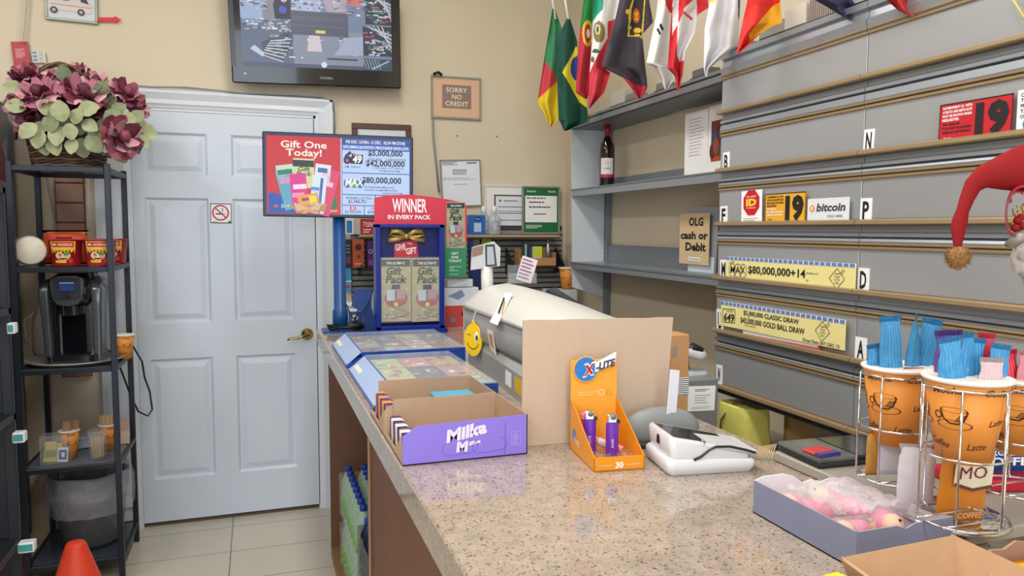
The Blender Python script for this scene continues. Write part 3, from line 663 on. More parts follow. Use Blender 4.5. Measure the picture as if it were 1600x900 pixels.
m = MB(); m.ext(rr(cx-.09, cx+.09, cy-.135, cy+.1, .03), 'z', zc, zc+.035, KB, True); m.box((cx-.06, cy-.132, zc+.035), (cx+.06, cy-.01, zc+.041), mat('0b0c0e', .3)); m.build('drip_tray', br)
for sg in (-1, 1):
    m = MB(); secs = []
    for z, ya, yb, xx, t in ((0, -.075, .13, .088, .028), (.1, -.075, .13, .09, .03), (.22, -.09, .14, .092, .034), (.30, -.10, .14, .094, .040), (.335, -.08, .12, .085, .03), (.352, -.04, .08, .07, .015)):
        x0, x1 = (cx+xx-t*.5, cx+xx+t*.6) if sg > 0 else (cx-xx-t*.6, cx-xx+t*.5)
        secs.append([(p[0], p[1], zc+z) for p in rr(x0, x1, cy+ya, cy+yb, .012)])
    loft(m, secs, KG if sg < 0 else mat('6a7078', .2, .4)); m.build('side_shell', br)
m = MB(); secs = []
for z, ya, hw in ((.235, -.09, .06), (.25, -.12, .07), (.28, -.135, .076), (.32, -.125, .078), (.35, -.10, .072), (.368, -.05, .055)):
    secs.append([(p[0], p[1], zc+z) for p in rr(cx-hw, cx+hw, cy+ya, cy+.12, .03)])
loft(m, secs, KB); m.build('head', br)
m = MB(); pts = [(-.056, .112), (-.06, .09), (-.052, .03), (-.036, .008), (0, 0), (.036, .008), (.052, .03), (.06, .09), (.056, .112), (.03, .124), (-.03, .124)]
m.M = T(cx, cy-.138, zc+.24, rx=0); m.ext(pts, 'y', -.004, .03, KS); m.M = T(cx, cy-.143, zc+.24); m.box((-.047, -.003, .03), (.047, 0, .115), mat('3c4048', .25, .4), .002)
m.box((-.026, -.008, .062), (.028, 0, .1), mat('2c4478', .15), .002); m.rect(-.024, .094, .026, .098, mat('8ea5c8', .2), 15)
m.add([(.013*math.cos(a), -.006, .042+.007*math.sin(a)) for a in [i*math.pi/8 for i in range(16)]], [tuple(range(16))], BLACK); m.build('front_panel', br)
m = MB(); m.ext(rr(cx-.035, cx+.035, cy-.12, cy-.05, .02), 'z', zc+.2, zc+.24, KB, True); m.build('spout', br)
m = MB(); m.box((cx-.05, cy-.06, zc+.036), (cx-.043, cy-.05, zc+.2), mat('c4c8cc', .2, .8), .001); m.box((cx-.043, cy-.054, zc+.036), (cx+.045, cy-.049, zc+.2), mat('0e1014', .12)); m.build('chrome_strip', br)
# beige jug beside brewer
c = Vector((cx-.158, 3.725, Z3+.006)); m = MB().lathe([(0, 0), (.045, 0), (.05, .02), (.05, .12), (.042, .17), (.03, .19), (.028, .215), (0, .215)], mat('a99a8a', .4), 24, c=c)
m.tube([(c.x-.03, c.y-.02, c.z+.19), (c.x-.07, c.y-.03, c.z+.16), (c.x-.065, c.y-.03, c.z+.07), (c.x-.04, c.y-.02, c.z+.05)], .007, mat('a99a8a', .4)); m.build('beige_jug', label='beige jug standing left of the coffee brewer', cat='jug')
# paper cups
PC = mat('dd8f3c', .5); RIM = mat('efe9df', .5); PI_ = mat('40231a', .6)
def paper_cup_parts(c, rb, rt, h, root, rot=0, big=False, seed=0):
    MB().lathe([(0, .004), (rb-.003, .004), (rb-.002, 0), (rb, 0), (rt, h), (rt-.0025, h), (rb-.001, .008), (0, .008)], PC, 36, c=c).build('cup_body', root)
    MB().lathe([(rt-.004, h-.002), (rt+.001, h-.003), (rt+.004, h), (rt+.003, h+.003), (rt, h+.004), (rt-.003, h+.002)], RIM, 36, c=c).build('rim', root)
    m = MB(W=wrapcyl(c, rb, rt, h)); r_ = (rb+rt)/2; k = h/.12; rn2 = random.Random(seed); cir = 2*math.pi*r_
    words = ['Coffee', 'Latte', 'Mocha']; n = 4 if not big else 5
    for i in range(n):
        x = rot+cir*(i-(n//2))/n
        for j, zz in enumerate((.2, .48, .86)):
            if (j == 1): continue
            m.text(words[(i+j) % 3], x+(.012 if j else -.006)*k, zz*h, .0095*k, PI_, shear=.35, bold=.004, l=1, rot=rn2.uniform(-8, 8))
        cxx = x+.02*k; cz = .55*h  # coffee cup drawing
        if i % 2 == 0:
            m.ring(cxx, cz+.014*k, .017*k, .0018*k, PI_, 1, rz=.004*k); m.ring(cxx, cz-.008*k, .024*k, .002*k, PI_, 1, rz=.007*k)
            m.line([(cxx-.017*k, cz+.013*k), (cxx-.013*k, cz), (cxx-.005*k, cz-.006*k), (cxx+.006*k, cz-.006*k), (cxx+.013*k, cz), (cxx+.017*k, cz+.013*k)], .0022*k, PI_, 1)
            m.ring(cxx-.021*k, cz+.004*k, .006*k, .0018*k, PI_, 1, n=14)
            for q in range(4): m.line([(cxx+(.002+.003*q)*k, cz-.003*k), (cxx+(.009+.0025*q)*k, cz+.008*k)], .0012*k, PI_, 1)
        else: m.text('Latte', cxx, .5*h, .009*k, PI_, shear=.35, bold=.004, rot=6)
    m.build('print', root)
def paper_cup(c, rb, rt, h, label, rot=0, big=False, seed=0, group=None):
    r = thing('paper_cup', label, 'paper cup', c, group=group); paper_cup_parts(Vector(c), rb, rt, h, r, rot, big, seed); return r
paper_cup(at_y(190, 3.56, Z3+.0025), .026, .037, .1, 'small orange paper cup right of the coffee brewer by the rack post')
m = MB(); m.tube([Vector((-.63, 3.66, Z3+.015)), H(200, 536, 'y', 3.7), H(207, 540, 'y', 3.74)-Vector((0, 0, 0)), H(222, 565, 'y', 3.84), H(226, 590, 'y', 3.85), H(234, 612, 'y', 3.86), H(238, 640, 'y', 3.86), H(231, 650, 'y', 3.85), H(216, 643, 'y', 3.84), H(203, 615, 'y', 3.83), H(190, 580, 'y', 3.83), H(180, 560, 'y', 3.84)], .0042, mat('15171b', .5), 8)
m.build('power_cord', label='black power cord looping out beside the door behind the coffee brewer', cat='cord')
# ================================================================== condiment shelf
Z2 = .505+.0005
c = at_y(73, 3.46, Z2); r = thing('sugar_caddy', 'clear box of yellow sugar sachets with one blue sachet, left on the glass shelf', 'caddy', c)
m = MB(); 
for a in (((-.05, -.03, 0), (.05, .03, .004)), ((-.05, -.03, .004), (.05, -.027, .12)), ((-.05, .027, .004), (.05, .03, .12)), ((-.05, -.027, .004), (-.047, .027, .12)), ((.047, -.027, .004), (.05, .027, .12))): m.box(Vector(a[0])+c, Vector(a[1])+c, GLASS)
m.build('clear_box', r)
YS = mat('d2c667', .6)
for i in range(6):
    m = MB(T(c.x-.028+.008*i, c.y-.012+.006*(i % 3), c.z+.006, rz=rn.uniform(-15, 15), ry=rn.uniform(-12, 12))); m.box((-.016, 0, 0), (.016, .004, .085-.006*(i % 3)), YS, .001); m.rect(-.012, .02, .012, .05, mat('8e9a58', .6), 1); m.build('sugar_sachet', label='pale yellow sugar sachet standing in the clear caddy', cat='sachet', group='yellow sugar sachets')
m = MB(T(c.x+.03, c.y-.022, c.z+.006, ry=4)); m.box((-.02, 0, 0), (.018, .003, .06), WHITE); m.rect(-.015, .01, .013, .05, mat('2c4a9c', .5)); m.rect(-.006, .02, .006, .04, WHITE, 2); m.build('blue_sachet', label='blue and white sachet at the front of the clear sugar caddy', cat='sachet')
c = at_y(96, 3.52, Z2); paper_cup(c, .027, .038, .115, 'orange paper cup with brown packets between sugar caddy and stirrer glass')
for i in range(3):
    m = MB(T(c.x-.012+.012*i, c.y-.014+.012*i, c.z+.012, rz=rn.uniform(-20, 20), ry=rn.uniform(-6, 6))); m.box((-.013, 0, 0), (.013, .003, .145), mat('a17a5c', .5), .001); m.build('brown_packet', label='brown packet standing in the orange cup behind the sugar caddy', cat='packet', group='brown packets in the orange cup')
WD = mat('c9aa86', .7, var=.15, vs=30)
c = at_y(141, 3.46, Z2); r = thing('stirrer_glass', 'clear glass of flat wooden stirrers on the glass shelf', 'glass', c)
MB().lathe([(0, 0), (.03, 0), (.038, .125), (.036, .125), (.0285, .006), (0, .006)], GLASS, 28, c=c).build('glass', r)
def sticks(c, n, r0, r1, h0, h1, lab, grp, fanr):
    for i in range(n):
        a = i*2.4; q = math.sqrt((i+.5)/n); b0 = Vector((c.x+r0*q*math.cos(a), c.y+r0*q*math.sin(a), c.z+.008)); h_ = rn.uniform(h0, h1)
        t1 = Vector((c.x+r1*q*math.cos(a), c.y+r1*q*math.sin(a), c.z+h_)); m = MB(); m.tube([b0, t1], .0026, WD, 4, flat=.5, smooth=False)
        m.build('wooden_stirrer', label=lab, cat='stirrer', group=grp)
sticks(c, 18, .02, .026, .085, .095, 'flat wooden stirrer standing in the clear glass', 'stirrers in the clear glass', 0)
c = at_y(158, 3.60, Z2); paper_cup(c, .027, .038, .11, 'orange paper cup full of round stirrers behind the stirrer glass')
sticks(c, 30, .02, .032, .145, .155, 'thin wooden stirrer in the orange paper cup', 'stirrers in the orange cup', 0)
c = at_y(182, 3.69, Z2); m = MB(T(c.x, c.y, c.z, rz=10)); m.box((-.05, -.015, 0), (.025, .015, .1), mat('b49a88', .7), .002); m.rect(-.05, 0, .025, .06, mat('c7b3a2', .7), 38); m.build('beige_box', label='beige folded carton behind the cups on the glass shelf', cat='box')
c = at_y(112, 3.66, Z2); m = MB(T(c.x, c.y, c.z, rz=15)); m.box((-.05, -.02, 0), (.05, .02, .05), mat('aab2bc', .5), .003); m.scribble(-.045, .005, .045, .045, 3, mat('7d8aa0', .5), 36); m.build('lid_packet', label='small grey packet lying at the back of the glass shelf', cat='packet')
# ================================================================== bin in the bottom of the rack
c = Vector((-.71, 3.6, .1005)); bn = thing('waste_bin', 'grey clear-sided waste bin lined with a clear bag at the bottom of the rack', 'bin', c)
MB().lathe([(0, 0), (.10, 0), (.118, .02), (.155, .30), (.16, .305), (.152, .305), (.112, .022), (0, .01)], mat('777b82', .25, alpha=.6), 40, c=c).build('bin_body', bn)
m = MB()
def bg(u, v):
    a = 2*math.pi*u; 
    if v < .5: r = .15-.0*v; z = .22+.1*v*2
    else: r = .163+.012*math.sin((v-.5)*6); z = .325-(v-.5)*2*.17
    q = noise.noise(Vector((math.cos(a)*4, math.sin(a)*4, v*7)))
    return Vector((c.x+(r+.01*q)*math.cos(a), c.y+(r+.01*q)*math.sin(a), c.z+z+.012*noise.noise(Vector((a*2, v, 3)))))
m.grid(bg, 60, 24, clearwrap('cfd6de', .26, .08, .9, 40)); m.build('bin_liner', bn)
m = MB(); 
for i in range(16):
    a = rn.uniform(0, 6.28); q = .07*math.sqrt(rn.random()); m.ball((c.x+q*math.cos(a), c.y+q*math.sin(a), c.z+.05+.12*rn.random()), .035, mat(rn.choice(['b9b2a8', 'a86a4a', 'd8d8d6', '6a6a70', 'c9a58a']), .7), 8, jit=.6)
m.build('crumpled_rubbish', bn)
c = H(200, 745, 'y', 3.62); 
# cone
tip = H(118, 846, 'y', 2.95); m = MB(); zt_ = tip.z; m.lathe([(.16, .01), (.15, .02), (.135, .025), (.034, zt_-.012), (.028, zt_-.003), (.015, zt_), (0, zt_)], mat('e0442a', .5), 36, c=(tip.x, 2.95, 0))
m.box((tip.x-.18, 2.77, 0), (tip.x+.18, 3.13, .02), mat('e0442a', .5), .008); m.build('traffic_cone', label='orange traffic cone in front of the black rack at the bottom edge', cat='cone')
m = MB(); p = H(202, 640, 'y', 3.9); m.box((-.63, 3.925, .12), (-.575, 3.93, .45), WHITE); m.build('white_card', label='tall white card leaning between rack and door casing', cat='card')
# ================================================================== slat wall with products (back wall)
SLY = D-.012
a0 = H(540, 367, 'y', SLY); a1 = H(872, 500, 'y', SLY); SLD = mat('908f8c', .45, .2)
sw = thing('slat_wall', 'dark grey slatted wall board behind the lottery counter', 'slat board', ((a0.x+a1.x)/2, D, 1.0))
m = MB(); z = 1.0; x0, x1 = .47, XW-.03
m.box((x0, SLY+.006, .95), (x1, D+.0095, 1.50), mat('3a393a', .6)); m.build('backing', sw)
m = MB()
while z < 1.48: m.box((x0, SLY, z), (x1, SLY+.008, z+.021), SLD, .002); z += .030
m.build('slats', sw)
WS = mat('a98f70', .6)
zt1 = H(800, 367, 'y', SLY-.1).z
sf = thing('product_shelf', 'long tan shelf board above the slat board on the back wall', 'shelf', (1.1, D-.06, zt1-.02))
MB().box((.50, D-.13, zt1-.018), (1.60, D+.0095, zt1), mat('b89a74', .5), .002).build('board', sf)
MB().box((.50, D-.132, zt1-.02), (1.60, D-.128, zt1-.012), mat('3a3634', .5)).build('edge_strip', sf)
zt2 = H(600, 418, 'y', D-.14).z
def shelf2(xa_, xb_, zz, lab):
    r = thing('hook_shelf', lab, 'shelf', ((xa_+xb_)/2, D-.07, zz-.015))
    MB().box((xa_, D-.15, zz-.012), (xb_, SLY, zz), mat('25272b', .4), .002).build('board', r)
    for xx in (xa_, xb_-.006): MB().ext([(D-.15, zz-.012), (SLY, zz-.05), (SLY, zz+.10), (D-.02-.02, zz+.09), (D-.15, zz+.01)], 'x', xx, xx+.006, mat('25272b', .4)).build('side_bracket', r)
shelf2(.50, .78, zt2, 'black shelf holding orange and purple boxes behind the monitor pole')
zt3 = H(840, 416, 'y', D-.15).z
shelf2(H(797, 416, 'y', D-.1).x, H(877, 416, 'y', D-.1).x, zt3, 'black shelf holding the small cardboard box at the right of the slat board')
def bx_(name, label, cat, p0, p1, y, dep, mt, dz=None, draw=None, z=None, group=None, bev=.002):
    """upright box whose front face spans pixels p0 (bottom left) to p1 (top right) at depth y"""
    a = H(p0[0], p0[1], 'y', y); b = H(p1[0], p1[1], 'y', y); zb_ = a.z if z is None else z
    M = T(a.x, y, zb_); m = MB(M); wd_, hd_ = b.x-a.x, b.z-zb_; m.box((0, 0, 0), (wd_, dep, hd_), mt, bev)
    if draw: draw(m, wd_, hd_)
    return m.build(name, label=label, cat=cat, group=group)
YS1 = D-.11
def dr_blk(c, c2):
    def f(m, w, h): m.rect(.1*w, .15*h, .9*w, .4*h, mat(c, .5)); m.scribble(.15*w, .5*h, .85*w, .85*h, 3, mat(c2, .5), 1, seed=9)
    return f
bx_('medicine_box', 'white and blue box at the left end of the product shelf by the pole', 'box', (538, 363), (553, 341), YS1, .05, mat('e2e6ea', .5), draw=lambda m, w, h: m.rect(.25*w, .1*h, .8*w, .85*h, mat('2f7fc2', .5)), z=zt1)
def d_tyl(m, w, h): m.text('TYLENOL', .5*w, .5*h, .3*h, PAPER, w=.8*w); m.scribble(.1*w, .1*h, .6*w, .4*h, 2, PAPER, 1)
bx_('red_medicine_box', 'red medicine box on the product shelf just left of the gift pack display', 'box', (565, 356), (590, 342), YS1, .05, mat('c23038', .5), draw=d_tyl, z=zt1)
bx_('white_box', 'plain white box lying behind the red medicine box', 'box', (553, 362), (600, 350), YS1+.06, .03, mat('d8d8d6', .5), z=zt1)
def d_org(m, w, h): m.disc(.5*w, .72*h, .28*w, mat('3c2430', .5)); m.disc(.5*w, .4*h, .15*w, mat('6b3a28', .5)); m.scribble(.2*w, .1*h, .8*w, .2*h, 1, mat('f0c0a0', .5), 1)
bx_('orange_body_spray_box', 'orange toiletry box on the black shelf behind the pole', 'box', (551, 414), (569, 374), D-.14, .05, mat('b3512e', .5), draw=d_org, z=zt2)
def d_pur(m, w, h): m.ring(.5*w, .6*h, .3*w, .06*w, PAPER); m.rect(.2*w, .1*h, .8*w, .3*h, mat('8a4ab0', .5))
bx_('purple_box', 'purple toiletry box beside the orange one on the black shelf', 'box', (574, 414), (584, 376), D-.14, .05, mat('4a2a6c', .5), draw=d_pur, z=zt2)
bx_('dark_box', 'dark printed toiletry box at the left of the black shelf', 'box', (540, 408), (549, 374), D-.14, .05, mat('2d2530', .5), draw=dr_blk('6a3a4a', '8a8a9a'), z=zt2)
bx_('light_blue_box', 'light blue card package hanging on the slat board beside the pole', 'box', (539, 455), (549, 419), SLY-.02, .02, mat('4aa6d8', .4), draw=lambda m, w, h: (m.rect(0, .4*h, w, .45*h, PAPER), m.disc(.5*w, .2*h, .3*w, mat('d24040', .5))))
YS2 = D-.12
def d_dove(m, w, h): m.rect(.3*w, .15*h, .75*w, .6*h, mat('bcd0ea', .4)); m.disc(.55*w, .8*h, .2*w, NAVY, 2, rz=.1*h); m.text('Dove', .55*w, .77*h, .07*h, PAPER, w=.25*w, l=3)
bx_('blue_soap_box', 'blue and white soap package on the product shelf', 'box', (733, 366), (758, 336), YS2, .06, mat('2a66b8', .4), draw=d_dove, z=zt1)
def bottle(name, label, cat, c, prof, mt, cap, capprof, band=None, group=None):
    r = thing(name, label, cat, c, group=group); MB().lathe(prof, mt, 20, c=c).build('bottle_body', r); MB().lathe(capprof, cap, 16, c=c).build('cap', r)
    if band:
        m = MB(W=wrapcyl(Vector(c), prof[1][0]+.0005, prof[1][0]+.0005, 1)); gridrect(m, -.02, band[0], .02, band[1], band[2], 1); m.scribble(-.014, band[0]+.01, .014, band[1]-.01, 3, PAPER, 2, seed=3) ; m.build('label', r)
    return r
for lab, pxx, yy in (('front clear hand sanitizer bottle with white cap on the product shelf', 772, D-.10), ('back clear hand sanitizer bottle with white cap, beside the blue soap package', 760, D-.06)):
    c = at_y(pxx-(4 if yy > D-.08 else 0), yy, zt1+.0005); bottle('sanitizer_bottle', lab, 'bottle', c, [(0, 0), (.034, 0), (.036, .01), (.036, .085), (.02, .11), (.012, .115), (0, .115)], mat('cfd8e2', .08, alpha=.5), WHITE, [(0, .112), (.014, .112), (.014, .15), (.01, .155), (0, .155)], (.02, .075, NAVY))
def tubep(name, label, pxx, y0px, y1px, wpx, mt, mt2, capm):
    b = H(pxx, y0px, 'y', SLY-.03); t = H(pxx, y1px, 'y', SLY-.03); wd_ = wpx/FPX*3.9; h_ = t.z-b.z; r = thing(name, label, 'tube', b)
    m = MB(); secs = []
    for k, (a, e) in enumerate(((0, 1), (.1, 1), (.5, 1), (.8, .7), (.97, .12), (1, .1))):
        secs.append([(b.x+wd_*.5*(.9+.1*a)*math.cos(q), b.y+.02*e*math.sin(q), b.z+h_*(.12+.88*a)) for q in [i*math.pi/8 for i in range(16)]])
    loft(m, secs, mt); m.build('tube_body', r)
    MB().lathe([(0, 0), (wd_*.42, 0), (wd_*.42, h_*.13), (0, h_*.13)], capm, 16, c=b).build('cap', r)
    m = MB(T(b.x, b.y-.021, b.z)); m.rect(-.3*wd_, .2*h_, .3*wd_, .6*h_, mt2, 1); m.disc(0, .3*h_, .12*wd_, NAVY, 2, rz=.08*h_); m.build('label', r)
tubep('grey_tube', 'grey toiletry tube hanging leftmost on the slat board', 744, 408, 374, 12, mat('97a2ac', .4), mat('c3ccd4', .4), mat('97a2ac', .4))
tubep('lime_tube', 'lime and white tube hanging on the slat board', 760, 408, 373, 17, mat('c3d83a', .4), mat('dfe8f2', .4), mat('e0e8ee', .4))
tubep('green_tube', 'green spray bottle with white top hanging right of the lime tube', 774, 406, 377, 11, mat('4f8a3a', .4), mat('2f6a2c', .4), mat('4f8a3a', .4))
def openbox(name, label, x0, x1, y0, y1, z0, h, t, mt, mt_in=None, M=None, cuts=None, cat='box', heights=None):
    """open-topped carton; heights = (front,right,back,left)"""
    hf, hr, hb, hl = heights or (h, h, h, h); m = MB(M)
    m.box((x0, y0, z0), (x1, y1, z0+t), mt_in or mt)
    m.box((x0, y0, z0), (x1, y0+t, z0+hf), mt); m.box((x0, y1-t, z0), (x1, y1, z0+hb), mt); m.box((x0, y0+t, z0), (x0+t, y1-t, z0+hl), mt); m.box((x1-t, y0+t, z0), (x1, y1-t, z0+hr), mt)
    if mt_in:
        e = .0008
        m.box((x0+t, y0+t, z0+t), (x1-t, y0+t+e, z0+hf), mt_in); m.box((x0+t, y1-t-e, z0+t), (x1-t, y1-t, z0+hb), mt_in)
        m.box((x0+t, y0+t, z0+t), (x0+t+e, y1-t, z0+hl), mt_in); m.box((x1-t-e, y0+t, z0+t), (x1-t, y1-t, z0+hr), mt_in)
        for a in (((x0, y0, z0+hf), (x1, y0+t, z0+hf+e)), ((x0, y1-t, z0+hb), (x1, y1, z0+hb+e)), ((x0, y0+t, z0+hl), (x0+t, y1-t, z0+hl+e)), ((x1-t, y0+t, z0+hr), (x1, y1-t, z0+hr+e))): m.box(a[0], a[1], mt_in)
    return m
xa2 = H(812, 416, 'y', D-.14).x; xb2 = H(868, 416, 'y', D-.14).x
openbox('', '', xa2, xb2, D-.145, D-.05, zt3+.0005, .06, .002, CARDT, heights=(.045, .075, .1, .08)).build('small_cardboard_box', label='small open cardboard box on the black shelf at the right of the slat board', cat='box')
bx_('battery_pack', 'green and dark battery pack standing in the small cardboard box', 'pack', (818, 410), (829, 378), D-.11, .03, mat('35564a', .4), draw=lambda m, w, h: (m.rect(.2*w, .2*h, .45*w, .9*h, mat('a8c4b4', .4)), m.rect(.55*w, .2*h, .8*w, .9*h, NAVY)), z=zt3+.003)
bx_('yellow_box', 'yellow and white carton standing in the small cardboard box', 'box', (834, 410), (847, 385), D-.13, .03, mat('e6e8e4', .5), draw=lambda m, w, h: m.rect(0, .45*h, w, h, mat('c9d83a', .5)), z=zt3+.003)
c = at_y(856, D-.10, zt3+.003); MB().lathe([(0, 0), (.012, 0), (.012, .1), (.008, .11), (.008, .14), (0, .14)], mat('b8bcc4', .2, .7), 16, c=c).build('silver_tube', label='silver tube standing in the small cardboard box', cat='tube')
# white tub low behind the pole + white bag
c = at_y(549, 3.6, TC-.03); 
cab2 = thing('back_ledge', 'low pale ledge cabinet against the back wall behind the counter end', 'ledge', (1.0, 3.8, 0))
MB().box((.48, 3.56, 0), (XW-.01, D-.02, .98), mat('8a857c', .6), .003).build('body', cab2)
MB().box((.46, 3.54, .98), (XW-.006, D-.015, 1.0), mat('b9b4a8', .5), .003).build('top', cab2)
r = thing('white_tub', 'white round tub with lid beside the monitor pole', 'tub', (.46, 3.66, 1.0)); c = H(552, 492, 'y', 3.66); c.z = 1.0005; r.location = c; ROOT[r.name] = Matrix.Translation(c)
MB().lathe([(0, 0), (.055, 0), (.062, .1), (0, .1)], WHITE, 24, c=c).build('tub_body', r); MB().lathe([(0, .1), (.066, .1), (.066, .118), (.06, .122), (0, .122)], WHITE, 24, c=c).build('lid', r)
m = MB(W=wrapcyl(c, .0555, .062, .1)); gridrect(m, -.03, .02, .045, .08, mat('3c5fa8', .5)); m.disc(.0, .05, .015, WHITE, 2); m.build('label', r)
# ================================================================== grey wall shelving
XF = 1.483; ye = 3.40; y_s = 2.055
su = thing('wall_shelving', 'grey steel wall shelving with white end panel between corner and display cabinets', 'shelving', (1.59, 2.75, 1.2))
EP = mat('c5cbd2', .5, var=.04, vs=3)
zT = 2.005
MB().ext([(XF+.012, 1.19), (XW-.001, 1.13), (XW-.001, zT-.02), (XF, zT-.02)], 'y', ye, ye+.012, EP).build('end_panel', su)
def upright(y):
    m = MB(); m.box((XW-.03, y-.028, 1.02), (XW-.001, y, zT), STEELD, .002)
    z = 1.05
    while z < zT-.03: m.box((XW-.0305, y-.018, z), (XW-.0295, y-.012, z+.015), BLACK); z += .025
    m.build('upright', su)
upright(ye); upright(2.1)
def shelfb(z, zf, riser=0):
    m = MB(); m.box((XF, y_s, z-.004), (XW-.001, ye, z), STEEL); m.box((XF, y_s, z-zf), (XF+.012, ye, z-.0), STEEL, .002)
    m.box((XF-.004, y_s, z-.006), (XF, ye, z-.002), STEELD); o = m.build('shelf_board', su)
    if riser: MB().box((XW-.02, y_s, z), (XW-.012, ye-.03, z+riser), STEELD, .001).build('back_strip', o)
shelfb(1.677, .038, .055); shelfb(1.318, .032, .085)
m = MB(); m.box((XF, y_s, zT-.035), (XW-.001, ye+.012, zT-.02), STEELD); m.box((XF-.01, y_s, zT-.035), (XF+.01, ye+.012, zT+.005), STEEL, .002); m.box((XF-.012, y_s, zT-.012), (XF-.009, ye+.012, zT-.007), BLACK)
m.build('top_shelf', su)
# things on the shelving
zs1 = 1.6775; c = H(948, 289, 'x', 1.575); c = Vector((c.x, c.y, zs1)); wb = thing('wine_bottle', 'red wine bottle with white label on the upper wall shelf', 'bottle', c)
WG = mat('1a0c12', .06, coat=.5); k = .93
MB().lathe([(a*k, b*k) for a, b in [(0, 0), (.036, 0), (.038, .005), (.038, .19), (.034, .215), (.018, .245), (.0145, .26), (.0145, .30), (0, .30)]], WG, 28, c=c).build('bottle_body', wb)
MB().lathe([(0, .30*k), (.0155*k, .30*k), (.0155*k, .24*k+.015), (.016*k, .315*k), (.0155*k, .322*k), (0, .322*k)][1:] if 0 else [(.0152*k, .255*k), (.0155*k, .255*k), (.0160*k, .318*k), (0, .32*k)], mat('8c1c2c', .3), 20, c=c).build('foil_cap', wb)
vw = math.degrees(math.atan2(c.x, c.y))
def wrapcyl_dir(c, r, deg):
    a0 = R_(deg); c = Vector(c)
    def f(p):
        a = p.x/r-a0*1.0; q = r-p.y; return c+Vector((q*math.sin(a), -q*math.cos(a), p.z))
    return f
m = MB(W=wrapcyl_dir(c, .038*k+.0003, vw)); gridrect(m, -.032, .045, .032, .135, mat('d9d9d8', .6), 1); gridrect(m, -.032, .045, .032, .06, mat('b02838', .5), 2); m.ring(0, .112, .007, .0015, mat('a3905a', .5), 2, n=16); m.text('LOGAN', .0, .083, .008, INK, l=2, w=.03); m.build('label', wb)
def d_bro(m, w, h):
    m.scribble(.2*w, .3*h, .85*w, .92*h, 12, mat('8a8d94', .6), 1, fill=.2, seed=12)
q = px('x', 1.60, (1069, 276), (1105, 271), (1082, 178))
leafl = thing('open_leaflet', 'open white leaflet with a dark red picture page standing on the upper wall shelf', 'leaflet', (1.6, 2.4, zs1))
M, wd, hd = frameM(*q); m = MB(M); m.box((0, 0, 0), (wd, .0015, hd), PAPER); d_bro(m, wd, hd); m.build('text_page', leafl)
q2 = px('x', 1.60, (1105, 275), (1152, 270), (1118, 166)); M, wd, hd = frameM(*q2); m = MB(M); m.box((0, 0, 0), (wd, .0015, hd), PAPER); m.rect(.02, .2*hd, wd, .78*hd, mat('7a3026', .4)); m.rect(.02, .2*hd, wd, .27*hd, mat('b8452c', .4), 2)
for i in range(7): m.disc(.03+.012*i, (.35+.06*(i*3 % 5))*hd, .018, mat(['5a2420', '3c4a6a', '8f4a34', '4a2a34'][i % 4], .5), 2+i % 3, rz=.03)
m.build('picture_page', leafl)
zs2 = 1.3185
q = px('x', 1.60, (1075, 428), (1117, 436), (1077, 322)); M, wd, hd = frameM(*q); sf_ = thing('sign_holder', 'grey plastic sign holder with white card behind the cash or debit notice', 'sign holder', q[0])
m = MB(M); m.box((0, 0, .0), (wd, .006, hd), mat('8f959c', .4), .001); m.build('back_plate', sf_); m = MB(M @ Matrix.Translation((0, -.002, 0))); m.rect(0, 0, wd*.97, .3*hd, mat('c9d2e0', .3)); m.box((0, -.03, 0), (wd, .0, .004), mat('c9d2e0', .3)); m.build('card', sf_)
def d_olg(m, w, h):
    m.text('OLG', .56*w, .76*h, .15*h, INK, w=.48*w, bold=.035); m.text('cash or', .5*w, .5*h, .14*h, INK, w=.92*w, bold=.04); m.text('Debit', .56*w, .27*h, .15*h, INK, w=.68*w, bold=.04)
    m.rect(.32*w, .07*h, .72*w, .14*h, PAPER, 1); m.text('PLEASE', .52*w, .09*h, .03*h, INK, w=.34*w, l=2); m.scribble(.32*w, .04*h, .72*w, .055*h, 1, GREY, 1)
sheet('cash_or_debit_notice', 'tan card with black letters OLG cash or Debit on the lower wall shelf', 'notice', *px('x', 1.585, (1061, 411), (1107, 415), (1066, 334)), mat('cdb48c', .7), d_olg, .0015)
m = MB(); pts = [H(a, b, 'x', XW-.012) for a, b in ((993, 171), (1020, 178), (1050, 177), (1080, 170), (1110, 155), (1134, 136))]; m.tube(pts, .0035, mat('cbbfa8', .5)); m.build('wall_wire', label='pale wire drooping on the wall under the top shelf', cat='wire')
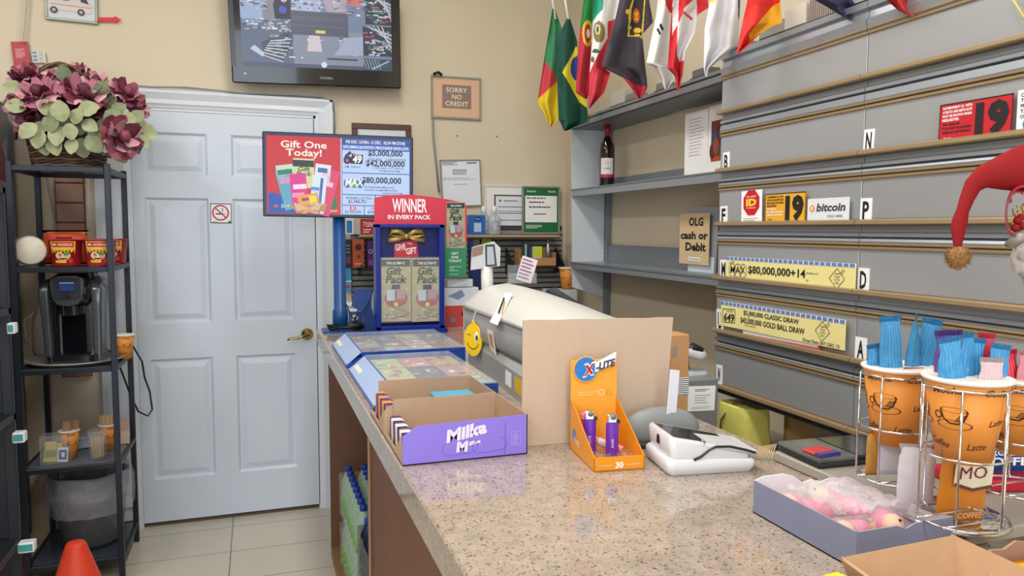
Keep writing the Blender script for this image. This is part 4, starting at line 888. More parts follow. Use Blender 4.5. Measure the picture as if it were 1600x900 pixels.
# ================================================================== flap-front display cabinets
FX = 1.392
LIP = [1.837, 1.657, 1.49, 1.321, 1.153, .977]; UP = [1.948, 1.773, 1.604, 1.436, 1.272, 1.102]
def display(name, label, ya, yb, letters):
    r = thing(name, label, 'cabinet', ((FX+XW)/2, (ya+yb)/2, .957)); g = .0012; ya += g; yb -= g
    m = MB(); m.box((FX+.04, ya, .965), (XW-.003, yb, zT), STEELD); m.build('carcass', r)
    m = MB(); m.ext([(FX+.05, 1.952), (FX-.004, 1.952), (FX-.008, 1.978), (FX-.002, 1.982), (FX+.003, 2.003), (FX-.006, 2.006), (FX-.006, 2.022), (XW-.003, 2.022), (XW-.003, 2.0), (FX+.05, 2.0)], 'y', ya, yb, STEEL); m.build('canopy', r)
    m = MB(); m.box((FX+.004, ya, .957), (FX+.05, yb, .975), mat('3a3d42', .5)); m.build('bottom_rail', r)
    for k in range(6):
        L0, U0 = LIP[k], UP[k]
        m = MB(); m.box((FX, ya, L0+.004), (FX+.006, yb, U0-.002), FLAPM, .001); fp = m.build('flap', r)
        m = MB(); m.ext([(FX+.006, L0), (FX-.018, L0), (FX-.020, L0+.003), (FX-.019, L0+.011), (FX-.012, L0+.014), (FX-.012, L0+.009), (FX-.001, L0+.008), (FX-.001, L0+.016), (FX+.006, L0+.016)], 'y', ya, yb, GOLD)
        m.build('price_rail', fp)
        m = MB(); m.box((FX-.005, ya, U0-.004), (FX+.006, yb, U0+.003), GOLD, .001); m.box((FX-.007, ya, U0+.006), (FX+.006, yb, U0+.011), GOLD, .001); m.box((FX-.002, ya, U0+.002), (FX+.006, yb, U0+.007), mat('5a4426', .5)); m.build('top_trim', fp)
        # shelf rail between rows
        if k < 5:
            m = MB(); zt_, zb_ = L0-.001, UP[k+1]+.011
            m.ext([(FX+.045, zt_), (FX+.004, zt_), (FX+.004, zt_-.014), (FX-.004, zt_-.018), (FX-.004, zt_-.026), (FX+.012, zt_-.028), (FX+.012, zt_-.030), (FX-.002, zt_-.032), (FX-.005, zb_+.004), (FX-.003, zb_), (FX+.045, zb_)], 'y', ya, yb, STEEL); m.build('shelf_rail', r)
    return r
YD0, YD1, YD2 = 2.022, 1.434, .80
displ = display('flap_display_cabinet', 'left grey steel flap-front wall cabinet, column with letters B F M W', YD1, YD0, None)
dispr = display('flap_display_cabinet', 'right grey steel flap-front wall cabinet, column with letters N P D A', YD2, YD1, None)
LX = FX-.0015
def letter(ch, BL, BR, TL, row, lab):
    M, wd, hd = frameM(*px('x', LX, BL, BR, TL)); m = MB(M); m.box((0, 0, 0), (wd, .0012, hd), PAPER); m.text(ch, wd/2, .15*hd, .7*hd, INK, w=.56*wd, bold=.03)
    m.build('letter_card', label=lab, cat='letter card', group='letter cards on the display')
for ch, a, b, c in (('B', (1129, 267.5), (1139, 266.5), (1132, 238.5)), ('F', (1125, 351.5), (1136, 351), (1127, 322.5)), ('M', (1125, 434.5), (1136, 435), (1126.5, 406)), ('U', (1120, 518), (1130, 519), (1122, 483)), ('W', (1119, 599), (1128, 601.5), (1121, 570)),
                    ('N', (1348, 239), (1364, 238), (1352, 202.5)), ('P', (1343, 347), (1361, 347), (1347, 310)), ('D', (1339, 455), (1357, 457), (1343, 418.5)), ('A', (1335, 562), (1353, 566), (1341, 527))):
    letter(ch, a, b, c, 0, 'white card with black letter '+ch+' on the flap display')
YEL = mat('e9df9a', .6); BLB = mat('5f80c4', .6)
def checks(m, w, h):
    m.rect(0, .86*h, w, h, PAPER)
    n = int(w/.02)
    for i in range(n): m.rect(w*(i+.05)/n, .87*h, w*(i+.85)/n, .99*h, BLB, 2)
def diamond(m, cx, cz, r, h):
    m.line([(cx-r, cz), (cx, cz+r), (cx+r, cz), (cx, cz-r), (cx-r, cz)], .0015, INK, 2)
    for i, t in enumerate(('SIGN', 'YOUR', 'LOTTO', 'TICKET')): m.text(t, cx, cz+r*(.38-.3*i), r*.17, INK, l=2, w=r*(.55 if i in (0, 3) else .75))
    m.line([(cx+r*.3, cz+r*.45), (cx+r*.8, cz+r*.95), (cx+r*.95, cz+r*.8), (cx+r*.5, cz+r*.35)], .0012, INK, 2)
def d_max(m, w, h):
    checks(m, w, h)
    for i, (ch) in enumerate('MAX'):
        m.ring((.065+.05*i)*w, .42*h, .034*w, .0015, INK, 2, rz=.3*h); m.text(ch, (.065+.05*i)*w, .3*h, .3*h, INK, l=2, w=.04*w, shear=.1*(1-i))
    m.text('LOTTO', .06*w, .72*h, .08*h, INK, w=.05*w, rot=12, l=3)
    m.text('$80,000,000+14', .44*w, .36*h, .30*h, INK, w=.46*w, bold=.02, l=2); m.text('MAXMILLIONS', .72*w, .52*h, .05*h, INK, w=.08*w, l=2); m.text('Est', .685*w, .24*h, .07*h, mat('555555', .6), l=2)
    m.text('Draw Date  FRI DEC 12', .43*w, .04*h, .09*h, INK, w=.24*w, l=2); diamond(m, .885*w, .43*h, .37*h, h)
RX_ = FX-.009
sheet('lotto_max_strip', 'yellow jackpot strip reading $80,000,000+14 in the third flap row', 'sign', *px('x', RX_, (1134, 436), (1336, 457), (1137, 401)), YEL, d_max, .0012)
def d_649(m, w, h):
    checks(m, w, h)
    m.line([(.02*w, .15*h), (.02*w, .7*h), (.14*w, .74*h), (.14*w, .2*h), (.02*w, .15*h)], .0018, INK, 2); m.text('649', .08*w, .22*h, .32*h, INK, w=.1*w, bold=.02, shear=.15, l=2); m.text('LOTTO', .09*w, .6*h, .07*h, INK, w=.06*w, l=2)
    m.text('$5,000,000 CLASSIC DRAW', .45*w, .60*h, .17*h, INK, w=.46*w, bold=.015, l=2); m.text('+', .27*w, .47*h, .13*h, INK, l=2); m.text('$42,000,000 GOLD BALL DRAW', .46*w, .28*h, .2*h, INK, w=.53*w, bold=.015, l=2)
    m.text('or $1 million', .28*w, .17*h, .07*h, RED, w=.1*w, l=2); m.text('Draw Date SAT DEC 13', .84*w, .04*h, .11*h, INK, w=.25*w, l=2); diamond(m, .85*w, .5*h, .34*h, h)
sheet('gold_ball_strip', 'yellow jackpot strip reading $42,000,000 gold ball draw in the fourth flap row', 'sign', *px('x', RX_-.002, (1126, 508), (1320, 548), (1130, 471)), YEL, d_649, .0012)
def d_rw(m, w, h): m.rect(.02*w, .25*h, .98*w, h, PAPER); m.ring(.12*w, .8*h, .04*w, .006, RED, 2, rz=.2*h); m.scribble(.3*w, .6*h, .7*w, .8*h, 1, INK, 2); m.pol([(.75*w, .6*h), (.9*w, .9*h), (.95*w, .6*h)], mat('4aa6b8', .5), 2)
sheet('red_edged_notice', 'white notice with red lower edge tucked behind the gold ball strip', 'notice', *px('x', RX_+.003, (1159, 527), (1281, 552), (1160, 500)), mat('d84050', .5), d_rw, .0012)
def d_stop(m, w, h):
    rr_ = .42*w; P8 = [(w*.5+rr_*math.cos(R_(22.5+45*i)), .62*h+rr_*math.sin(R_(22.5+45*i))) for i in range(8)]; m.pol(P8, RED); m.text('ID', .5*w, .53*h, .2*h, mat('f2d23a', .5), w=.5*w, bold=.05, l=2); m.text('WE CHECK', .5*w, .78*h, .05*h, PAPER, w=.5*w, l=2); m.text('IT IS THE LAW', .5*w, .44*h, .04*h, PAPER, w=.45*w, l=2); m.scribble(.12*w, .05*h, .88*w, .17*h, 2, GREY, 1)
sheet('id_sign', 'white notice with red octagon reading ID in the second flap row', 'sign', *px('x', RX_, (1158, 349), (1190, 347.5), (1162, 299)), PAPER, d_stop, .0012)
def d_19(bc, tc, hi):
    def f(m, w, h):
        for a in ((0, 0, w, .03*h), (0, .97*h, w, h), (0, 0, .012*w, h), (.988*w, 0, w, h)): m.rect(*a, INK)
        m.text('19', .74*w, .12*h, .72*h, INK, w=.44*w, bold=.06, l=2)
        L_ = ['GOVERNMENT I.D. WITH', 'A PHOTO AND BIRTH DATE', 'MUST BE SHOWN WHEN', 'REQUESTED.', 'You must be', '19 or older to purchase', 'tobacco products.']
        for i, t in enumerate(L_): m.text(t, .05*w, (.85-.105*i)*h, .065*h, hi if i < 4 else tc, al='l', w=.42*w if i not in (3, 4) else .25*w, bold=.03, l=2)
        m.text('Ontario', .08*w, .06*h, .06*h, hi, al='l', l=2, w=.12*w)
    return f
sheet('yellow_age_sign', 'yellow age sign with large black 19 between the ID and bitcoin signs', 'sign', *px('x', RX_, (1195, 347), (1258, 346), (1199, 303.5)), mat('e8ac2c', .5), d_19('', PAPER, INK), .0012)
def d_btc(m, w, h):
    O = mat('ee8a2c', .4); m.disc(.12*w, .55*h, .16*h, O); m.text('B', .12*w, .47*h, .17*h, PAPER, bold=.03, l=2, shear=.1); m.text('bitcoin', .57*w, .42*h, .34*h, mat('3c3f45', .5), w=.68*w, bold=.03, shear=.2); m.text('SOLD HERE', .68*w, .14*h, .1*h, mat('5a5d63', .5), w=.36*w)
sheet('bitcoin_sign', 'white bitcoin sold here sign in the second flap row', 'sign', *px('x', RX_, (1261, 345), (1326, 344), (1265, 311)), mat('dfe3ea', .4), d_btc, .0015)
sheet('red_age_sign', 'red age sign with large black 19 in the upper right flap row', 'sign', *px('x', RX_, (1466, 223), (1580, 210), (1473, 164)), mat('c2202e', .5), d_19('', INK, PAPER), .0012)
def d_ots(m, w, h):
    for i, t in enumerate(('ONTARIO', 'TOBACCO', 'PRODUCTS', 'TAX', 'OR STAMP')): m.text(t, .08*w, (.84-.12*i)*h, .08*h, INK, al='l', bold=.02)
    m.disc(.3*w, .22*h, .16*h, mat('3f8fb0', .5)); m.text('T', .3*w, .15*h, .14*h, PAPER, l=2, bold=.03)
sheet('tax_notice', 'white notice cut by the right photo edge beside the red age sign', 'notice', *px('x', RX_, (1587, 211), (1660, 202), (1594, 141)), PAPER, d_ots, .0012)
m = MB(); m.tube(px('x', FX-.015, (1577, -8), (1588, 8), (1604, 34)), .0022, mat('cfc070', .5)); m.build('yellow_string', label='thin yellow string hanging across the top right flap', cat='string')
# clips and holders along the top
def topblk(name, label, cat, x0, x1, yb_, h, mt, yy, dep=.08, rib=False):
    a = H(x0, yb_[0], 'x', FX+.02); b = H(x1, yb_[1], 'x', FX+.02); z = 2.0225
    m = MB(); m.box((FX+.02, b.y, z), (FX+.02+dep, a.y, z+.012), BLACK)
    if rib:
        n = 16
        for i in range(n): m.box((FX+.024, b.y+(a.y-b.y)*i/n, z+.012), (FX+.02+dep, b.y+(a.y-b.y)*(i+.55)/n, z+h), mt)
        m.box((FX+.03, b.y, z+.012), (FX+.02+dep, a.y, z+h-.002), mt)
    else: m.box((FX+.022, b.y, z+.012), (FX+.02+dep, a.y, z+h), mt, .003)
    m.build(name, label=label, cat=cat)
RIB = mat('b7b7b4', .25, .5)
topblk('clip_box', 'small grey clip box on the cabinet top below the red and yellow flag', 'box', 1184, 1222, (72, 62), .05, mat('8b8780', .5), 0)
topblk('clip_box', 'white block on the cabinet top right of the grey clip box', 'box', 1223, 1256, (60, 50), .07, mat('c9c4b8', .5), 0)
topblk('ribbed_tray', 'ribbed silver tray on the cabinet top left of the navy flag', 'tray', 1260, 1316, (50, 30), .07, RIB, 0, rib=True)
topblk('clip_box', 'pale block on the cabinet top behind the navy flag', 'box', 1318, 1356, (28, 16), .07, mat('bfb9ab', .5), 0)
topblk('ribbed_tray', 'ribbed silver tray on the cabinet top behind the small red flag', 'tray', 1361, 1400, (14, 0), .08, RIB, 0, rib=True)
topblk('clip_box', 'small grey block at the left end of the cabinet top', 'box', 1141, 1164, (87, 79), .03, mat('8b8780', .5), 0)
def shblk(lab, x0, x1, h, mt):
    a = H(x0, 130, 'x', XF+.01); b = H(x1, 130, 'x', XF+.01); z = zT-.0145
    m = MB(); m.box((XF+.012, b.y, z), (XF+.08, a.y, z+.03), BLACK); m.box((XF+.02, b.y, z+.03), (XF+.08, a.y, z+h), mt, .003); m.build('clip_box', label=lab, cat='box')
shblk('grey clip box on the top shelf below the black flag', 975, 990, .06, mat('8b8780', .5)); shblk('white clip block on the top shelf right of the Mexican flag', 952, 972, .09, mat('c9c6bf', .5))
shblk('grey clip box on the top shelf between black and Korean flags', 1021, 1035, .06, mat('8b8780', .5)); shblk('grey clip box on the top shelf between Canadian and white flags', 1077, 1099, .06, mat('6c6c6e', .5))
# ================================================================== counter
def granite(nt, b, N, L):
    tc = N('ShaderNodeTexCoord'); n1 = N('ShaderNodeTexNoise'); n1.inputs['Scale'].default_value = 34; n1.inputs['Detail'].default_value = 10; n1.inputs['Roughness'].default_value = .75
    L(tc.outputs['Object'], n1.inputs['Vector']); r = N('ShaderNodeValToRGB'); e = r.color_ramp.elements
    e[0].position = .30; e[0].color = rgb('7f736a'); e[1].position = .68; e[1].color = rgb('b5aa9c')
    x = e.new(.45); x.color = rgb('9f9487'); x = e.new(.56); x.color = rgb('ab9a8d')
    L(n1.outputs['Fac'], r.inputs['Fac'])
    v = N('ShaderNodeTexNoise'); v.inputs['Scale'].default_value = 210; v.inputs['Detail'].default_value = 4; L(tc.outputs['Object'], v.inputs['Vector'])
    r2 = N('ShaderNodeValToRGB'); r2.color_ramp.elements[0].position = .34; r2.color_ramp.elements[1].position = .42; L(v.outputs['Fac'], r2.inputs['Fac'])
    mx = N('ShaderNodeMix'); mx.data_type = 'RGBA'; mx.inputs[6].default_value = rgb('5d4d45'); L(r2.outputs['Color'], mx.inputs[0]); L(r.outputs['Color'], mx.inputs[7])
    L(mx.outputs[2], b.inputs['Base Color']); b.inputs['Roughness'].default_value = .07; b.inputs['IOR'].default_value = 1.7
GRAN = nodemat('granite', granite)
WOOD = mat('6b4a38', .55, var=.15, vs=4)
SX0, SX1, SY0, SY1 = .247, .985, .30, 3.378
ctr = thing('shop_counter', 'long shop counter with speckled beige granite top and brown cabinet', 'counter', (.6, 1.9, 0))
m = MB(); m.box((SX0, SY0, .967), (SX1, SY1, TC), GRAN, .004); m.build('granite_top', ctr)
c0, c1 = .292, .95
m = MB(); m.box((c0, SY1-.05, 0), (c1, SY1-.03, .967), WOOD); m.build('end_panel', ctr)
m = MB(); m.box((c1-.02, 2.10, .04), (c1, SY1-.05, .967), WOOD); m.build('back_panel', ctr)
m = MB(); m.box((c0, 2.075, 0), (c1, 2.10, .967), WOOD); m.box((c0-.003, 2.074, 0), (c0, 2.101, .967), mat('a08468', .5)); m.build('divider_panel', ctr)
m = MB(); m.box((c0, 2.10, 0), (c1-.02, SY1-.05, .045), mat('8f6a45', .6)); m.build('bottom_board', ctr)
m = MB(); m.box((c0+.004, SY0+.05, 0), (c1, 2.075, .967), WOOD); m.build('front_panel', ctr)
# pale return board resting over the granite toward the right wall
MB().box((.940, .748, TC+.0004), (1.365, 1.165, TC+.02), mat('a39d94', .35, var=.05), .003).build('counter_flap', label='grey laminate board bridging from granite counter to the right wall', cat='board')
dk = thing('staff_desk', 'low staff desk behind the counter', 'desk', (1.15, 1.6, 0))
MB().box((1.0, 1.3, .78), (1.28, 2.0, .80), mat('8a8078', .6), .002).build('desk_top', dk)
MB().box((1.02, 1.32, 0), (1.26, 1.98, .78), mat('5c5148', .7)).build('desk_body', dk)
lg = thing('wall_ledge', 'low ledge under the flap display on the right wall', 'ledge', (1.55, 2.02, 0))
MB().box((1.36, 1.75, .0), (XW-.002, 2.2, .76), mat('7c7166', .7)).build('ledge_body', lg)
MB().box((1.35, 1.74, .76), (XW-.002, 2.2, .78), mat('9a8f80', .6), .002).build('ledge_top', lg)
# ---- water bottle packs in the bay
WB = mat('b9d6c4', .08, alpha=.45); CAPB = mat('1c3c9c', .4); LBG = mat('5fae3a', .4); WRP = clearwrap('ffffff', .14)
def pack(z0, x0, y0, nx, ny, label, lab, dark=False):
    r = thing('water_bottle_pack', label, 'bottle pack', (x0+.03*nx, y0+.03*ny, z0)); pb = None
    for i in range(nx):
        for j in range(ny):
            c = Vector((x0+.033+.066*i, y0+.033+.066*j, z0))
            m = MB(); m.lathe([(0, 0), (.028, 0), (.031, .006), (.029, .02), (.031, .04), (.0312, .10), (.029, .12), (.031, .14), (.027, .165), (.014, .19), (.0125, .20), (0, .20)], WB if not dark else mat('1d2740', .15), 14, c=c)
            m.lathe([(.0316, .045), (.0318, .095)], lab, 14, c=c); m.lathe([(0, .196), (.0145, .196), (.0145, .212), (.013, .215), (0, .215)], CAPB, 12, c=c); m.build('bottle', r)
    a = Vector((x0-.002, y0-.002, z0)); b = Vector((x0+.066*nx+.002, y0+.066*ny+.002, z0+.185))
    m = MB()
    def side(p, q):
        def fn(u, v): 
            o = p.lerp(q, u); o = Vector((o.x, o.y, z0+.18*v)); k = .004*noise.noise(Vector((u*9, v*6, p.x*10+p.y))); n = (q-p).cross(Vector((0, 0, 1))).normalized(); return o+n*k
        return fn
    P = [Vector((a.x, a.y, 0)), Vector((b.x, a.y, 0)), Vector((b.x, b.y, 0)), Vector((a.x, b.y, 0))]
    for k in range(4): m.grid(side(P[k], P[(k+1) % 4]), 20, 10, WRP if not dark else clearwrap('30364a', .5, .15))
    m.build('shrink_wrap', r)
pack(.0455, .315, 2.62, 3, 8, 'lower clear pack of water bottles under the counter', LBG)
pack(.2615, .315, 2.62, 3, 8, 'upper clear pack of blue-capped water bottles with green labels under the counter', LBG)
pack(.0455, .315, 2.16, 3, 6, 'lower dark-wrapped bottle pack nearest the counter divider', mat('26325c', .4), True)
pack(.2615, .315, 2.16, 3, 6, 'upper dark-wrapped bottle pack nearest the counter divider', mat('26325c', .4), True)
# ================================================================== lottery monitor on pole
BLU = mat('1d4a86', .35); BLD = mat('16306e', .35)
pz = TC
pl = thing('lottery_monitor', 'wide lottery jackpot screen on a blue pole at the far end of the counter', 'monitor', (.35, 3.32, pz))
m = MB(); m.ext(rr(.265, .46, 3.22, 3.365, .02), 'z', pz, pz+.008, BLU); m.build('base_plate', pl)
pc = Vector((.347, 3.345, pz)); m = MB().lathe([(.034, .008), (.034, .085), (.031, .09), (.027, .092), (.027, .53)], BLU, 24, c=pc); m.build('pole', pl)
q = [H(413.5, 338, 'y', 3.34), H(645, 342, 'y', 3.26), H(406.5, 204.5, 'y', 3.34)]
q[0].x = q[2].x+.004
M, wd, hd = frameM(*q)
m = MB(M); m.box((0, 0, 0), (wd, .03, hd), mat('1e2d4c', .3), .004); m.build('case', pl)
m = MB(M @ Matrix.Translation((0, -.0012, 0)))
def E_(h, s=.85): return mat(h, .3, emit=s)
def U(u): return u*wd
def V_(v): return (1-v)*hd
m.rect(U(.025), V_(.965), U(.98), V_(.045), E_('c8232f'), 0)
m.rect(U(.51), V_(.965), U(.515), V_(.05), E_('e8eef8'), 1); m.rect(U(.515), V_(.965), U(.98), V_(.045), E_('2a4f9c'), 1)
WT = E_('f2eee6'); LB_ = E_('b7cdf2'); NV = E_('15213c')
m.text('Gift One', U(.268), V_(.18), .028, WT, w=U(.30), bold=.02, l=2); m.text('Today!', U(.268), V_(.275), .028, WT, w=U(.235), bold=.02, l=2)
rg = random.Random(2)
for i in range(90): m.disc(U(rg.uniform(.03, .505)), V_(rg.uniform(.06, .95)), .0013, E_('ec6a6e'), 1, n=6)
def card(cx, cy, w_, h_, rot, colr, l): 
    a = R_(rot); P = []
    for dx, dz in ((-.5, -.5), (.5, -.5), (.5, .5), (-.5, .5)):
        x = dx*w_; z = dz*h_; P.append((U(cx)+x*math.cos(a)-z*math.sin(a), V_(cy)+x*math.sin(a)+z*math.cos(a)))
    m.pol(P, E_(colr), l)
m.disc(U(.12), V_(.83), .03, E_('1f7a4a'), 2); m.disc(U(.44), V_(.83), .03, E_('1f7a4a'), 2)
card(.265, .48, .088, .125, -1, 'd8cf9c', 3); card(.265, .365, .088, .028, -1, '26332c', 4)
m.text('Gift', U(.265), V_(.455), .018, E_('1f3a2c'), w=.05, bold=.02, shear=.2, l=5); m.text('Pack', U(.268), V_(.51), .018, E_('1f3a2c'), w=.062, bold=.02, shear=.2, l=5)
card(.145, .47, .07, .06, 8, 'b9dccb', 4); card(.145, .47, .06, .02, 8, '2f7a58', 5); card(.155, .68, .055, .17, 14, '58a6bc', 4); card(.15, .57, .05, .025, 14, 'd28fc0', 5)
card(.39, .48, .065, .08, -6, 'dfe3ee', 4); card(.39, .44, .04, .02, -6, '3c6aa8', 5); card(.415, .7, .07, .2, -14, 'd8406c', 4); card(.42, .6, .05, .02, -14, 'f0c0d0', 5)
card(.235, .68, .068, .14, 5, 'd8308c', 6); card(.24, .64, .055, .02, 5, 'f6d8ea', 7); card(.23, .74, .05, .02, 5, 'f08cc0', 7)
card(.36, .73, .06, .16, -6, 'd6e4ec', 6); card(.375, .74, .012, .15, -6, '4a64a8', 7); card(.34, .66, .035, .014, -6, '5a8ad0', 7)
for i in range(6): card(.35, .7+.03*i, .035, .002, -6, '8a9ab0', 8)
card(.295, .79, .085, .045, 10, 'e8a03a', 8); card(.325, .785, .03, .03, 10, 'e8d83a', 9); card(.275, .79, .03, .012, 10, '8a3a8a', 9)
m.pol([(U(.185), V_(.87)), (U(.42), V_(.84)), (U(.4), V_(.93)), (U(.22), V_(.955))], E_('b98a62'), 9); m.pol([(U(.2), V_(.83)), (U(.3), V_(.89)), (U(.39), V_(.82)), (U(.36), V_(.92)), (U(.3), V_(.9)), (U(.22), V_(.93))], E_('dcb488'), 10); m.pol([(U(.29), V_(.89)), (U(.25), V_(.96)), (U(.28), V_(.96)), (U(.3), V_(.92)), (U(.33), V_(.96)), (U(.36), V_(.96)), (U(.31), V_(.89))], E_('cfa274'), 11)
m.pol([(U(.035), V_(.955))]+[(U(.035)+.115*math.cos(R_(a)), V_(.955)+.085*math.sin(R_(a))) for a in range(90, -1, -9)], E_('1f4fb0'), 3)
m.disc(U(.085), V_(.875), .010, E_('d8503c'), 4, rz=.006); m.text('50', U(.135), V_(.895), .015, E_('dfe8f6'), l=4); m.disc(U(.165), V_(.87), .006, E_('e8b83a'), 5); m.text('PlaySmart', U(.455), V_(.93), .009, WT, w=U(.065), l=3)
# right half
m.text('FRI DEC 12/VEN. 12 DÉC.  02:39 PM ET/HE', U(.745), V_(.105), .0125, WT, w=U(.40), bold=.02, l=2); m.rect(U(.52), V_(.175), U(.975), V_(.125), E_('4a7cd0'), 2); m.text('UPCOMING JACKPOTS / PROCHAINS GROS LOTS', U(.747), V_(.165), .011, WT, w=U(.44), bold=.02, l=3)
for a in ((.52, .455, .975, .185), (.52, .715, .975, .465), (.52, .845, .74, .725), (.745, .845, .975, .725), (.52, .96, .665, .855), (.67, .96, .82, .855), (.825, .96, .975, .855)): m.rect(U(a[0]), V_(a[1]), U(a[2]), V_(a[3]), LB_, 2)
m.text('6', U(.553), V_(.345), .048, NV, bold=.05, shear=.15, l=3); m.disc(U(.553), V_(.312), .007, E_('d8485c'), 4); m.pol([(U(.575), V_(.35)), (U(.655), V_(.35)), (U(.66), V_(.24)), (U(.585), V_(.225))], NV, 3); m.text('49', U(.617), V_(.335), .03, WT, w=U(.06), bold=.04, shear=.15, l=4); m.text('LOTTO', U(.62), V_(.252), .007, WT, w=U(.05), l=4)
m.text('14', U(.552), V_(.405), .013, NV, bold=.02, l=3); m.text('MAXMILLIONS', U(.61), V_(.395), .006, NV, l=3, w=U(.06))
m.text('$5,000,000', U(.81), V_(.245), .022, NV, w=U(.235), bold=.03, l=3); m.text('GOLD BALL     LA BOULE D\'OR', U(.82), V_(.305), .011, NV, w=U(.26), l=3); m.text('$42,000,000', U(.81), V_(.37), .024, NV, w=U(.265), bold=.03, l=3); m.text('or $1 million / ou 1 million $', U(.83), V_(.4), .007, NV, w=U(.2), l=3); m.text('ESTIMATED/ESTIMÉ', U(.84), V_(.435), .006, NV, w=U(.14), l=3)
for i, (cx_, cc) in enumerate(((.555, '3c6aa8'), (.6, '5aa06a'), (.64, '3c6aa8'))): m.disc(U(cx_), V_(.585), .016, E_(cc), 3, rz=.02)
m.text('MAX', U(.6), V_(.615), .032, WT, w=U(.12), bold=.03, shear=.1, l=4)
m.text('$80,000,000', U(.785), V_(.575), .025, NV, w=U(.27), bold=.03, l=3); m.text('PLUS/DES MAXMILLIONS', U(.77), V_(.635), .007, NV, w=U(.2), l=3); m.text('PLUS/ET DE MAXMILLIONS', U(.78), V_(.67), .007, NV, w=U(.22), l=3); m.text('ESTIMATED/ESTIMÉ', U(.86), V_(.705), .006, NV, w=U(.14), l=3)
m.text('POKER LOTTO', U(.63), V_(.775), .010, NV, w=U(.17), shear=.2, l=3); m.text('$1,343,751', U(.62), V_(.82), .013, NV, w=U(.12), bold=.02, l=3); m.rect(U(.57), V_(.905), U(.61), V_(.865), E_('c8232f'), 3); m.text('49', U(.59), V_(.9), .011, WT, l=4, bold=.02)
m.text('$2,000,000', U(.592), V_(.94), .010, NV, w=U(.11), bold=.01, l=3); m.text('DAILY', U(.74), V_(.895), .009, E_('c8232f'), l=3, bold=.02); m.text('$250,000', U(.74), V_(.94), .010, NV, w=U(.1), l=3); m.text('Pick 4', U(.8), V_(.8), .014, E_('c8232f'), l=3)
m.build('screen', pl)
m = MB()
for k in range(5):
    rr_ = .055+.006*k; m.tube([(.36+rr_*1.2*math.cos(a)+.004*k, 3.27+rr_*.75*math.sin(a), pz+.013+.004*k+.004*math.sin(3*a+k)) for a in [2*math.pi*i/24 for i in range(24)]], .0032, BLACK, 6, closed=True)
m.tube([(.40, 3.29, pz+.03), (.42, 3.30, pz+.09), (.46, 3.31, pz+.075), (.46, 3.30, pz+.02), (.47, 3.29, pz+.012)], .0035, BLACK, 6); m.tube([(.37, 3.36, pz+.12), (.40, 3.34, pz+.05), (.44, 3.3, pz+.02)], .0035, BLACK, 6)
m.build('cable_coil', label='coil of black cable around the foot of the monitor pole', cat='cable')
# ticket checker
tk = thing('ticket_checker', 'blue ticket checker stand between monitor pole and gift pack display', 'ticket checker', (.475, 3.2, pz))
m = MB(); m.ext(rr(.40, .462, 3.10, 3.205, .015), 'z', pz, pz+.008, BLD); m.build('base', tk)
def pp(y, *pts): return [(H(a, b, 'y', y).x, H(a, b, 'y', y).z) for a, b in pts]
m = MB(); m.ext(pp(3.15, (566, 483), (570, 500), (571, 519), (591, 519), (587, 500), (580, 480), (580, 456), (569, 455)), 'y', 3.15, 3.19, BLD); m.disc(H(573, 472, 'y', 3.148).x, H(573, 472, 'y', 3.148).z, .006, BLACK, 1) ; m.build('neck', tk)
m = MB(); m.ext(pp(3.14, (552, 480), (566, 487), (581, 460), (579, 453), (556, 452)), 'y', 3.13, 3.20, mat('1f3a7c', .35)); m.build('head', tk)
m = MB(); m.ext(pp(3.2, (578, 478), (589, 435), (589, 513), (584, 500)), 'y', 3.2, 3.21, mat('8fb0d8', .3)); m.build('light_panel', tk)
# ================================================================== gift pack display
yg = 3.14; gd = thing('gift_pack_display', 'navy framed display holding gift packs with red winner header card', 'display stand', (.63, 3.17, pz))
GB = mat('132a86', .3); gx0, gx1, gz0, gz1 = H(587, 440, 'y', yg).x, H(693, 440, 'y', yg).x, H(640, 516, 'y', yg).z, H(640, 350.5, 'y', yg).z
m = MB(); fw = .022
for a in ((gx0, gz0, gx1, gz0+fw), (gx0, gz1-fw*.7, gx1, gz1), (gx0, gz0, gx0+fw*.9, gz1), (gx1-fw, gz0, gx1, gz1)): m.box((a[0], yg-.02, a[1]), (a[2], yg+.06, a[3]), GB, .003)
m.build('frame', gd); m = MB(); m.box((gx0+.01, yg+.03, gz0+.01), (gx1-.01, yg+.05, gz1-.01), mat('10206a', .4)); m.build('back_board', gd)
m = MB(); m.ext([(yg-.03, pz+.0005), (yg+.09, pz+.0005), (yg+.06, gz0+.02), (yg-.03, gz0+.005)], 'x', gx0-.01, gx1+.01, GB); m.build('foot', gd)
GLD = mat('bfa15c', .3, .5); RDC = mat('c23448', .5)
m = MB(T(0, yg+.03, 0)); u = lambda x_, y_: pp(yg+.03, (x_, y_))[0]
m.pol([u(616, 380), u(651, 374), u(654, 402), u(616, 402)], RDC, 1); a = u(624, 389); m.text('GIVE', a[0]+.006, a[1]-.005, .026, PAPER, w=.045, bold=.02, l=2, rot=6); a = u(643, 393); m.text('GIFT', a[0], a[1]-.01, .026, PAPER, w=.045, bold=.02, l=2, rot=6); a = u(640, 382); m.text('THE', a[0], a[1], .008, PAPER, l=2)
m.build('give_the_gift_print', gd)
m = MB(); bc_ = Vector((u(634, 369)[0], yg+.012, u(634, 369)[1]))
for sg in (-1, 1):
    m.tube([bc_, bc_+Vector((sg*.03, -.005, .022)), bc_+Vector((sg*.065, -.005, .026)), bc_+Vector((sg*.072, 0, .008)), bc_+Vector((sg*.045, 0, .0)), bc_], [.006, .012, .014, .012, .009, .006], GLD, 10, flat=.5)
    m.tube([bc_, bc_+Vector((sg*.035, 0, -.012)), bc_+Vector((sg*.078, 0, -.018))], [.006, .009, .011], GLD, 8, flat=.4)
m.ball(bc_, .014, GLD, 12); m.build('gold_bow', gd)
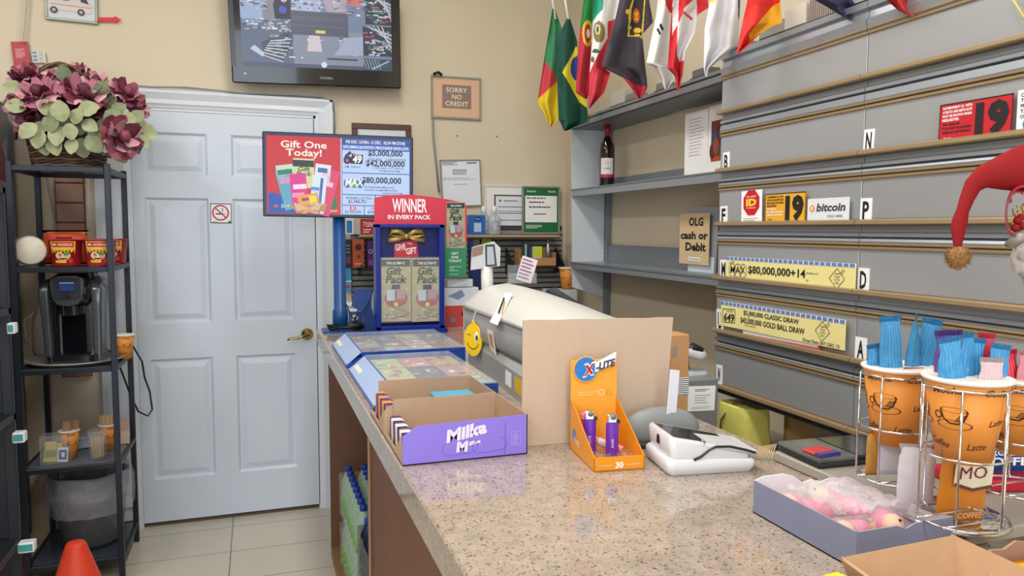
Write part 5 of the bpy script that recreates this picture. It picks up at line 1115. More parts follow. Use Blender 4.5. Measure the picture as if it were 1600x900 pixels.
def packcard(m, x0, z0, w_, h_, s=1):
    m.rect(x0, z0, x0+w_, z0+h_, mat('a9a487', .3, var=.3, vs=40), 1); m.rect(x0+.03*w_, z0+.87*h_, x0+.97*w_, z0+.98*h_, mat('2c3a34', .4), 2); m.text('THE ULTIMATE', x0+.5*w_, z0+.9*h_, .04*h_, PAPER, w=.6*w_, l=3)
    GT = mat('23402f', .5); m.text('Gift', x0+.42*w_, z0+.74*h_, .115*h_, GT, w=.5*w_, bold=.03, shear=.2, l=3); m.text('Pack', x0+.5*w_, z0+.61*h_, .115*h_, GT, w=.68*w_, bold=.03, shear=.2, l=3)
    m.rect(x0+.36*w_, z0+.51*h_, x0+.64*w_, z0+.58*h_, mat('24385c', .4), 3); m.disc(x0+.5*w_, z0+.36*h_, .38*w_, mat('9c5c50', .5), 2, rz=.14*h_); m.rect(x0+.2*w_, z0+.33*h_, x0+.46*w_, z0+.5*h_, mat('a9c4d0', .4), 4); m.rect(x0+.52*w_, z0+.35*h_, x0+.8*w_, z0+.5*h_, mat('a88aa0', .4), 4)
    m.ring(x0+.5*w_, z0+.32*h_, .38*w_, .03*w_, mat('c9a9a0', .5), 5, rz=.1*h_, a0=180, a1=360); m.disc(x0+.5*w_, z0+.27*h_, .07*w_, mat('d9c49a', .5), 5)
    r2 = random.Random(4)
    for i in range(40): m.line([(x0+w_*r2.uniform(.05, .9), z0+h_*r2.uniform(.02, .22)), (x0+w_*r2.uniform(.05, .95), z0+h_*r2.uniform(.02, .22))], .0015, mat(['d8d0bc', '6a6a5a', '9a9a88', 'efe8da'][i % 4], .4), 3)
for k, lab in ((0, 'left'), (1, 'right')):
    p0 = H(595+49*k, 503, 'y', yg-.004); p1 = H(643+49*k, 403, 'y', yg-.004); m = MB(T(p0.x, yg-.004, p0.z)); w_, h_ = p1.x-p0.x-.003, p1.z-p0.z
    m.box((0, 0, 0), (w_, .012, h_), mat('c0bba0', .4), .002); packcard(m, 0, 0, w_, h_); m.build('gift_pack', label=lab+' gold and green gift pack in the clear pouch of the navy display', cat='gift pack')
p0 = H(593, 505, 'y', yg-.012); p1 = H(692, 401, 'y', yg-.012); m = MB()
m.grid(lambda a, b: Vector((p0.x+(p1.x-p0.x)*a, yg-.013+.004*noise.noise(Vector((a*8, b*8, 1))), p0.z+(p1.z-p0.z)*b)), 24, 24, clearwrap(a=.12)); m.build('clear_pouch', gd)
yh = yg+.062; PK = mat('cf3a50', .5); m = MB()
m.ext(pp(yh, (585, 352), (585, 309), (605, 305), (640, 304), (670, 307), (697, 311), (697, 352)), 'y', yh, yh+.003, PK); m.M = T(0, yh, 0)
a, b = pp(yh, (613, 331), (667, 331)); m.text('WINNER', (a[0]+b[0])/2, a[1], .056, PAPER, w=b[0]-a[0], bold=.02, l=1); a, b = pp(yh, (606, 342), (673, 342)); m.text('IN EVERY PACK', (a[0]+b[0])/2, a[1], .017, PAPER, w=b[0]-a[0], bold=.03, l=1); m.build('header_card', gd)
GN = mat('3a8f68', .5); m = MB(); m.ext(pp(yh+.004, (697, 352), (697, 311), (716, 315), (729, 320), (730, 380), (696, 380)), 'y', yh+.004, yh+.007, PK); m.ext(pp(yh+.004, (694, 432), (695, 350), (730, 380), (728, 433)), 'y', yh+.0045, yh+.0075, GN)
m.M = T(0, yh+.004, 0); p0 = H(698, 388, 'y', yh); p1 = H(727, 316, 'y', yh); packcard(m, p0.x, p0.z, p1.x-p0.x, p1.z-p0.z)
for i, t in enumerate(('GIFT', 'ONE', 'TODAY!')): a = H(711, 398+5.8*i, 'y', yh); m.text(t, a.x, a.z, .011, PAPER, bold=.02, l=2)
a = H(706, 420, 'y', yh); m.ring(a.x, a.z, .008, .002, PAPER, 2); m.scribble(a.x-.01, a.z-.03, a.x+.05, a.z+.02, 3, mat('bfe0d0', .5), 2, fill=.2); m.build('side_card', gd)
# navy wedge and white cartons behind the display
m = MB(); m.ext(pp(3.34, (734, 372), (739, 380), (772, 470), (768, 480), (755, 501), (735, 501)), 'y', 3.34, 3.37, mat('1d2f5e', .4)); o = m.build('navy_wedge_stand', label='dark navy slanted stand right of the gift pack display', cat='stand')
o.data.transform(Matrix.Identity(4))
def d_wc(m, w, h): m.rect(.02*w, .02*h, .55*w, .56*h, mat('c8483c', .5)); m.disc(.25*w, .2*h, .07*w, mat('5a8ac0', .5), 2); m.rect(.5*w, .3*h, .54*w, .4*h, INK, 2); m.pol([(.1*w, .8*h), (.5*w, .95*h), (.6*w, .8*h), (.4*w, .7*h)], mat('7a92b8', .5)); m.disc(.7*w, .5*h, .04*w, mat('5a7ac0', .5), 2); m.rect(.8*w, .35*h, .86*w, .5*h, mat('8a9ab8', .5))
bx_('white_carton', 'white printed carton standing right of the gift pack display', 'carton', (694, 512), (748, 449), 3.235, .07, mat('dbe0ea', .5), draw=d_wc, z=pz+.0005)
m = MB(T(H(699, 449, 'y', 3.24).x, 3.24, H(720, 449, 'y', 3.235).z+.001)); m.box((0, 0, 0), (.12, .07, .035), mat('cfd8e4', .4), .002); m.pol([(.01, .005), (.08, .028), (.1, .02), (.04, .003)], WHITE, 1); m.build('white_flat_box', label='small pale box lying on the white printed carton', cat='box')
# ================================================================== lottery ticket trays
TKB = mat('24489c', .25); TKL = mat('9db4dc', .15)
def tray(name, y0, y1, x1, label, pal, seed):
    r = thing(name, label, 'ticket tray', (.4, (y0+y1)/2, pz)); zt_ = pz+.05; xa_, xb_ = .263, .312
    m = MB(); m.ext([(xa_, pz+.0005), (x1, pz+.0005), (x1, zt_-.012), (xb_+.006, zt_-.012), (xa_, pz+.01)], 'y', y0, y1, TKB); m.build('tray_body', r)
    m = MB(); t = .006
    m.slab((xa_+.002, y1-t, pz+.012), (xa_+.002, y0+t, pz+.012), (xb_, y0+t, zt_), (xb_, y1-t, zt_), .003, TKL); 
    m.slab((xa_+.006, y1-.02, pz+.0165), (xa_+.006, y1-.14, pz+.0165), (xa_+.018, y1-.14, pz+.0278), (xa_+.018, y1-.02, pz+.0278), .0005, mat('d6d9b8', .5)) if 0 else None
    m.build('front_slope', r)
    m = MB(); g = .012
    for a in ((xb_, y0, x1, y0+g), (xb_, y1-g, x1, y1), (xb_, y0+g, xb_+g*.6, y1-g)): m.box((a[0], a[1], zt_-.012), (a[2], a[3], zt_), TKB, .001)
    m.build('top_rim', r)
    rt = random.Random(seed); m = MB(); zz = zt_-.0118; y = y0+g
    nx = int((x1-xb_)/.075); ny = 3
    for i in range(nx):
        for j in range(ny):
            ax = xb_+g+(x1-xb_-g)*i/nx; ay = y0+g+(y1-y0-2*g)*j/ny; wx = (x1-xb_-g)/nx*.96; wy = (y1-y0-2*g)/ny*.94; c_ = pal[(i*ny+j*2+rt.randint(0, 2)) % len(pal)]
            m.box((ax, ay, zz), (ax+wx, ay+wy, zz+.0012), mat(c_, .4, var=.25, vs=60)); z_ = zz+.0014
            for k in range(7):
                px_, py_ = ax+wx*rt.uniform(.05, .7), ay+wy*rt.uniform(.05, .75); sx_, sy_ = wx*rt.uniform(.1, .3), wy*rt.uniform(.06, .22); z_ += .0001
                if k % 3: m.add([(px_, py_, z_), (px_+sx_, py_, z_), (px_+sx_, py_+sy_, z_), (px_, py_+sy_, z_)], [(0, 1, 2, 3)], mat(rt.choice(['f0f0e8', '2a2a3a', pal[k % len(pal)], 'e8d860', 'c83c4c', '3c78b8', '8a5ab0']), .4))
                else: m.add([(px_+sx_*.6*math.cos(q), py_+sx_*.6*math.sin(q), z_) for q in [i_*math.pi/8 for i_ in range(16)]], [tuple(range(16))], mat(rt.choice(['e8e0d0', '4a9a9a', 'd06a8a', '6a4a9a']), .4))
    m.build('ticket_sheets', r)
    MB().box((xb_+.002, y0+.004, zt_+.0002), (x1-.002, y1-.004, zt_+.003), mat('f0f8ff', .03, alpha=.16, ior=1.5)).build('clear_cover', r)
    m = MB(); m.slab((xa_+.004+.010, y1-.03, pz+.0135+.009), (xa_+.014, y1-.15, pz+.0225), (xa_+.0245, y1-.15, pz+.0306), (xa_+.0245, y1-.03, pz+.0306), .0004, mat('d9dcc4', .5)); m.build('price_label', r)
tray('ticket_tray', 2.392, 2.856, .66, 'far blue ticket tray below the gift pack display, full of scratch tickets', ['766488', '6c7c90', 'a89aa6', '588884', '9aa290', '86746a'], 3)
tray('ticket_tray', 1.80, 2.325, .585, 'near blue ticket tray behind the chocolate cartons, full of scratch tickets', ['4a8a98', '8ab4a8', 'b8808c', '6a9ab4', 'a8b484', 'b89a74', '3a5a78'], 8)
# ================================================================== lottery terminal
lt = thing('lottery_terminal', 'bulky light grey lottery terminal with rounded hood behind the cardboard sheet', 'lottery terminal', (.85, 2.07, pz))
LG = mat('cfcfcb', .35, var=.03); DG = mat('8f9092', .4, var=.03)
m = MB(); b0_ = [(.634, 1.73), (.97, 1.73), (.97, 2.40), (.674, 2.40)]; loft(m, [[(x, y, pz+.0005) for x, y in b0_], [(x, y, pz+.07) for x, y in b0_], [(x+(.012 if x < .8 else 0), y, pz+.087) for x, y in b0_]], mat('9b9b9b', .4), False); m.build('base', lt)
def sect(y, k, prof, cx_=.815):
    return [(cx_+(x-cx_)*k, y, z) for x, z in prof]
body = [(.668, pz+.088), (.655, pz+.11), (.653, pz+.185), (.978, pz+.185), (.98, pz+.11), (.97, pz+.088)]
m = MB(); loft(m, [sect(1.715, .93, body), sect(1.74, .99, body), sect(2.37, 1, body), sect(2.41, .96, body)], DG); m.build('lower_shell', lt)
hood = [(.650, pz+.187), (.652, pz+.20), (.70, pz+.245), (.745, pz+.262), (.79, pz+.268), (.84, pz+.257), (.89, pz+.237), (.94, pz+.213), (.982, pz+.19), (.982, pz+.187)]
def hz(pr, s): return [(x, pz+.187+(z-pz-.187)*s) for x, z in pr]
m = MB(); loft(m, [sect(1.72, .95, hz(hood, .05)), sect(1.735, .98, hz(hood, .2)), sect(1.80, .99, hz(hood, .55)), sect(1.95, 1, hz(hood, .84)), sect(2.12, 1, hz(hood, .95)), sect(2.26, 1, hz(hood, .98)), sect(2.34, 1, hz(hood, 1.0)), sect(2.39, .98, hz(hood, .9)), sect(2.42, .95, hz(hood, .5))], LG, True); m.build('hood', lt)
m = MB(); m.box((.651, 1.73, pz+.1835), (.98, 2.40, pz+.1865), mat('6a6a6c', .5)); m.build('seam', lt)
# stickers on the hood side: white strip with arrow, tan label
def onside(pts, xoff=.0): return [H(a, b, 'x', .6505-.0) for a, b in pts]
q = [H(a, b, 'x', .651) for a, b in ((767, 500), (777, 503), (786, 468))]
def slope_pt(a, b):
    return slope2(a, b)
def slope2(a, b):
    """meet the hood side slope plane through (x=.652,z=pz+.20) and (x=.70,z=pz+.245)"""
    d = ray(a, b); nx, nz = .045, -.048; t = (nx*(.652-CO.x)+nz*((pz+.20)-CO.z))/(nx*d.x+nz*d.z); return CO+d*t*.9985
P = [slope_pt(*p_) for p_ in ((765, 503), (777, 508), (801, 458), (790, 457))]
m = MB(); m.slab(P[0], P[1], P[2], P[3], .001, PAPER)
P2 = [slope_pt(*p_) for p_ in ((778, 488), (780, 492), (789, 466), (787, 464))]; m.slab(*[p_+Vector((-.0006, -.0006, .0006)) for p_ in P2], .0004, INK); P2 = [slope_pt(*p_) for p_ in ((783, 490), (785, 492), (790, 472), (788, 468))]; m.slab(*[p_+Vector((-.0006, -.0006, .0006)) for p_ in P2], .0004, mat('b89a3a', .5)); m.build('arrow_sticker', lt)
M = Matrix.Translation((.6525, 0, 0))
def sidestk(name, pts, draws):
    q = [H(a, b, 'x', .652) for a, b in pts]; m = MB(); m.slab(q[0], q[1], q[2], q[3], .001, draws[0])
    c_ = sum(q, Vector())/4; q2 = [c_+(p_-c_)*.65-Vector((.0006, 0, 0)) for p_ in q]; m.slab(*q2, .0004, draws[1]); m.build(name, lt)
sidestk('side_label', ((765, 542), (775, 556), (770, 518), (761, 514)), (mat('e0d8cc', .5), mat('a9866c', .5)))
def bx(y): return .634+(.674-.634)*(y-1.73)/.67-.0006
for ya_, yb2, mm in ((1.86, 1.92, PAPER), (1.76, 1.83, mat('d9b83a', .5))):
    m = MB(); m.slab((bx(ya_), ya_, pz+.02), (bx(yb2), yb2, pz+.02), (bx(yb2), yb2, pz+.06), (bx(ya_), ya_, pz+.06), .0004, mm); m.build('side_label', lt)
# scanner head with stem, card holder
m = MB(); sc = H(758, 445, 'y', 2.42); sx_ = sc.x
m.tube([(sx_, 2.39, pz+.20), (sx_, 2.40, pz+.32)], .021, LG, 14); m.build('scanner_stem', lt)
hh = thing('pole_display_head', 'grey and white customer display head rising behind the terminal hood', 'display', (sx_, 2.40, pz+.32)) if 0 else None
M = T(sx_+.005, 2.40, pz+.318, rz=-18, ry=-8); m = MB(M); m.ext([(-.06, 0), (-.045, .075), (.03, .085), (.05, .06), (.04, 0)], 'y', -.02, .03, mat('b9bcc0', .35)); m.pol([(-.05, .042), (-.044, .073), (-.005, .078), (-.012, .048)], mat('8a6a62', .5), 35.5); m.pol([(-.008, .004), (.0, .078), (.032, .076), (.03, .002)], BLACK, 36); m.pol([(-.002, .01), (.006, .07), (.026, .068), (.024, .008)], mat('9aa4ae', .2), 37); m.build('customer_display', lt)
ch_ = H(818, 448, 'y', 2.3); zch = pz+.2685
m = MB(T(ch_.x, 2.30, zch, rz=-10)); m.box((-.05, 0, 0), (.045, .03, .004), GLASS); m.box((-.05, 0, 0), (.045, .002, .035), GLASS); m.box((-.05, .025, 0), (.045, .028, .06), GLASS); m.build('card_holder', label='clear card holder on top of the lottery terminal', cat='holder')
m = MB(T(ch_.x+.005, 2.312, zch+.006, rz=-10, rx=-8, ry=18)); m.box((-.028, 0, 0), (.025, .003, .082), mat('d8c8d0', .5)); m.scribble(-.024, .006, .022, .078, 6, mat('6a4a6a', .5), 1, seed=6); m.build('paper_slips', label='pinkish printed slips standing in the clear card holder', cat='slips')
# smiley tag
sc = H(739, 531, 'x', .640); M = Matrix.Translation(sc) @ Matrix.Rotation(R_(-62), 4, 'Z'); sm = thing('smiley_tag', 'yellow winking smiley air freshener hanging on the terminal side', 'tag', sc-Vector((0, 0, .045)))
YSM = mat('f0c81c', .5); m = MB(M); n = 28; m.ext([(.044*math.cos(2*math.pi*i/n)*.9, .052*math.sin(2*math.pi*i/n)) for i in range(n)], 'y', 0, .003, YSM); m.ext([(-.008, .05), (.008, .05), (.003, .064), (-.003, .064)], 'y', 0, .003, YSM)
m.disc(.017, .012, .009, PAPER, 1, rz=.016); m.disc(.018, .008, .005, INK, 2, rz=.009); m.ring(-.018, .008, .010, .002, INK, 1, a0=20, a1=160); m.ring(0, -.002, .028, .0025, INK, 1, a0=200, a1=340); m.build('tag_disc', sm)
m = MB(); m.tube([sc+Vector((0, 0, .062)), Vector((.655, sc.y+.01, pz+.20))], .001, PAPER, 5); m.build('string', sm)
# slanted grey screen and papers right of the hood
m = MB(T(1.16, 2.62, pz+.05, rz=-12, ry=32)); m.box((-.16, 0, 0), (.13, .16, .018), mat('5a5d60', .4), .003); m.box((-.14, .015, .018), (.11, .145, .02), mat('2c2e32', .15)); m.build('tilted_keypad', label='dark grey tilted keypad panel right of the lottery terminal hood', cat='keypad') if 0 else None
kp = [H(855, 452, 'y', 2.5), H(868, 449, 'y', 2.62), H(938, 494, 'y', 2.62), H(922, 500, 'y', 2.5)]
m = MB(); m.slab(kp[0], kp[3], kp[2], kp[1], .012, mat('55585c', .4)); c_ = sum(kp, Vector())/4; k2 = [c_+(p_-c_)*.85+Vector((0, 0, .001)) for p_ in kp]; m.slab(k2[0], k2[3], k2[2], k2[1], .001, mat('3a3c40', .25))
o = m.build('tilted_keyboard', label='dark grey tilted keyboard beyond the right of the terminal hood', cat='keyboard')
m = MB(); m.box((1.0, 2.5, pz-.03), (1.2, 2.66, kp[3].z-.03), mat('6a6c70', .5), .004); m.build('grey_printer', label='grey printer box under the tilted keyboard', cat='printer')
m = MB(); m.box((1.0, 2.45, 0), (1.27, 2.7, pz-.0305), mat('5c5148', .6), .003); m.build('printer_stand', label='plain stand carrying the grey printer box', cat='stand')
c = H(884, 452, 'y', 3.68); bx_('white_printer', 'white box on the back ledge in the corner under the orange cup', 'box', (862, 500), (902, 453), 3.58, .14, mat('c9d2e0', .5), z=1.0005)
paper_cup(Vector((c.x, 3.65, H(884, 453, 'y', 3.58).z+.001)), .034, .048, .11, 'orange paper cup standing in the far corner left of the white shelf panel')
# ================================================================== cardboard sheet, cartons on the counter
z0 = TC+.0005
m = MB(); n = 24; x0_, x1_ = .509, .846; zt_ = 1.292
top = [(x0_+(x1_-x0_)*i/n, zt_+.0006*math.sin(i*.9)-.004*(i/n)) for i in range(n+1)]
m.ext([(x0_-.001, z0), (.832, z0)]+[(x1_+.003, zt_-.004)]+top[::-1][1:], 'y', 0, .004, CARDL); 
o = m.build('cardboard_sheet', label='tall plain brown cardboard sheet standing behind the lighter display', cat='cardboard')
o.rotation_euler = (0, 0, R_(-2.5)); o.location.y = 1.40
def purple(): return mat('6f55c0', .4)
PUR = mat('8a78dc', .4)
def milka(y0, y1, label, face, inner_only=False):
    r = thing('chocolate_carton', label, 'carton', (.377, (y0+y1)/2, z0), group=None)
    x0, x1, t = .252, .502, .002; h = .080
    m = MB(); m.box((x0, y0, z0), (x1, y1, z0+t), CARD)
    m.box((x0+.02, y1-t, z0), (x1, y1, z0+h), CARD); m.box((x1-t, y0, z0), (x1, y1-t, z0+h), CARD)
    m.ext([(x0+.0, z0), (x1, z0), (x1, z0+h), (x0+.028, z0+h-.006), (x0+.016, z0+h-.014), (x0, z0+h-.024)], 'y', y0, y0+t, PUR if face else CARD)
    m.ext([(y0, z0), (y0+.02, z0+.05), (y0+.08, z0+.012), (y1-.01, z0+.012), (y1, z0)], 'x', x0, x0+t, CARD)
    m.build('carton_body', r)
    if face:
        m = MB(T(x0, y0, z0)); W_ = x1-x0
        Wt = mat('e3dcf2', .4); m.text('Milka', .50*W_, .044, .023, Wt, w=.082, bold=.045, shear=.25, rot=10, l=1); 
        m.text('M', .46*W_, .018, .018, Wt, bold=.06, shear=.1, l=1, w=.022); m.text('ilka', .565*W_, .030, .007, Wt, bold=.05, shear=.3, rot=12, l=1, w=.024)
        LP2 = mat('5c44aa', .4)
        for cx_ in (.36, .60): m.ring(cx_*W_, .024, .014, .0006, LP2, 1, a0=90, a1=270, rz=.013); m.ring((cx_+.17)*W_, .026, .014, .0006, LP2, 1, a0=-90, a1=90, rz=.013); m.line([(cx_*W_, .011), ((cx_+.17)*W_, .013)], .0006, LP2, 1)
        m.line([(.81*W_, .0), (.815*W_, .066)], .0008, LP2, 1); Lt = mat('b9a8ea', .4)
        m.line([(.865*W_, .02), (.94*W_, .02), (.94*W_, .048), (.865*W_, .048), (.865*W_, .02)], .0007, Lt, 1); m.line([(.885*W_, .038), (.9*W_, .046), (.918*W_, .037), (.885*W_, .038)], .001, Lt, 1); m.text('FSC', .902*W_, .031, .005, Lt, l=1); m.scribble(.872*W_, .021, .935*W_, .029, 3, Lt, 1, seed=2); m.build('front_print', r)
    return r
milka(1.357, 1.565, 'near purple open chocolate carton at the counter edge', True)
milka(1.568, 1.775, 'far open chocolate carton with plain brown inner walls', False)
def bars(y0, y1, n, seed, grp, lab, cols, hh=.05):
    r_ = random.Random(seed)
    for i in range(n):
        y = y0+(y1-y0)*i/n; m = MB(T(.258, y, z0+.0025+.0, ry=0, rz=r_.uniform(-1, 1))); L_ = .024; h = hh*(1-.0*i)
        c1_, c2_ = cols[i % len(cols)]; m.box((0, 0, 0), (L_, (y1-y0)/n*.8, h), mat(c1_, .35), .003); m.rect(.0, 0.0, .02, h, mat(c2_, .35), .6); m.build('chocolate_bar', label=lab, cat='chocolate bar', group=grp)
bars(1.375, 1.54, 7, 3, 'bars in the near chocolate carton', 'purple and cream chocolate bar at the left of the near carton', [('3b2a78', 'e8dfc0'), ('e3dcc8', '3b2a78')])
bars(1.585, 1.74, 6, 4, 'bars in the far chocolate carton', 'purple and orange chocolate bar at the left of the far carton', [('4a3488', 'e8962a'), ('e8962a', '4a3488')], .06)
m = MB(T(.43, 1.64, z0+.003)); m.box((-.045, 0, 0), (.05, .07, .056), mat('4aa8cc', .35), .002); m.rect(-.03, .03, .03, .05, mat('e0f0f8', .4), 1)
m.build('light_blue_chocolate_bar', label='light blue packet lying inside the far chocolate carton', cat='packet')
# ================================================================== lighter display
def W4(px_, py_): p = H(px_, py_, 'z', TC); return Vector((p.x, p.y, z0))
fl_, fr_ = W4(928, 738), W4(1007, 733); bl_ = W4(888, 700)
X_ = (fr_-fl_).normalized(); Mx = Matrix((X_, Vector((-X_.y, X_.x, 0)), Vector((0, 0, 1)))).transposed().to_4x4(); Mx.translation = fl_
wd = (fr_-fl_).length; dp = .155; ORG = mat('e8951e', .35); ORL = mat('f0a83a', .4)
ang = math.degrees(math.atan2(X_.y, X_.x))
sk = math.atan2(bl_.x-fl_.x, bl_.y-fl_.y)
Mx = T(fl_.x, fl_.y, z0, rz=-7); dp = .155
lx = thing('lighter_display', 'orange cardboard counter display for lighters in front of the cardboard sheet', 'display box', (fl_.x+.04, fl_.y+.08, z0))
t = .0018; hb, hf, ht = .100, .026, .182
m = MB(Mx); m.box((0, 0, 0), (wd, dp, t), ORG); m.box((0, 0, 0), (wd, t, hf), ORG)
for x in (0, wd-t): m.ext([(0, 0), (dp, 0), (dp, hb), (dp-.01, hb), (0, hf)], 'x', x, x+t, ORG)
m.box((0, dp-t, 0), (wd, dp, ht), ORL, .0006); m.build('tray', lx)
m = MB(Mx @ Matrix.Translation((0, 0, 0))); m.text('30', wd*.5, .005, .011, PAPER, bold=.04, l=1); m.line([(.15*wd, .0105), (.38*wd, .0105)], .0006, PAPER, 1); m.line([(.62*wd, .0105), (.85*wd, .0105)], .0006, PAPER, 1); m.disc(.12*wd, .0105, .003, mat('c8a88a', .5), 1, n=12); m.disc(.88*wd, .0105, .003, mat('c8a88a', .5), 1, n=12)
m.build('front_print', lx)
m = MB(Mx @ Matrix.Translation((0, dp-t, 0))); m.scribble(.15*wd, .108, .6*wd, .118, 2, mat('f6d8a0', .5), 1, fill=.3); m.ring(.66*wd, .113, .006, .001, PAPER, 1); m.ring(.82*wd, .113, .006, .001, mat('e06a2a', .5), 1, n=8)
m.build('back_print', lx)
BLL = mat('2f7fd0', .3, var=.35, vs=40); m = MB(Mx @ Matrix.Translation((0, dp-t-.002, 0))); m.ext([(.31*wd+.0265*math.cos(a), .163+.0265*math.sin(a)) for a in [2*math.pi*i/32 for i in range(32)]], 'y', -.0015, 0, mat('f0b64a', .4)); m.disc(.31*wd, .163, .0245, BLL, 4, n=32)
m.text('X', .36*wd, .151, .022, PAPER, bold=.09, shear=.35, l=5, w=.027, rot=12); m.text('X', .36*wd, .152, .0195, mat('b8242c', .4), bold=.04, shear=.35, l=6, w=.022, rot=12); m.pol([(.50*wd, .156), (.94*wd, .176), (.96*wd, .198), (.50*wd, .176)], PAPER, 4.5); m.text('-LITE', .72*wd, .164, .014, mat('3c3f6a', .4), bold=.04, shear=.3, l=6, w=.42*wd, rot=13)
m.build('logo_disc', lx)
m = MB(Mx @ T(0, 0, 0, rz=-90)); m.M = Mx @ Matrix((( 0, 1, 0, 0), (-1, 0, 0, dp), (0, 0, 1, 0), (0, 0, 0, 1))); m.disc(.03, .035, .012, BLL, .6, n=20); m.text('X-LITE', .045, .022, .009, PAPER, shear=.2, bold=.03, l=.9, w=.035, rot=-10); m.build('side_print', lx)
m = MB(Mx)
for i in range(6):
    for j in range(6):
        m.box((.008+i*.0165, .02+j*.02, t), (.0085+i*.0165+.0, .036+j*.02, t+.012), GLASS); m.box((.008+i*.0165, .02+j*.02, t), (.022+i*.0165, .0205+j*.02, t+.012), GLASS)
m.build('clear_grid', lx)
PL = mat('6a2fb0', .25, coat=.4)
def lighter(x, y, label, mt, rot=0):
    M = Mx @ T(x, y, t+.013, rz=rot); p = M @ Vector((0, 0, 0)); r = thing('pocket_lighter', label, 'lighter', p)
    m = MB(M); m.ext([(.0125*math.cos(a), .0065*math.sin(a)) for a in [2*math.pi*i/24 for i in range(24)]], 'z', -.011, .058, mt, True); m.M = M; m.text('X-LITE', .002, .018, .0045, PAPER, l=12, rot=90, w=.017, shear=.2); m.build('lighter_body', r)
    m = MB(M); m.box((-.0095, -.0055, .058), (.008, .0055, .0745), CHROME, .0015); m.M = M @ T(.001, 0, .070, rx=90); m.lathe([(0, -.006), (.0055, -.006), (.0055, .006), (0, .006)], STEELD, 16); m.build('metal_hood', r)
    m = MB(M); m.box((.0065, -.004, .057), (.0145, .004, .064), BLACK, .001); m.build('thumb_lever', r); return r
lp1 = Mx.inverted() @ W4(921, 712); lp2 = Mx.inverted() @ W4(956, 718)
lighter(lp1.x, lp1.y, 'left purple lighter standing in the orange display', PL, -14); lighter(lp2.x, lp2.y, 'right purple lighter standing in the orange display', PL, -10)
PKL = mat('dc6a80', .3)
p = Mx @ Vector((.018, .118, .03)); lk = thing('pink_lighter', 'pink lighter with black lever leaning in the back left of the orange display', 'lighter', p)
M = Mx @ T(.024, .10, .004, rx=-12, rz=12); m = MB(M); m.ext([(.012*math.cos(a), .0075*math.sin(a)) for a in [2*math.pi*i/24 for i in range(24)]], 'z', .0, .075, PKL, True); m.ball((0, 0, .075), .0125, PKL, 14, (1, .65, .6)); m.build('lighter_body', lk)
m = MB(M); m.tube([(-.013, -.006, .066), (0, -.0095, .064), (.013, -.006, .067)], .0012, BLACK, 6); m.build('lever', lk)
M = Mx @ T(.030, .115, .03, rz=-35, ry=104); m = MB(M); m.ext([(.008*math.cos(a), .006*math.sin(a)) for a in [2*math.pi*i/16 for i in range(16)]], 'z', 0, .068, mat('e08a8a', .35), True); m.ext([(.0085*math.cos(a), .0065*math.sin(a)) for a in [2*math.pi*i/16 for i in range(16)]], 'z', .018, .045, mat('d8c8c8', .35), True); m.build('slim_pink_lighter', label='slim pink and white lighter lying across behind the purple lighters', cat='lighter')
# ================================================================== card terminal
a = W4(1008, 724); b = W4(1044, 746); c = W4(1182, 738); Xv = (c-b).normalized(); ct = thing('card_terminal', 'white wedge-shaped card payment terminal with black screen on the granite', 'card terminal', b)
Mt = Matrix((Xv, Vector((-Xv.y, Xv.x, 0)), Vector((0, 0, 1)))).transposed().to_4x4(); Mt.translation = b
Lx = (c-b).length; Wy = .125; WT_ = mat('dcdfe6', .25, coat=.3)
TW = [Mt.inverted() @ p_ for p_ in (a,)]
m = MB(Mt); bp_ = rr(0, Lx, 0, Wy, .012); loft(m, [[(x, y, 0) for x, y in rr(.006, Lx-.006, .006, Wy-.006, .01)], [(x, y, .010) for x, y in bp_], [(x, y, .026-.004*x/Lx) for x, y in bp_], [(.004+x*(Lx-.008)/Lx, .004+y*(Wy-.008)/Wy, .030-.005*x/Lx) for x, y in bp_]], WT_); m.build('base_dock', ct)
zl, zr = .073, .036
def wz(x, tp): return zl+(zr-zl)*max(0, min(1, x/Lx)) if tp else 0
up_ = rr(.004, Lx+.010, .004, Wy-.004, .012)
m = MB(Mt); loft(m, [[(x, y, .026) for x, y in rr(.010, Lx-.01, .006, Wy-.006, .01)], [(x, y, .034) for x, y in rr(.008, Lx-.004, .004, Wy-.004, .012)], [(x, y, wz(x, 1)-.006) for x, y in up_], [(x, y, wz(x, 1)) for x, y in rr(.007, Lx+.007, .007, Wy-.007, .012)]], WT_); m.build('upper_body', ct)
zf = lambda x: wz(x, 1)+.0006
m = MB(Mt); xs0, xs1, ya_, yb_ = .014, Lx*.84, .012, Wy-.012
m.add([(xs0, ya_, zf(xs0)), (xs1, ya_, zf(xs1)), (xs1, yb_, zf(xs1)), (xs0, yb_, zf(xs0))], [(0, 1, 2, 3)], mat('14171b', .12, ior=1.18)); m.build('screen', ct)
m = MB(Mt); m.tube([(x, .0035-.002, z) for x, z in ((.045, .030), (.062, .036), (.08, .048), (.095, .054), (.125, .053), (.15, .047), (Lx-.01, .034), (Lx+.004, .030))] if 0 else [(x, .0025, z) for x, z in ((.05, .028), (.064, .034), (.080, .046), (.093, .051), (.12, .050), (Lx-.02, .042), (Lx-.002, .036))], .0024, mat('2b2d31', .3), 8); m.build('dark_trim', ct)
m = MB(Mt); m.box((-.001+.003, .058, .045), (.006, .066, .062), BLACK, .001); m.build('side_button', ct)
m = MB(Mt); m.disc(.065, .066, .003, mat('b8bcc4', .3), 0, n=12); m.M = Mt @ Matrix.Translation((0, .0035, 0)); m.disc(.07, .058, .0025, GREY, 1, n=12); m.build('small_mark', ct)
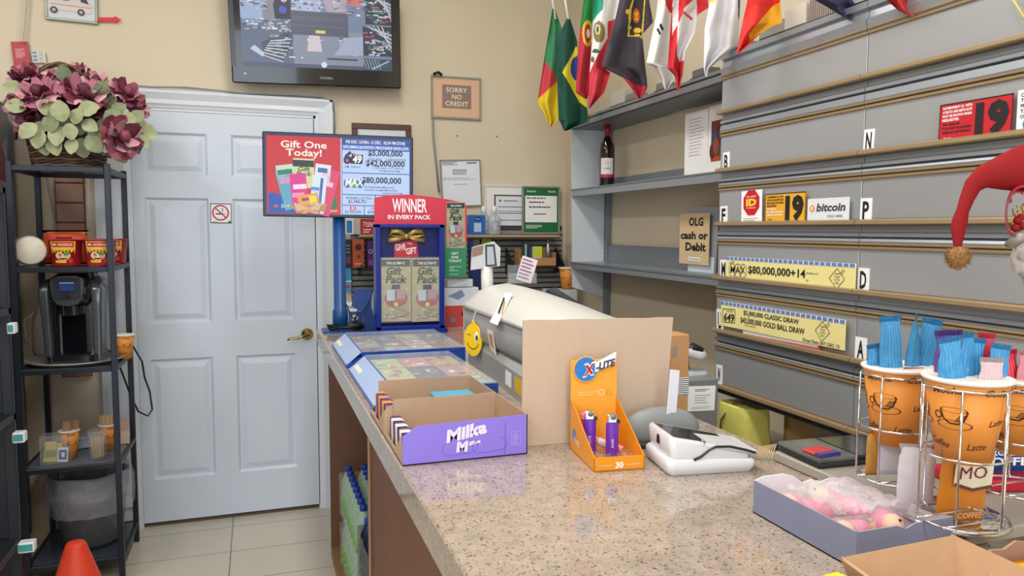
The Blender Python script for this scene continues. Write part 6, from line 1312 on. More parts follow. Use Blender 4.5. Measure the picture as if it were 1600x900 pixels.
# grey dome device behind the terminal
p = W4(1020, 700); m = MB(); pts = []
dmx = H(1052, 660, 'y', 1.30); gdm = thing('grey_scanner', 'rounded grey scanner half hidden behind the card terminal', 'scanner', (.79, 1.335, z0))
m = MB(T(.79, 1.335, z0, rz=-8)); m.ball((0, 0, .032), .05, mat('8a8f90', .4), 20, (1.75, .42, .95)); 
m.v = [Vector((v.x, v.y, max(v.z, z0))) for v in m.v]; m.build('dome', gdm)
m = MB(T(.79, 1.335, z0, rz=-8)); m.box((-.085, -.03, 0), (.075, .028, .012), mat('3c4044', .4), .004); m.build('foot', gdm)
# receipt strip, tan post, grey box, scanner
q = [H(1040, 664, 'y', 1.325), H(1054, 664, 'y', 1.325), H(1044, 577, 'y', 1.325)]
rcp = MB(); P = [H(x_, y_, 'y', 1.32) for x_, y_ in ((1040, 664), (1055, 664), (1062, 579), (1047, 577))]; rcp.slab(P[0], P[1], P[2], P[3], .001, mat('dfe3ef', .6)); o = rcp.build('receipt_strip', label='long white receipt strip hanging at the right edge of the cardboard sheet', cat='receipt')
tb = H(1046, 640, 'y', 1.48); tx0, tx1 = H(1050, 600, 'y', 1.48).x, H(1076, 600, 'y', 1.48).x; ztp = H(1064, 523, 'y', 1.48).z
m = MB(); m.box((tx0, 1.48, z0), (tx1, 1.54, ztp), CARDT, .002); m.M = T(0, 1.48, 0)
zb1, zb2 = H(1064, 618, 'y', 1.48).z, H(1064, 590, 'y', 1.48).z; m.rect(tx0+.004, zb1, tx1, zb2, PAPER, 1)
for i in range(9): m.rect(tx0+.004, zb1+(zb2-zb1)*(i+.2)/9, tx1, zb1+(zb2-zb1)*(i+.6)/9, INK, 2)
m.rect(tx0, zb2+.05, tx0+.012, zb2+.075, mat('8a8a8a', .4), 1); m.build('tan_carton', label='narrow tan carton with barcode label standing right of the cardboard sheet', cat='carton')
gb0, gb1 = H(1075, 600, 'y', 1.6).x, H(1123, 600, 'y', 1.6).x; gzt = H(1100, 592, 'y', 1.6).z
gx = thing('grey_register_box', 'grey box with white instruction label between tan carton and flap display', 'box', ((gb0+gb1)/2-.01, 1.67, .8005))
MB().box((gb0-.03, 1.6, .8005), (gb1, 1.76, gzt), mat('76797e', .45), .004).build('box_body', gx)
def d_ins(m, w, h): m.scribble(.25*w, .78*h, .8*w, .9*h, 2, INK, 1); m.scribble(.25*w, .3*h, .85*w, .7*h, 4, mat('6a6d72', .5), 1, fill=.25); m.scribble(.15*w, .08*h, .9*w, .2*h, 2, mat('6a6d72', .5), 1, fill=.25)
M, wd_, hd_ = frameM(*px('y', 1.599, (1073, 643), (1116, 641), (1073, 604))); m = MB(M); m.box((0, -.0004, 0), (wd_, .0006, hd_), PAPER); m.M = M @ Matrix.Translation((0, -.0004, 0)); d_ins(m, wd_, hd_); m.build('instruction_label', gx)
sc0 = H(1087, 590, 'y', 1.66); ss = thing('barcode_scanner', 'white and black handheld scanner in its cradle on the grey register box', 'scanner', (sc0.x, 1.66, gzt))
SS = Matrix.Translation((sc0.x, 1.67, gzt+.0003)) @ Matrix.Scale(.72, 4)
m = MB(SS); m.ext(rr(-.04, .036, -.04, .03, .012), 'z', 0.0, .012, mat('c9ccd0', .3), True); m.ext(rr(-.025, .03, -.03, .02, .01), 'z', .012, .018, mat('8a8d92', .3), True); m.build('cradle_base', ss)
m = MB(SS @ T(-.025, .01, 0)); m.tube([(0, 0, .015), (-.005, 0, .05), (0, 0, .075)], [.013, .012, .014], mat('3a3c40', .4), 12); m.build('cradle_stem', ss)
m = MB(SS @ T(-.012, 0, .075)); m.tube([(-.04, 0, .01), (-.01, 0, .012), (.03, -.01, -.002), (.048, -.015, -.012)], [.014, .024, .022, .014], mat('d3d6da', .3), 16, flat=.9); m.build('scanner_head', ss)
m = MB(SS @ T(-.012, -.004, .082)); m.tube([(-.03, 0, .008), (0, -.003, .014), (.035, -.013, .002)], [.010, .02, .014], BLACK, 14, flat=.85); m.build('black_top', ss)
# yellow bag on the wall ledge
bgp = H(1152, 690, 'x', 1.42); yb_ = thing('yellow_bag', 'yellow soft bag with dark strap under the flap display', 'bag', (1.44, 1.92, .7805))
m = MB()
def bagf(u, v):
    a = 2*math.pi*u; k = abs(math.cos(a))**.5*(1 if math.cos(a) > 0 else -1); l = abs(math.sin(a))**.5*(1 if math.sin(a) > 0 else -1)
    s = 1-.10*v+.03*noise.noise(Vector((k*3, l*3, v*9))); return Vector((1.44+.06*k*s, 1.93+.085*l*s, .7805+.150*v+.006*noise.noise(Vector((k*2, l*2, 5)))*v))
YB = mat('dcd86e', .6, var=.12, vs=12, bump=.4, bs=14)
m.grid(bagf, 36, 14, YB); m.add([bagf(i/36, 1) for i in range(36)], [tuple(range(36))], YB); m.build('bag_body', yb_)
m = MB(); m.tube([(1.385, 1.98, .80), (1.378, 1.96, .88), (1.40, 1.93, .938), (1.43, 1.9, .945), (1.45, 1.92, .935)], .003, mat('5a5a30', .5), 6); m.build('strap', yb_)
m = MB(T(1.53, 1.80, .7805, rz=-20)); m.ext(rr(-.03, .05, -.022, .022, .01), 'z', 0, .15, mat('9a7a48', .7)); m.build('brown_bag', label='folded brown paper bag standing beside the yellow bag', cat='bag')
# black tray and packet on the flap board
m = MB(); P0 = H(1218, 722, 'z', TC+.02); m = MB(T(.942, 1.045, TC+.0206, rz=-3)); m.box((-.0, 0, 0), (.20, .12, .010), mat('2b2d31', .2), .003); m.box((.0, .0, .0102), (.085, .12, .018), mat('7c8082', .12, alpha=.5), .002); m.box((.087, .0, .0102), (.20, .12, .018), mat('26282c', .15), .002); m.build('black_flat_case', label='flat black case with clear lid lying behind the bluish toy box', cat='case')
m = MB(T(.948, 1.05, TC+.0390, rz=4)); m.box((0, 0, 0), (.05, .045, .006), mat('c23a3c', .35), .002); m.box((.0, -.0005, 0), (.05, .012, .0062), mat('4a3c8c', .4)); m.build('red_packet', label='small red and purple packet lying on the flat black case', cat='packet')
for i in range(8):
    m = MB(T(.905+.004*i, 1.19-.004*i, TC+.001, rz=-14+4*i, ry=0)); m.tube([(0, 0, .003), (.03, .012, .02+.001*i)], .0012, WD, 5); m.build('toothpick', label='thin pale pick in the small heap right of the card terminal', cat='pick', group='picks beside the card terminal')
# ================================================================== toy box
BX = mat('8287a4', .7, var=.08, vs=20); BXI = mat('c9bfc4', .8)
bt = thing('toy_box', 'low bluish grey open cardboard box of wrapped toys on the granite', 'box', (.82, .845, z0))
bx0, bx1, by0, by1, bh, t = .735, .903, .742, .955, .052, .0018
m = MB(); m.box((bx0, by0, z0), (bx1, by1, z0+t), BXI)
def wallp(x0, y0, x1, y1, tops, out, inn, nrm):
    """wall from (x0,y0) to (x1,y1) with list of top heights; nrm = inward normal"""
    k = len(tops)-1; nx, ny = nrm
    for off, mt in ((0, out), (t, inn)):
        V = []; 
        for i in range(k+1):
            X = x0+(x1-x0)*i/k+nx*off; Y = y0+(y1-y0)*i/k+ny*off; V += [(X, Y, z0), (X, Y, z0+tops[i])]
        m.add(V, [(2*i, 2*i+2, 2*i+3, 2*i+1) for i in range(k)], mt)
    V = []
    for i in range(k+1):
        X = x0+(x1-x0)*i/k; Y = y0+(y1-y0)*i/k; V += [(X, Y, z0+tops[i]), (X+nx*t, Y+ny*t, z0+tops[i])]
    m.add(V, [(2*i, 2*i+2, 2*i+3, 2*i+1) for i in range(k)], inn)
rt = random.Random(9)
wallp(bx0, by1, bx0, by0, [bh]*9, BX, mat('9a9cb0', .8), (1, 0)); wallp(bx0, by0, bx1, by0, [bh]*5+[bh-.006, bh]+[bh]*4, BX, mat('9a9cb0', .8), (0, 1))
wallp(bx1, by1, bx0, by1, [bh*.72, bh*.78, bh*.7, bh*.8, bh*.75, bh*1.0, bh*1.1, bh*1.1, bh*1.1, bh], BX, mat('e6e4ea', .8), (0, -1)); wallp(bx1, by0, bx1, by1, [bh, bh*.96]+[bh*(.82+.1*rt.random()) for _ in range(14)]+[bh*.72], BX, BXI, (-1, 0)); m.build('box_body', bt)
SK = mat('e8bfa6', .5); PKT = mat('e08aa8', .5)
def toy(x, y, rz, label, hair):
    p = Vector((x, y, z0+t+.001)); r = thing('wrapped_toy', label, 'toy', p); M = T(x, y, z0+t+.001, rz=rz)
    m = MB(M); m.ball((0, 0, .020), .019, PKT, 18, (1, 1, 1)); m.v = m.v; m.build('hood', r)
    m = MB(M); m.ball((-.007, -.004, .0245), .0165, SK, 16); m.build('head', r)
    m = MB(M)
    for s in (-1, 1): m.ball((-.012+.004*s, -.006+.006*s, .0365), .0024, mat('3a2a2a', .3), 8)
    m.tube([(-.0175, -.012, .0325), (-.0185, -.008, .0325), (-.0195, -.004, .0315)], .0008, mat('b04a4a', .5), 6); m.build('face', r)
    m = MB(M); m.tube([(.012, 0, .018), (.03, 0, .017), (.048, 0, .015), (.064, 0, .013)], [.012, .016, .014, .006], PKT, 14); m.build('body', r)
    m = MB(M); m.ball((.0, .016, .014), .011, mat(hair, .6), 12, jit=.3); m.ball((.006, -.017, .012), .009, mat(hair, .6), 12, jit=.3); m.build('hair', r)
    m = MB(M); m.grid(lambda u, v: Vector((-.024+.095*u, (.026-.012*u)*math.cos(math.pi*v)*-1, .002+(.043-.014*u)*math.sin(math.pi*v)**.6+.003*noise.noise(Vector((u*14, v*9, x*50))))), 22, 14, clearwrap('fff4f8', .18, .06, .9, 60)); m.build('clear_wrap', r)
toy(.768, .905, -20, 'pink hooded toy in clear wrap at the left end of the bluish box', 'e0b088'); toy(.768, .80, 15, 'pink hooded toy with face up nearest the front corner of the bluish box', '6a3c2c'); toy(.842, .912, -60, 'pink wrapped toy lying against the back wall of the bluish box', 'd8b070'); toy(.848, .80, 55, 'pink and gold wrapped toy at the right end of the bluish box', 'c8a85a')
m = MB(); m.grid(lambda u, v: Vector((.765+.11*u, .80+.12*v, z0+.052+.012*noise.noise(Vector((u*6, v*6, 2)))+.008*noise.noise(Vector((u*16, v*16, 4))))), 26, 26, clearwrap('ffffff', .16, .05, 1, 50)); m.build('crinkled_film', label='crinkled clear film lying over the toys in the bluish box', cat='film')
# ================================================================== cup holder stand
zb = TC+.0205; hc = Vector((.970, .800, zb)); hs = thing('cup_holder_stand', 'chrome wire stand with three round baskets holding orange coffee cups', 'cup holder', hc)
m = MB().lathe([(0, 0), (.072, 0), (.076, .003), (.074, .007), (.066, .010), (.02, .011), (0, .011)], CHROME, 44, c=hc); m.build('base_plate', hs)
m = MB(); m.tube([hc+Vector((0, 0, .01)), hc+Vector((0, 0, .21))], .003, CHROME, 8); m.build('centre_rod', hs)
cups = [((.943, .883), 1.264, 1.146, .0345, .050, 1.09, 'orange coffee cup with blue sachets in the left basket of the chrome stand'),
        ((.901, .731), 1.279, 1.168, .0335, .0515, 1.085, 'orange coffee cup with blue sachets in the front basket of the chrome stand'),
        ((1.053, .762), 1.262, 1.156, .0345, .052, 1.10, 'orange coffee cup with red sachets in the right basket at the photo edge')]
SB = mat('3f8fc4', .25, var=.2, vs=30, bump=.3, bs=60); SR = mat('d0344a', .25, var=.2, vs=30)
for k, ((cx_, cy_), zt_, zb_, rb, rt_, zlow, lab) in enumerate(cups):
    m = MB(); rB = rt_+.002; C_ = Vector((cx_, cy_, 0)); zr_ = zt_-.010
    circ = lambda r_, z, n=36: [(cx_+r_*math.cos(2*math.pi*i/n), cy_+r_*math.sin(2*math.pi*i/n), z) for i in range(n)]
    zm = (zr_+zlow)/2+.0
    for z, r_ in ((zr_, rt_-.002+.003), (zm, rB), (zlow, rB)): m.tube(circ(r_, z), .0017, CHROME, 8, closed=True)
    for i in range(6):
        a = R_(20+60*i+k*15); d = Vector((math.cos(a), math.sin(a), 0)); m.tube([C_+d*(rt_+.003)+Vector((0, 0, zr_)), C_+d*(rB+.002)+Vector((0, 0, zm)), C_+d*(rB+.002)+Vector((0, 0, zlow+.006)), C_+d*(rB-.006)+Vector((0, 0, zlow))], .0016, CHROME, 7)
    for s in (-1, 1): m.tube([C_+Vector((-rB, s*.02, zlow)), C_+Vector((rB, s*.02, zlow))], .0014, CHROME, 7)
    dd = Vector((hc.x-cx_, hc.y-cy_, 0)).normalized(); pe = C_+dd*(rB)
    for z in (zm, zlow): m.tube([Vector((pe.x, pe.y, z)), Vector((hc.x, hc.y, z))], .0018, CHROME, 7)
    m.tube([Vector((pe.x, pe.y, zlow)), Vector((pe.x+dd.x*.0, pe.y+dd.y*.0, zb+.03)), Vector((hc.x-dd.x*.05, hc.y-dd.y*.05, zb+.012))], .0017, CHROME, 7)
    m.build('wire_basket', hs)
    c = Vector((cx_, cy_, zb_)); r = thing('coffee_cup', lab, 'paper cup', c)
    vdir = math.degrees(math.atan2(cx_, cy_)); paper_cup_parts(c, rb, rt_, zt_-zb_, r, rot=R_(-vdir)*(rb+rt_)/2*-1, big=True, seed=k)
def sachet(cx_, cy_, z, h, w_, mt, label, grp, tw, rz_, tilt, cat='sachet'):
    M = T(cx_, cy_, z, rz=rz_, ry=tilt); return pillow((0, 0, 0), w_, h, .018, mt, M=M, twist=tw, seed=cx_*40, flute=.0011).build('sachet', label=label, cat=cat, group=grp)
g1 = 'blue sachets in the left coffee cup'; g2 = 'blue sachets in the front coffee cup'
lx_, ly_ = math.cos(YAW), -math.sin(YAW)
def at_c(k, lat, dep): (a, b) = cups[k][0]; return a+lx_*lat+math.sin(YAW)*dep, b+ly_*lat+math.cos(YAW)*dep
for lat, dep, h, w_, tw, rz_, ti in ((-.016, -.008, .196, .036, .15, -19, -3), (.026, .002, .198, .030, 1.2, -10, 3), (.038, .012, .192, .03, -1.0, -30, 9), (-.034, .008, .150, .026, .4, -19, -6)):
    x, y = at_c(0, lat*.62, dep); sachet(x, y, 1.15, h, w_, SB, 'shiny blue sachet standing in the left coffee cup of the chrome stand', g1, tw, rz_, ti)
x, y = at_c(0, .008, -.022); sachet(x, y, 1.15, .118, .034, SR, 'red sachet just showing above the rim of the left coffee cup', None, .2, -19, 2)
for lat, dep, h, w_, tw, rz_, ti in ((-.024, -.006, .165, .040, .2, -10, -6), (-.002, .01, .168, .03, .9, -25, 2), (.012, .014, .16, .03, -.6, -5, 4), (.034, .0, .155, .034, .3, -19, 9)):
    x, y = at_c(1, lat*.6, dep); sachet(x, y, 1.172, h, w_, SB, 'shiny blue sachet standing in the front coffee cup of the chrome stand', g2, tw, rz_, ti)
x, y = at_c(1, .014, -.018); sachet(x, y, 1.172, .138, .034, mat('c9b0b4', .3), 'pale pink sachet at the front of the front coffee cup', None, .1, -19, 3)
x, y = at_c(1, -.004, .03); sachet(x, y, 1.172, .168, .04, mat('6a4a9a', .3), 'purple sachet at the back of the front coffee cup', None, .1, -19, -2)
x, y = at_c(1, .028, .028); sachet(x, y, 1.172, .165, .03, SR, 'red sachet at the back right of the front coffee cup', None, .3, -19, 5)
for i, (lat, dep, mt, la) in enumerate(((-.028, 0, SR, 'left red sachet in the right coffee cup'), (-.006, -.01, mat('d88a9c', .3), 'pink sachet in the right coffee cup'), (.02, .01, SR, 'right red sachet in the right coffee cup'))):
    x, y = at_c(2, lat*.7, dep); sachet(x, y, 1.16, .145, .036, mt, la, None, .2, -19, -4+5*i)
# white bag in the left basket and sample packets
def pouch(name, label, c, w_, h_, t_, mt, rz, tilt, draw=None, cat='packet'):
    r = thing(name, label, cat, c); M = T(c[0], c[1], c[2], rz=rz, rx=tilt); pillow((0, 0, 0), w_, h_, t_, mt, M=M, seed=c[0]*9).build('pouch_body', r)
    if draw:
        m = MB(M @ Matrix.Translation((0, -t_*.56-.0008, 0))); draw(m, w_, h_); m.build('print', r)
    return r
x, y = at_c(0, -.004, 0); pouch('white_paper_bag', 'white folded paper bag in the bottom of the left basket', (x, y, 1.0925), .07, .055, .012, mat('d9dde8', .6), -19, 0)
x, y = at_c(0, -.036, -.002); pouch('gold_packet', 'torn gold packet at the left in the left basket', (x, y, 1.0925), .02, .07, .008, mat('b8863a', .4), -19, 0)
def d_mon(m, w, h):
    m.pol([(-.42*w, .52*h), (.5*w, .46*h), (.5*w, .86*h), (-.3*w, .9*h), (-.42*w, .8*h)], mat('e8dfc8', .4), 1); m.pol([(-.42*w, .52*h), (.0*w, .44*h), (.5*w, .46*h), (.5*w, .49*h), (.0*w, .475*h), (-.4*w, .55*h)], mat('6a3a22', .4), 2); m.text('MON', .02*w, .6*h, .15*h, mat('7a1f22', .4), w=.7*w, bold=.03, l=2)
    m.text('ROASTED', .06*w, .24*h, .07*h, PAPER, w=.5*w, bold=.02, l=1); m.text('COFFEE', .0*w, .13*h, .085*h, PAPER, w=.66*w, bold=.03, l=1); m.disc(.4*w, .16*h, .05*w, mat('e8dfc8', .4), 1)
cb = Pd(1560, 786, 1.22); pouch('coffee_bag', 'blue roasted coffee bag with cream label behind the chrome stand', (cb.x+.03, cb.y+.03, TC+.0405), .15, .15, .045, mat('1f64b0', .3, var=.1), -16, 0, d_mon, 'coffee bag')
m = MB(T(cb.x+.03, cb.y+.03, TC+.0205, rz=-16)); m.box((-.085, -.045, 0), (.13, .05, .0195), mat('c02238', .3), .003); m.build('red_tray', label='low red tray under the blue coffee bag', cat='tray')
def d_mo(m, w, h):
    m.pol([(-.3*w, .5*h), (.1*w, .42*h), (.48*w, .46*h), (.48*w, .86*h), (-.3*w, .9*h)], mat('e8dfc8', .4), 1); m.pol([(-.3*w, .5*h), (.1*w, .42*h), (.48*w, .46*h), (.48*w, .495*h), (.1*w, .46*h), (-.28*w, .54*h)], mat('6a3a22', .4), 2); m.text('MO', .08*w, .58*h, .15*h, mat('7a1f22', .4), w=.55*w, bold=0, l=2); m.text('COFFEE', .12*w, .08*h, .07*h, mat('f0c890', .4), w=.5*w, l=1)
x, y = hc.x-.018, hc.y-.035; pouch('coffee_sachet', 'orange and cream coffee sachet leaning on the base of the chrome stand', (x-.012, y, zb+.0115), .075, .12, .014, mat('cf7f22', .35), -12, 6, d_mo)
x, y = hc.x-.06, hc.y+.0; pouch('pale_sachet', 'pale paper sachet at the left of the orange coffee sachet', (x-.002, y+.012, zb+.0115), .05, .105, .01, mat('cfcad0', .5), -30, 4)
# ================================================================== cartons at the bottom right corner
fc = thing('brown_open_carton', 'open brown corrugated carton with flared flaps at the bottom right', 'carton', (.68, .56, z0))
m = MB(); KB_ = mat('b5916f', .85, var=.06, vs=40)
A, B, C2, D2 = Vector((.635, .615, z0)), Vector((.752, .612, z0)), Vector((.752, .44, z0)), Vector((.635, .44, z0))
A1, B1, C1, D1 = Vector((.611, .640, 1.11)), Vector((.783, .643, 1.112)), Vector((.80, .42, 1.10)), Vector((.60, .42, 1.09))
m.slab(A, B, C2, D2, .003, KB_) ; m.slab(D2, C2, B, A, .003, KB_)
m.slab(B, A, A1, B1, .004, KB_); m.slab(C2, B, B1, C1, .004, KB_); m.slab(A, D2, D1, A1, .004, KB_); m.slab(D2, C2, C1, D1, .004, KB_); m.v = [Vector((p_.x, p_.y, max(p_.z, z0))) for p_ in m.v]; m.build('carton_body', fc)
YP = mat('f0cc1c', .4); g = [H(1262, 886, 'z', 1.10), H(1320, 872, 'z', 1.10), H(1350, 900, 'z', 1.09), H(1330, 906, 'z', 1.09)]
yc = thing('yellow_carton', 'yellow edged brown carton at the bottom edge left of the open carton', 'carton', (.55, .52, z0))
yx0, yx1, yy1, yh_ = .490, .592, .625, 1.098
m = MB(); m.box((yx0, .40, z0), (yx1, yy1, z0+.002), KB_); m.box((yx0, .40, z0), (yx0+.003, yy1, yh_), KB_); m.box((yx0, yy1-.003, z0), (yx1, yy1, yh_), YP); m.box((yx1-.003, .40, z0), (yx1, yy1, yh_+.002), YP); m.box((yx0, .40, z0), (yx1, .403, yh_), KB_)
m.slab((yx0, yy1, yh_), (yx0, yy1-.05, yh_), (yx1-.035, yy1-.045, yh_+.003), (yx1-.035, yy1, yh_+.003), .002, KB_); m.slab((yx1-.035, yy1, yh_+.0032), (yx1-.03, yy1-.05, yh_+.0032), (yx1+.012, yy1-.05, yh_+.006), (yx1+.004, yy1+.002, yh_+.004), .002, YP); m.build('carton_body', yc)
# right-hand carton with yellow packets
rc = thing('torn_carton', 'torn brown carton of yellow packets cut by the bottom right corner', 'carton', (.9, .57, z0))
m = MB(); x0, x1, y0_, y1_ = .815, .955, .42, .635; TN = mat('a98672', .85)
m.box((x0, y0_, z0), (x1, y1_, z0+.003), TN); m.box((x0, y0_, z0), (x0+.003, y1_, z0+.045), TN); m.box((x0, y0_, z0), (x1, y0_+.003, z0+.05), TN); m.box((x1-.003, y0_, z0), (x1, y1_, z0+.06), TN)
zz_ = [.055, .06, .058, .066, .062, .07, .074, .07]; m.ext([(x0, z0), (x1, z0)]+[(x1-(x1-x0)*i/7, z0+zz_[7-i]) for i in range(8)], 'y', y1_-.003, y1_, TN); m.build('carton_body', rc)
for i in range(3): pouch('yellow_packet', ('back', 'middle', 'front')[i]+' yellow packet in the torn carton at the bottom right corner', (.88, .60-.045*i, z0+.004), .11, .050, .018, mat('f0a81c', .3), -8, -8, lambda m, w, h: m.text('Wert', .1*w, .4*h, .2*h, mat('8a3a1a', .4), shear=.2) if 0 else m.scribble(-.1*w, .5*h, .3*w, .75*h, 1, mat('8a3a1a', .4)))
# ================================================================== flags
def inpoly(x, y, P):
    c = False; n = len(P)
    for i in range(n):
        x1, y1 = P[i]; x2, y2 = P[(i+1) % n]
        if (y1 > y) != (y2 > y) and x < (x2-x1)*(y-y1)/(y2-y1)+x1: c = not c
    return c
def clothm(h): return mat(h, .75, var=.08, vs=14)
def ell(cx_, cy_, rx, ry, n=20): return [(cx_+rx*math.cos(2*math.pi*i/n), cy_+ry*math.sin(2*math.pi*i/n)) for i in range(n)]
def flag(label, rows, base, polys, folds=2.5, amp=.022, ph=0, stick=None, dx=0, group='small country flags above the shelves'):
    """rows: (y, x_left, x_right) pixel outline; hangs in the plane y = yd"""
    ym = (rows[0][0]+rows[-1][0])/2; xm = (rows[0][1]+rows[0][2])/2; p_ = H(xm, ym, 'x', 1.36-dx); yd = p_.y
    def rc_(v):
        Y = rows[0][0]+(rows[-1][0]-rows[0][0])*v
        for (a, l0, r0), (b, l1, r1) in zip(rows, rows[1:]):
            if Y <= b+1e-9: t_ = (Y-a)/(b-a); return Y, l0+(l1-l0)*t_, r0+(r1-r0)*t_
        return rows[-1]
    top = rows[0][0]; r = thing('country_flag', label, 'flag', Vector((p_.x, yd, H(xm, rows[-1][0], 'y', yd).z)))
    def fn(u, v):
        Y, l, rr__ = rc_(v); X = l+(rr__-l)*u; q = H(X, Y, 'y', yd); d = amp*math.sin(u*folds*math.pi*2+ph+v*1.5)*(.35+.65*v)+amp*.4*noise.noise(Vector((u*4, v*5, ph)))
        q2 = H(X, Y, 'y', yd+d); return q2
    mats_ = [(P, clothm(h)) for P, h in polys]; bm_ = clothm(base)
    def cf_(u, v):
        Y, l, rr__ = rc_(v); X = l+(rr__-l)*u; o = bm_
        for P, mt in mats_:
            if inpoly(X, Y, P): o = mt
        return o
    m = MB(); m.grid(fn, 60, 90, bm_, True, cf_); o = m.build('cloth', r); md = o.modifiers.new('thick', 'SOLIDIFY'); md.thickness = .0012
    if stick:
        (a, b), (c_, d_) = stick; P0 = H(a, b, 'y', yd+.01); P1 = H(c_, d_, 'y', yd-.01); P0 = P1+(P0-P1)*1.5
        MB().tube([P0, P1], .0045, WHITE, 10).build('flag_stick', r)
    return r
flag('green, red and yellow flag hanging leftmost in the row of flags', [(14, 863, 867), (45, 858, 878), (93, 850, 880), (150, 841, 880), (160, 840, 878), (175, 848, 874), (187, 854, 872), (198, 859, 862)], 'c8404c',
     [([(840, 0), (890, 0), (890, 150), (872, 122), (848, 92)], '3f8a60'), ([(835, 160), (872, 126), (890, 120), (890, 210), (830, 210)], 'ddc22a')], 1.5, stick=((858, -30), (868, 30)))
flag('green Brazilian flag with yellow diamond and blue disc', [(28, 886, 890), (45, 878, 896), (65, 868, 902), (117, 870, 903), (161, 872, 917), (187, 873, 919), (191, 876, 918), (204, 881, 886)], '0f4a3c',
     [([(900, 73), (910, 80), (920, 170), (905, 160), (879, 113)], 'e0d02a'), (ell(903, 107, 12, 20), '24408c')], 1.2, ph=1, stick=((881, -10), (888, 30)))
flag('green and red Portuguese flag with yellow emblem', [(-20, 913, 930), (0, 912, 930), (40, 907, 930), (77, 904, 928), (144, 900, 922), (150, 908, 919), (154, 914, 918)], 'b8283c',
     [([(890, -30), (940, -30), (940, 44), (890, 40)], '1f7a3c'), (ell(918, 52, 8, 21), 'd8c23a'), (ell(918, 52, 5, 15), 'b8283c'), (ell(919, 52, 3, 7), 'e8e8e8')], 1, ph=2)
flag('green, white and red Mexican flag with eagle emblem', [(-20, 930, 968), (0, 929.7, 968), (30, 926, 962), (60, 925, 956), (105, 922, 942), (114, 921, 954), (145, 920.5, 944), (169, 920, 922)], 'e0dedc',
     [([(920, -30), (946, -30), (942, 14), (920, 40)], '1f9a7c'), ([(949, 34), (975, 25), (960, 170), (915, 175), (920, 116), (936, 82), (949, 60)], 'c83848'), (ell(936, 50, 9, 17), '7a7440'), (ell(934, 46, 4, 8), 'd0c8a0'), (ell(934, 46, 2, 5), '5a4a30'), (ell(931, 80, 6, 3), '4a5a4a'), (ell(926, 93, 3, 5), '6a5a50')], 1.3, ph=.5)
flag('black flag with golden crowned shield and a red tip', [(-20, 970, 1012), (0, 968, 1014), (35, 960, 1020), (54, 954, 1003), (105, 940, 1008), (115, 962, 1009), (121, 974, 1010), (137, 986, 1011), (154, 998, 1001)], '3c3640',
     [([(960, 119), (975, 121), (989, 131), (1015, 136), (1015, 160), (970, 160)], 'b82838'), ([(994, -20), (1010, -20), (1004, 61), (998, 57), (980, 58), (983, 14)], 'd0b83a'), ([(996, -20), (1008, -20), (1002, 57), (998, 54), (983, 55), (986, 15)], '2c2a2a'), (ell(994, 25, 5.5, 12), 'c8502c'), (ell(994, 22, 3, 4), 'e0b040'), (ell(994, 30, 3, 3), 'e0b040'), (ell(996, 48, 6, 4), 'd8b040'), (ell(980, 18, 3, 4), 'd8c040'), (ell(985, 43, 1.5, 2.5), 'c8b8a0')], 1.2, ph=3)
flag('white South Korean flag with red disc edge and black bars', [(-20, 1030, 1053), (0, 1028, 1053), (25, 1025, 1052), (60, 1018, 1050), (99, 1010, 1052), (104, 1022, 1054), (124, 1033, 1054), (140, 1039, 1042)], 'dcdcda',
     [([(1037, -30), (1060, -30), (1054, 26), (1045, 18), (1040, 8)], 'c8283c'), ([(1026, 46), (1029, 44), (1033, 53), (1030, 55)], '2a2a2e'), ([(1030, 40), (1033, 36), (1037, 46), (1034, 49)], '2a2a2e')], 1.2, ph=1.5)
flag('red and white Canadian flag twisted on its stick', [(-20, 1054, 1106), (0, 1052, 1106), (12, 1050, 1107), (23, 1049, 1090), (50, 1047, 1087), (80, 1045, 1071), (107, 1043, 1067), (118, 1054, 1066), (128, 1057, 1063), (142, 1058.5, 1060)], 'c8242e',
     [([(1054, -30), (1061, -30), (1060, 37), (1050, 55), (1050, 20)], 'dedede'), ([(1070, 12), (1088, -5), (1090, 50), (1068, 95), (1062, 97), (1057, 86), (1059, 40)], 'd8d2d4'), ([(1064, 18), (1066, 16), (1083, 29), (1081, 33)], 'c8242e')], 1.6, ph=.2)
flag('plain white flag with small yellow mark hanging right of the Canadian flag', [(-20, 1112, 1156), (0, 1110, 1156), (47, 1101, 1154), (74, 1100.5, 1153), (90, 1100, 1128), (107, 1100, 1107), (120, 1103, 1104.5)], 'dcdde2', [(ell(1114, 0, 4, 5), 'd8c040'), ([(1152, -20), (1160, -20), (1160, 30), (1153, 30)], '24406c')], 1.6, ph=2.4)
flag('red and yellow flag hanging at the corner of the flap cabinets', [(-20, 1170, 1220), (0, 1168, 1219), (36, 1160, 1222), (42, 1159, 1205), (54, 1157, 1186), (70, 1154, 1170), (84, 1151.5, 1153)], 'd82a22',
     [([(1169, 54), (1204, 12), (1225, 0), (1225, 45), (1186, 53), (1172, 64)], 'e0a82a')], 1.4, ph=1.1, dx=.02)
flag('dark navy flag corner above the ribbed tray', [(-20, 1258, 1356), (0, 1273, 1350), (15, 1300, 1338), (30, 1325, 1326.5)], '2c2c50', [], 1.5, ph=.7)
flag('red flag corner above the right flap column', [(-20, 1362, 1442), (0, 1385, 1435), (16, 1403, 1430), (24, 1422, 1427), (26, 1424, 1426)], 'c0242a', [([(1424, 14), (1432, 14), (1430, 26), (1424, 26)], 'c86a5a')], 1.5, ph=.2)
m = MB(); m.tube([H(800, -60, 'x', 1.36), H(870, -38, 'x', 1.36), H(1000, -40, 'x', 1.36), H(1200, -60, 'x', 1.36)], .006, mat('8a8a88', .5)); 
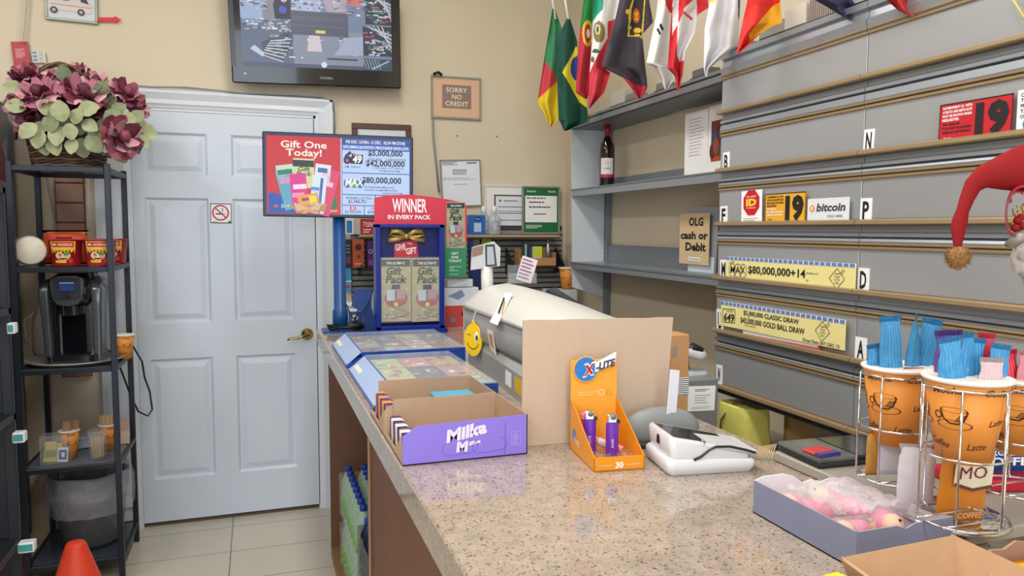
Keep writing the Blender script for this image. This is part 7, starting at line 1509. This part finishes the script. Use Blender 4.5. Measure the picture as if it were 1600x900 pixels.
# ================================================================== hanging santa ornament with hat
sp = Pd(1640, 330, .95); so = thing('santa_ornament', 'hanging santa ornament with long red hat and brown pompom, cut by the right edge', 'ornament', sp)
FEL = mat('86070d', .85, var=.1, vs=20)
path = [(1660, 255, 47), (1620, 258, 40), (1590, 265, 35), (1560, 271, 26), (1535, 277, 18), (1520, 290, 14), (1511, 310, 11.5), (1504, 330, 10), (1500, 345, 12.5), (1497, 358, 12), (1497, 372, 9), (1496, 388, 6), (1496, 396, 5)]
dz = .97; m = MB(); m.tube([Pd(a, b, dz) for a, b, r_ in path], [r_/FPX*dz for a, b, r_ in path], FEL, 20, flat=.6); m.build('red_hat', so)
m = MB(); pcn = Pd(1497, 402, dz-.004); FR = mat('8f6a42', .95, var=.45, vs=90)
m.ball(pcn, .0135, FR, 22, jit=.12); rf = random.Random(3)
for i in range(420):
    d = Vector((rf.gauss(0, 1), rf.gauss(0, 1), rf.gauss(0, 1))).normalized(); b0 = pcn+d*.012; e_ = pcn+d*(.0165+.002*rf.random())+Vector((0, 0, -.001)); s_ = d.cross(Vector((rf.random(), rf.random(), .3))).normalized()*.0007; m.add([b0-s_, b0+s_, e_], [(0, 1, 2)], FR)
m.build('pompom', so)
GY = mat('b9b4b0', .9, var=.3, vs=60, bump=.6, bs=50); m = MB()
for a, b, r_ in ((1640, 340, 38), (1618, 398, 36), (1600, 410, 20), (1596, 380, 14), (1640, 440, 40)): m.ball(Pd(a, b, dz), r_/FPX*dz, GY, 18, (1, .7, 1), .35)
m.build('beard', so)
m = MB(); m.tube([Pd(1574, 382, dz-.02), Pd(1582, 380, dz-.03), Pd(1592, 372, dz-.035), Pd(1606, 362, dz-.03)], [.004, .007, .008, .006], mat('8a8480', .4, .3), 12); m.build('moustache', so)
NET = mat('b82c48', .5, alpha=.85, bump=.5); m = MB()
def rib(c0, rx, rz_, a0, a1, w_):
    def fn(u, v): a = R_(a0+(a1-a0)*u); return Pd(c0[0]+rx*math.cos(a)*(1+.25*(v-.5)), c0[1]-rz_*math.sin(a)*(1+.25*(v-.5)), dz-.02+w_*(v-.5)+.006*noise.noise(Vector((u*9, v*4, c0[0]))))
    m.grid(fn, 30, 6, NET)
rib((1590, 335), 18, 38, 60, 260, .06); rib((1600, 310), 22, 20, 20, 200, .05); m.build('mesh_ribbon', so)
m = MB(); gg = mat('d8b03a', .25, .8)
for i in range(26):
    a = Pd(1580+rf.random()*22, 325+rf.random()*50, dz-.03); m.tube([a, a+Vector((rf.uniform(-.006, .006), 0, rf.uniform(-.006, .006))), a+Vector((rf.uniform(-.01, .01), .003, rf.uniform(-.01, .01)))], .0007, gg, 5)
for a, b in ((1590, 345), (1597, 352), (1586, 356), (1595, 340)): m.ball(Pd(a, b, dz-.032), .005, FEL, 10, jit=.3)
m.build('gold_tinsel', so)
MB().tube([Pd(1650, 215, dz), Vector((Pd(1650, 215, dz).x, Pd(1650, 215, dz).y, CEIL-.001))], .001, mat('cfcac0', .5), 5).build('hanging_thread', so)
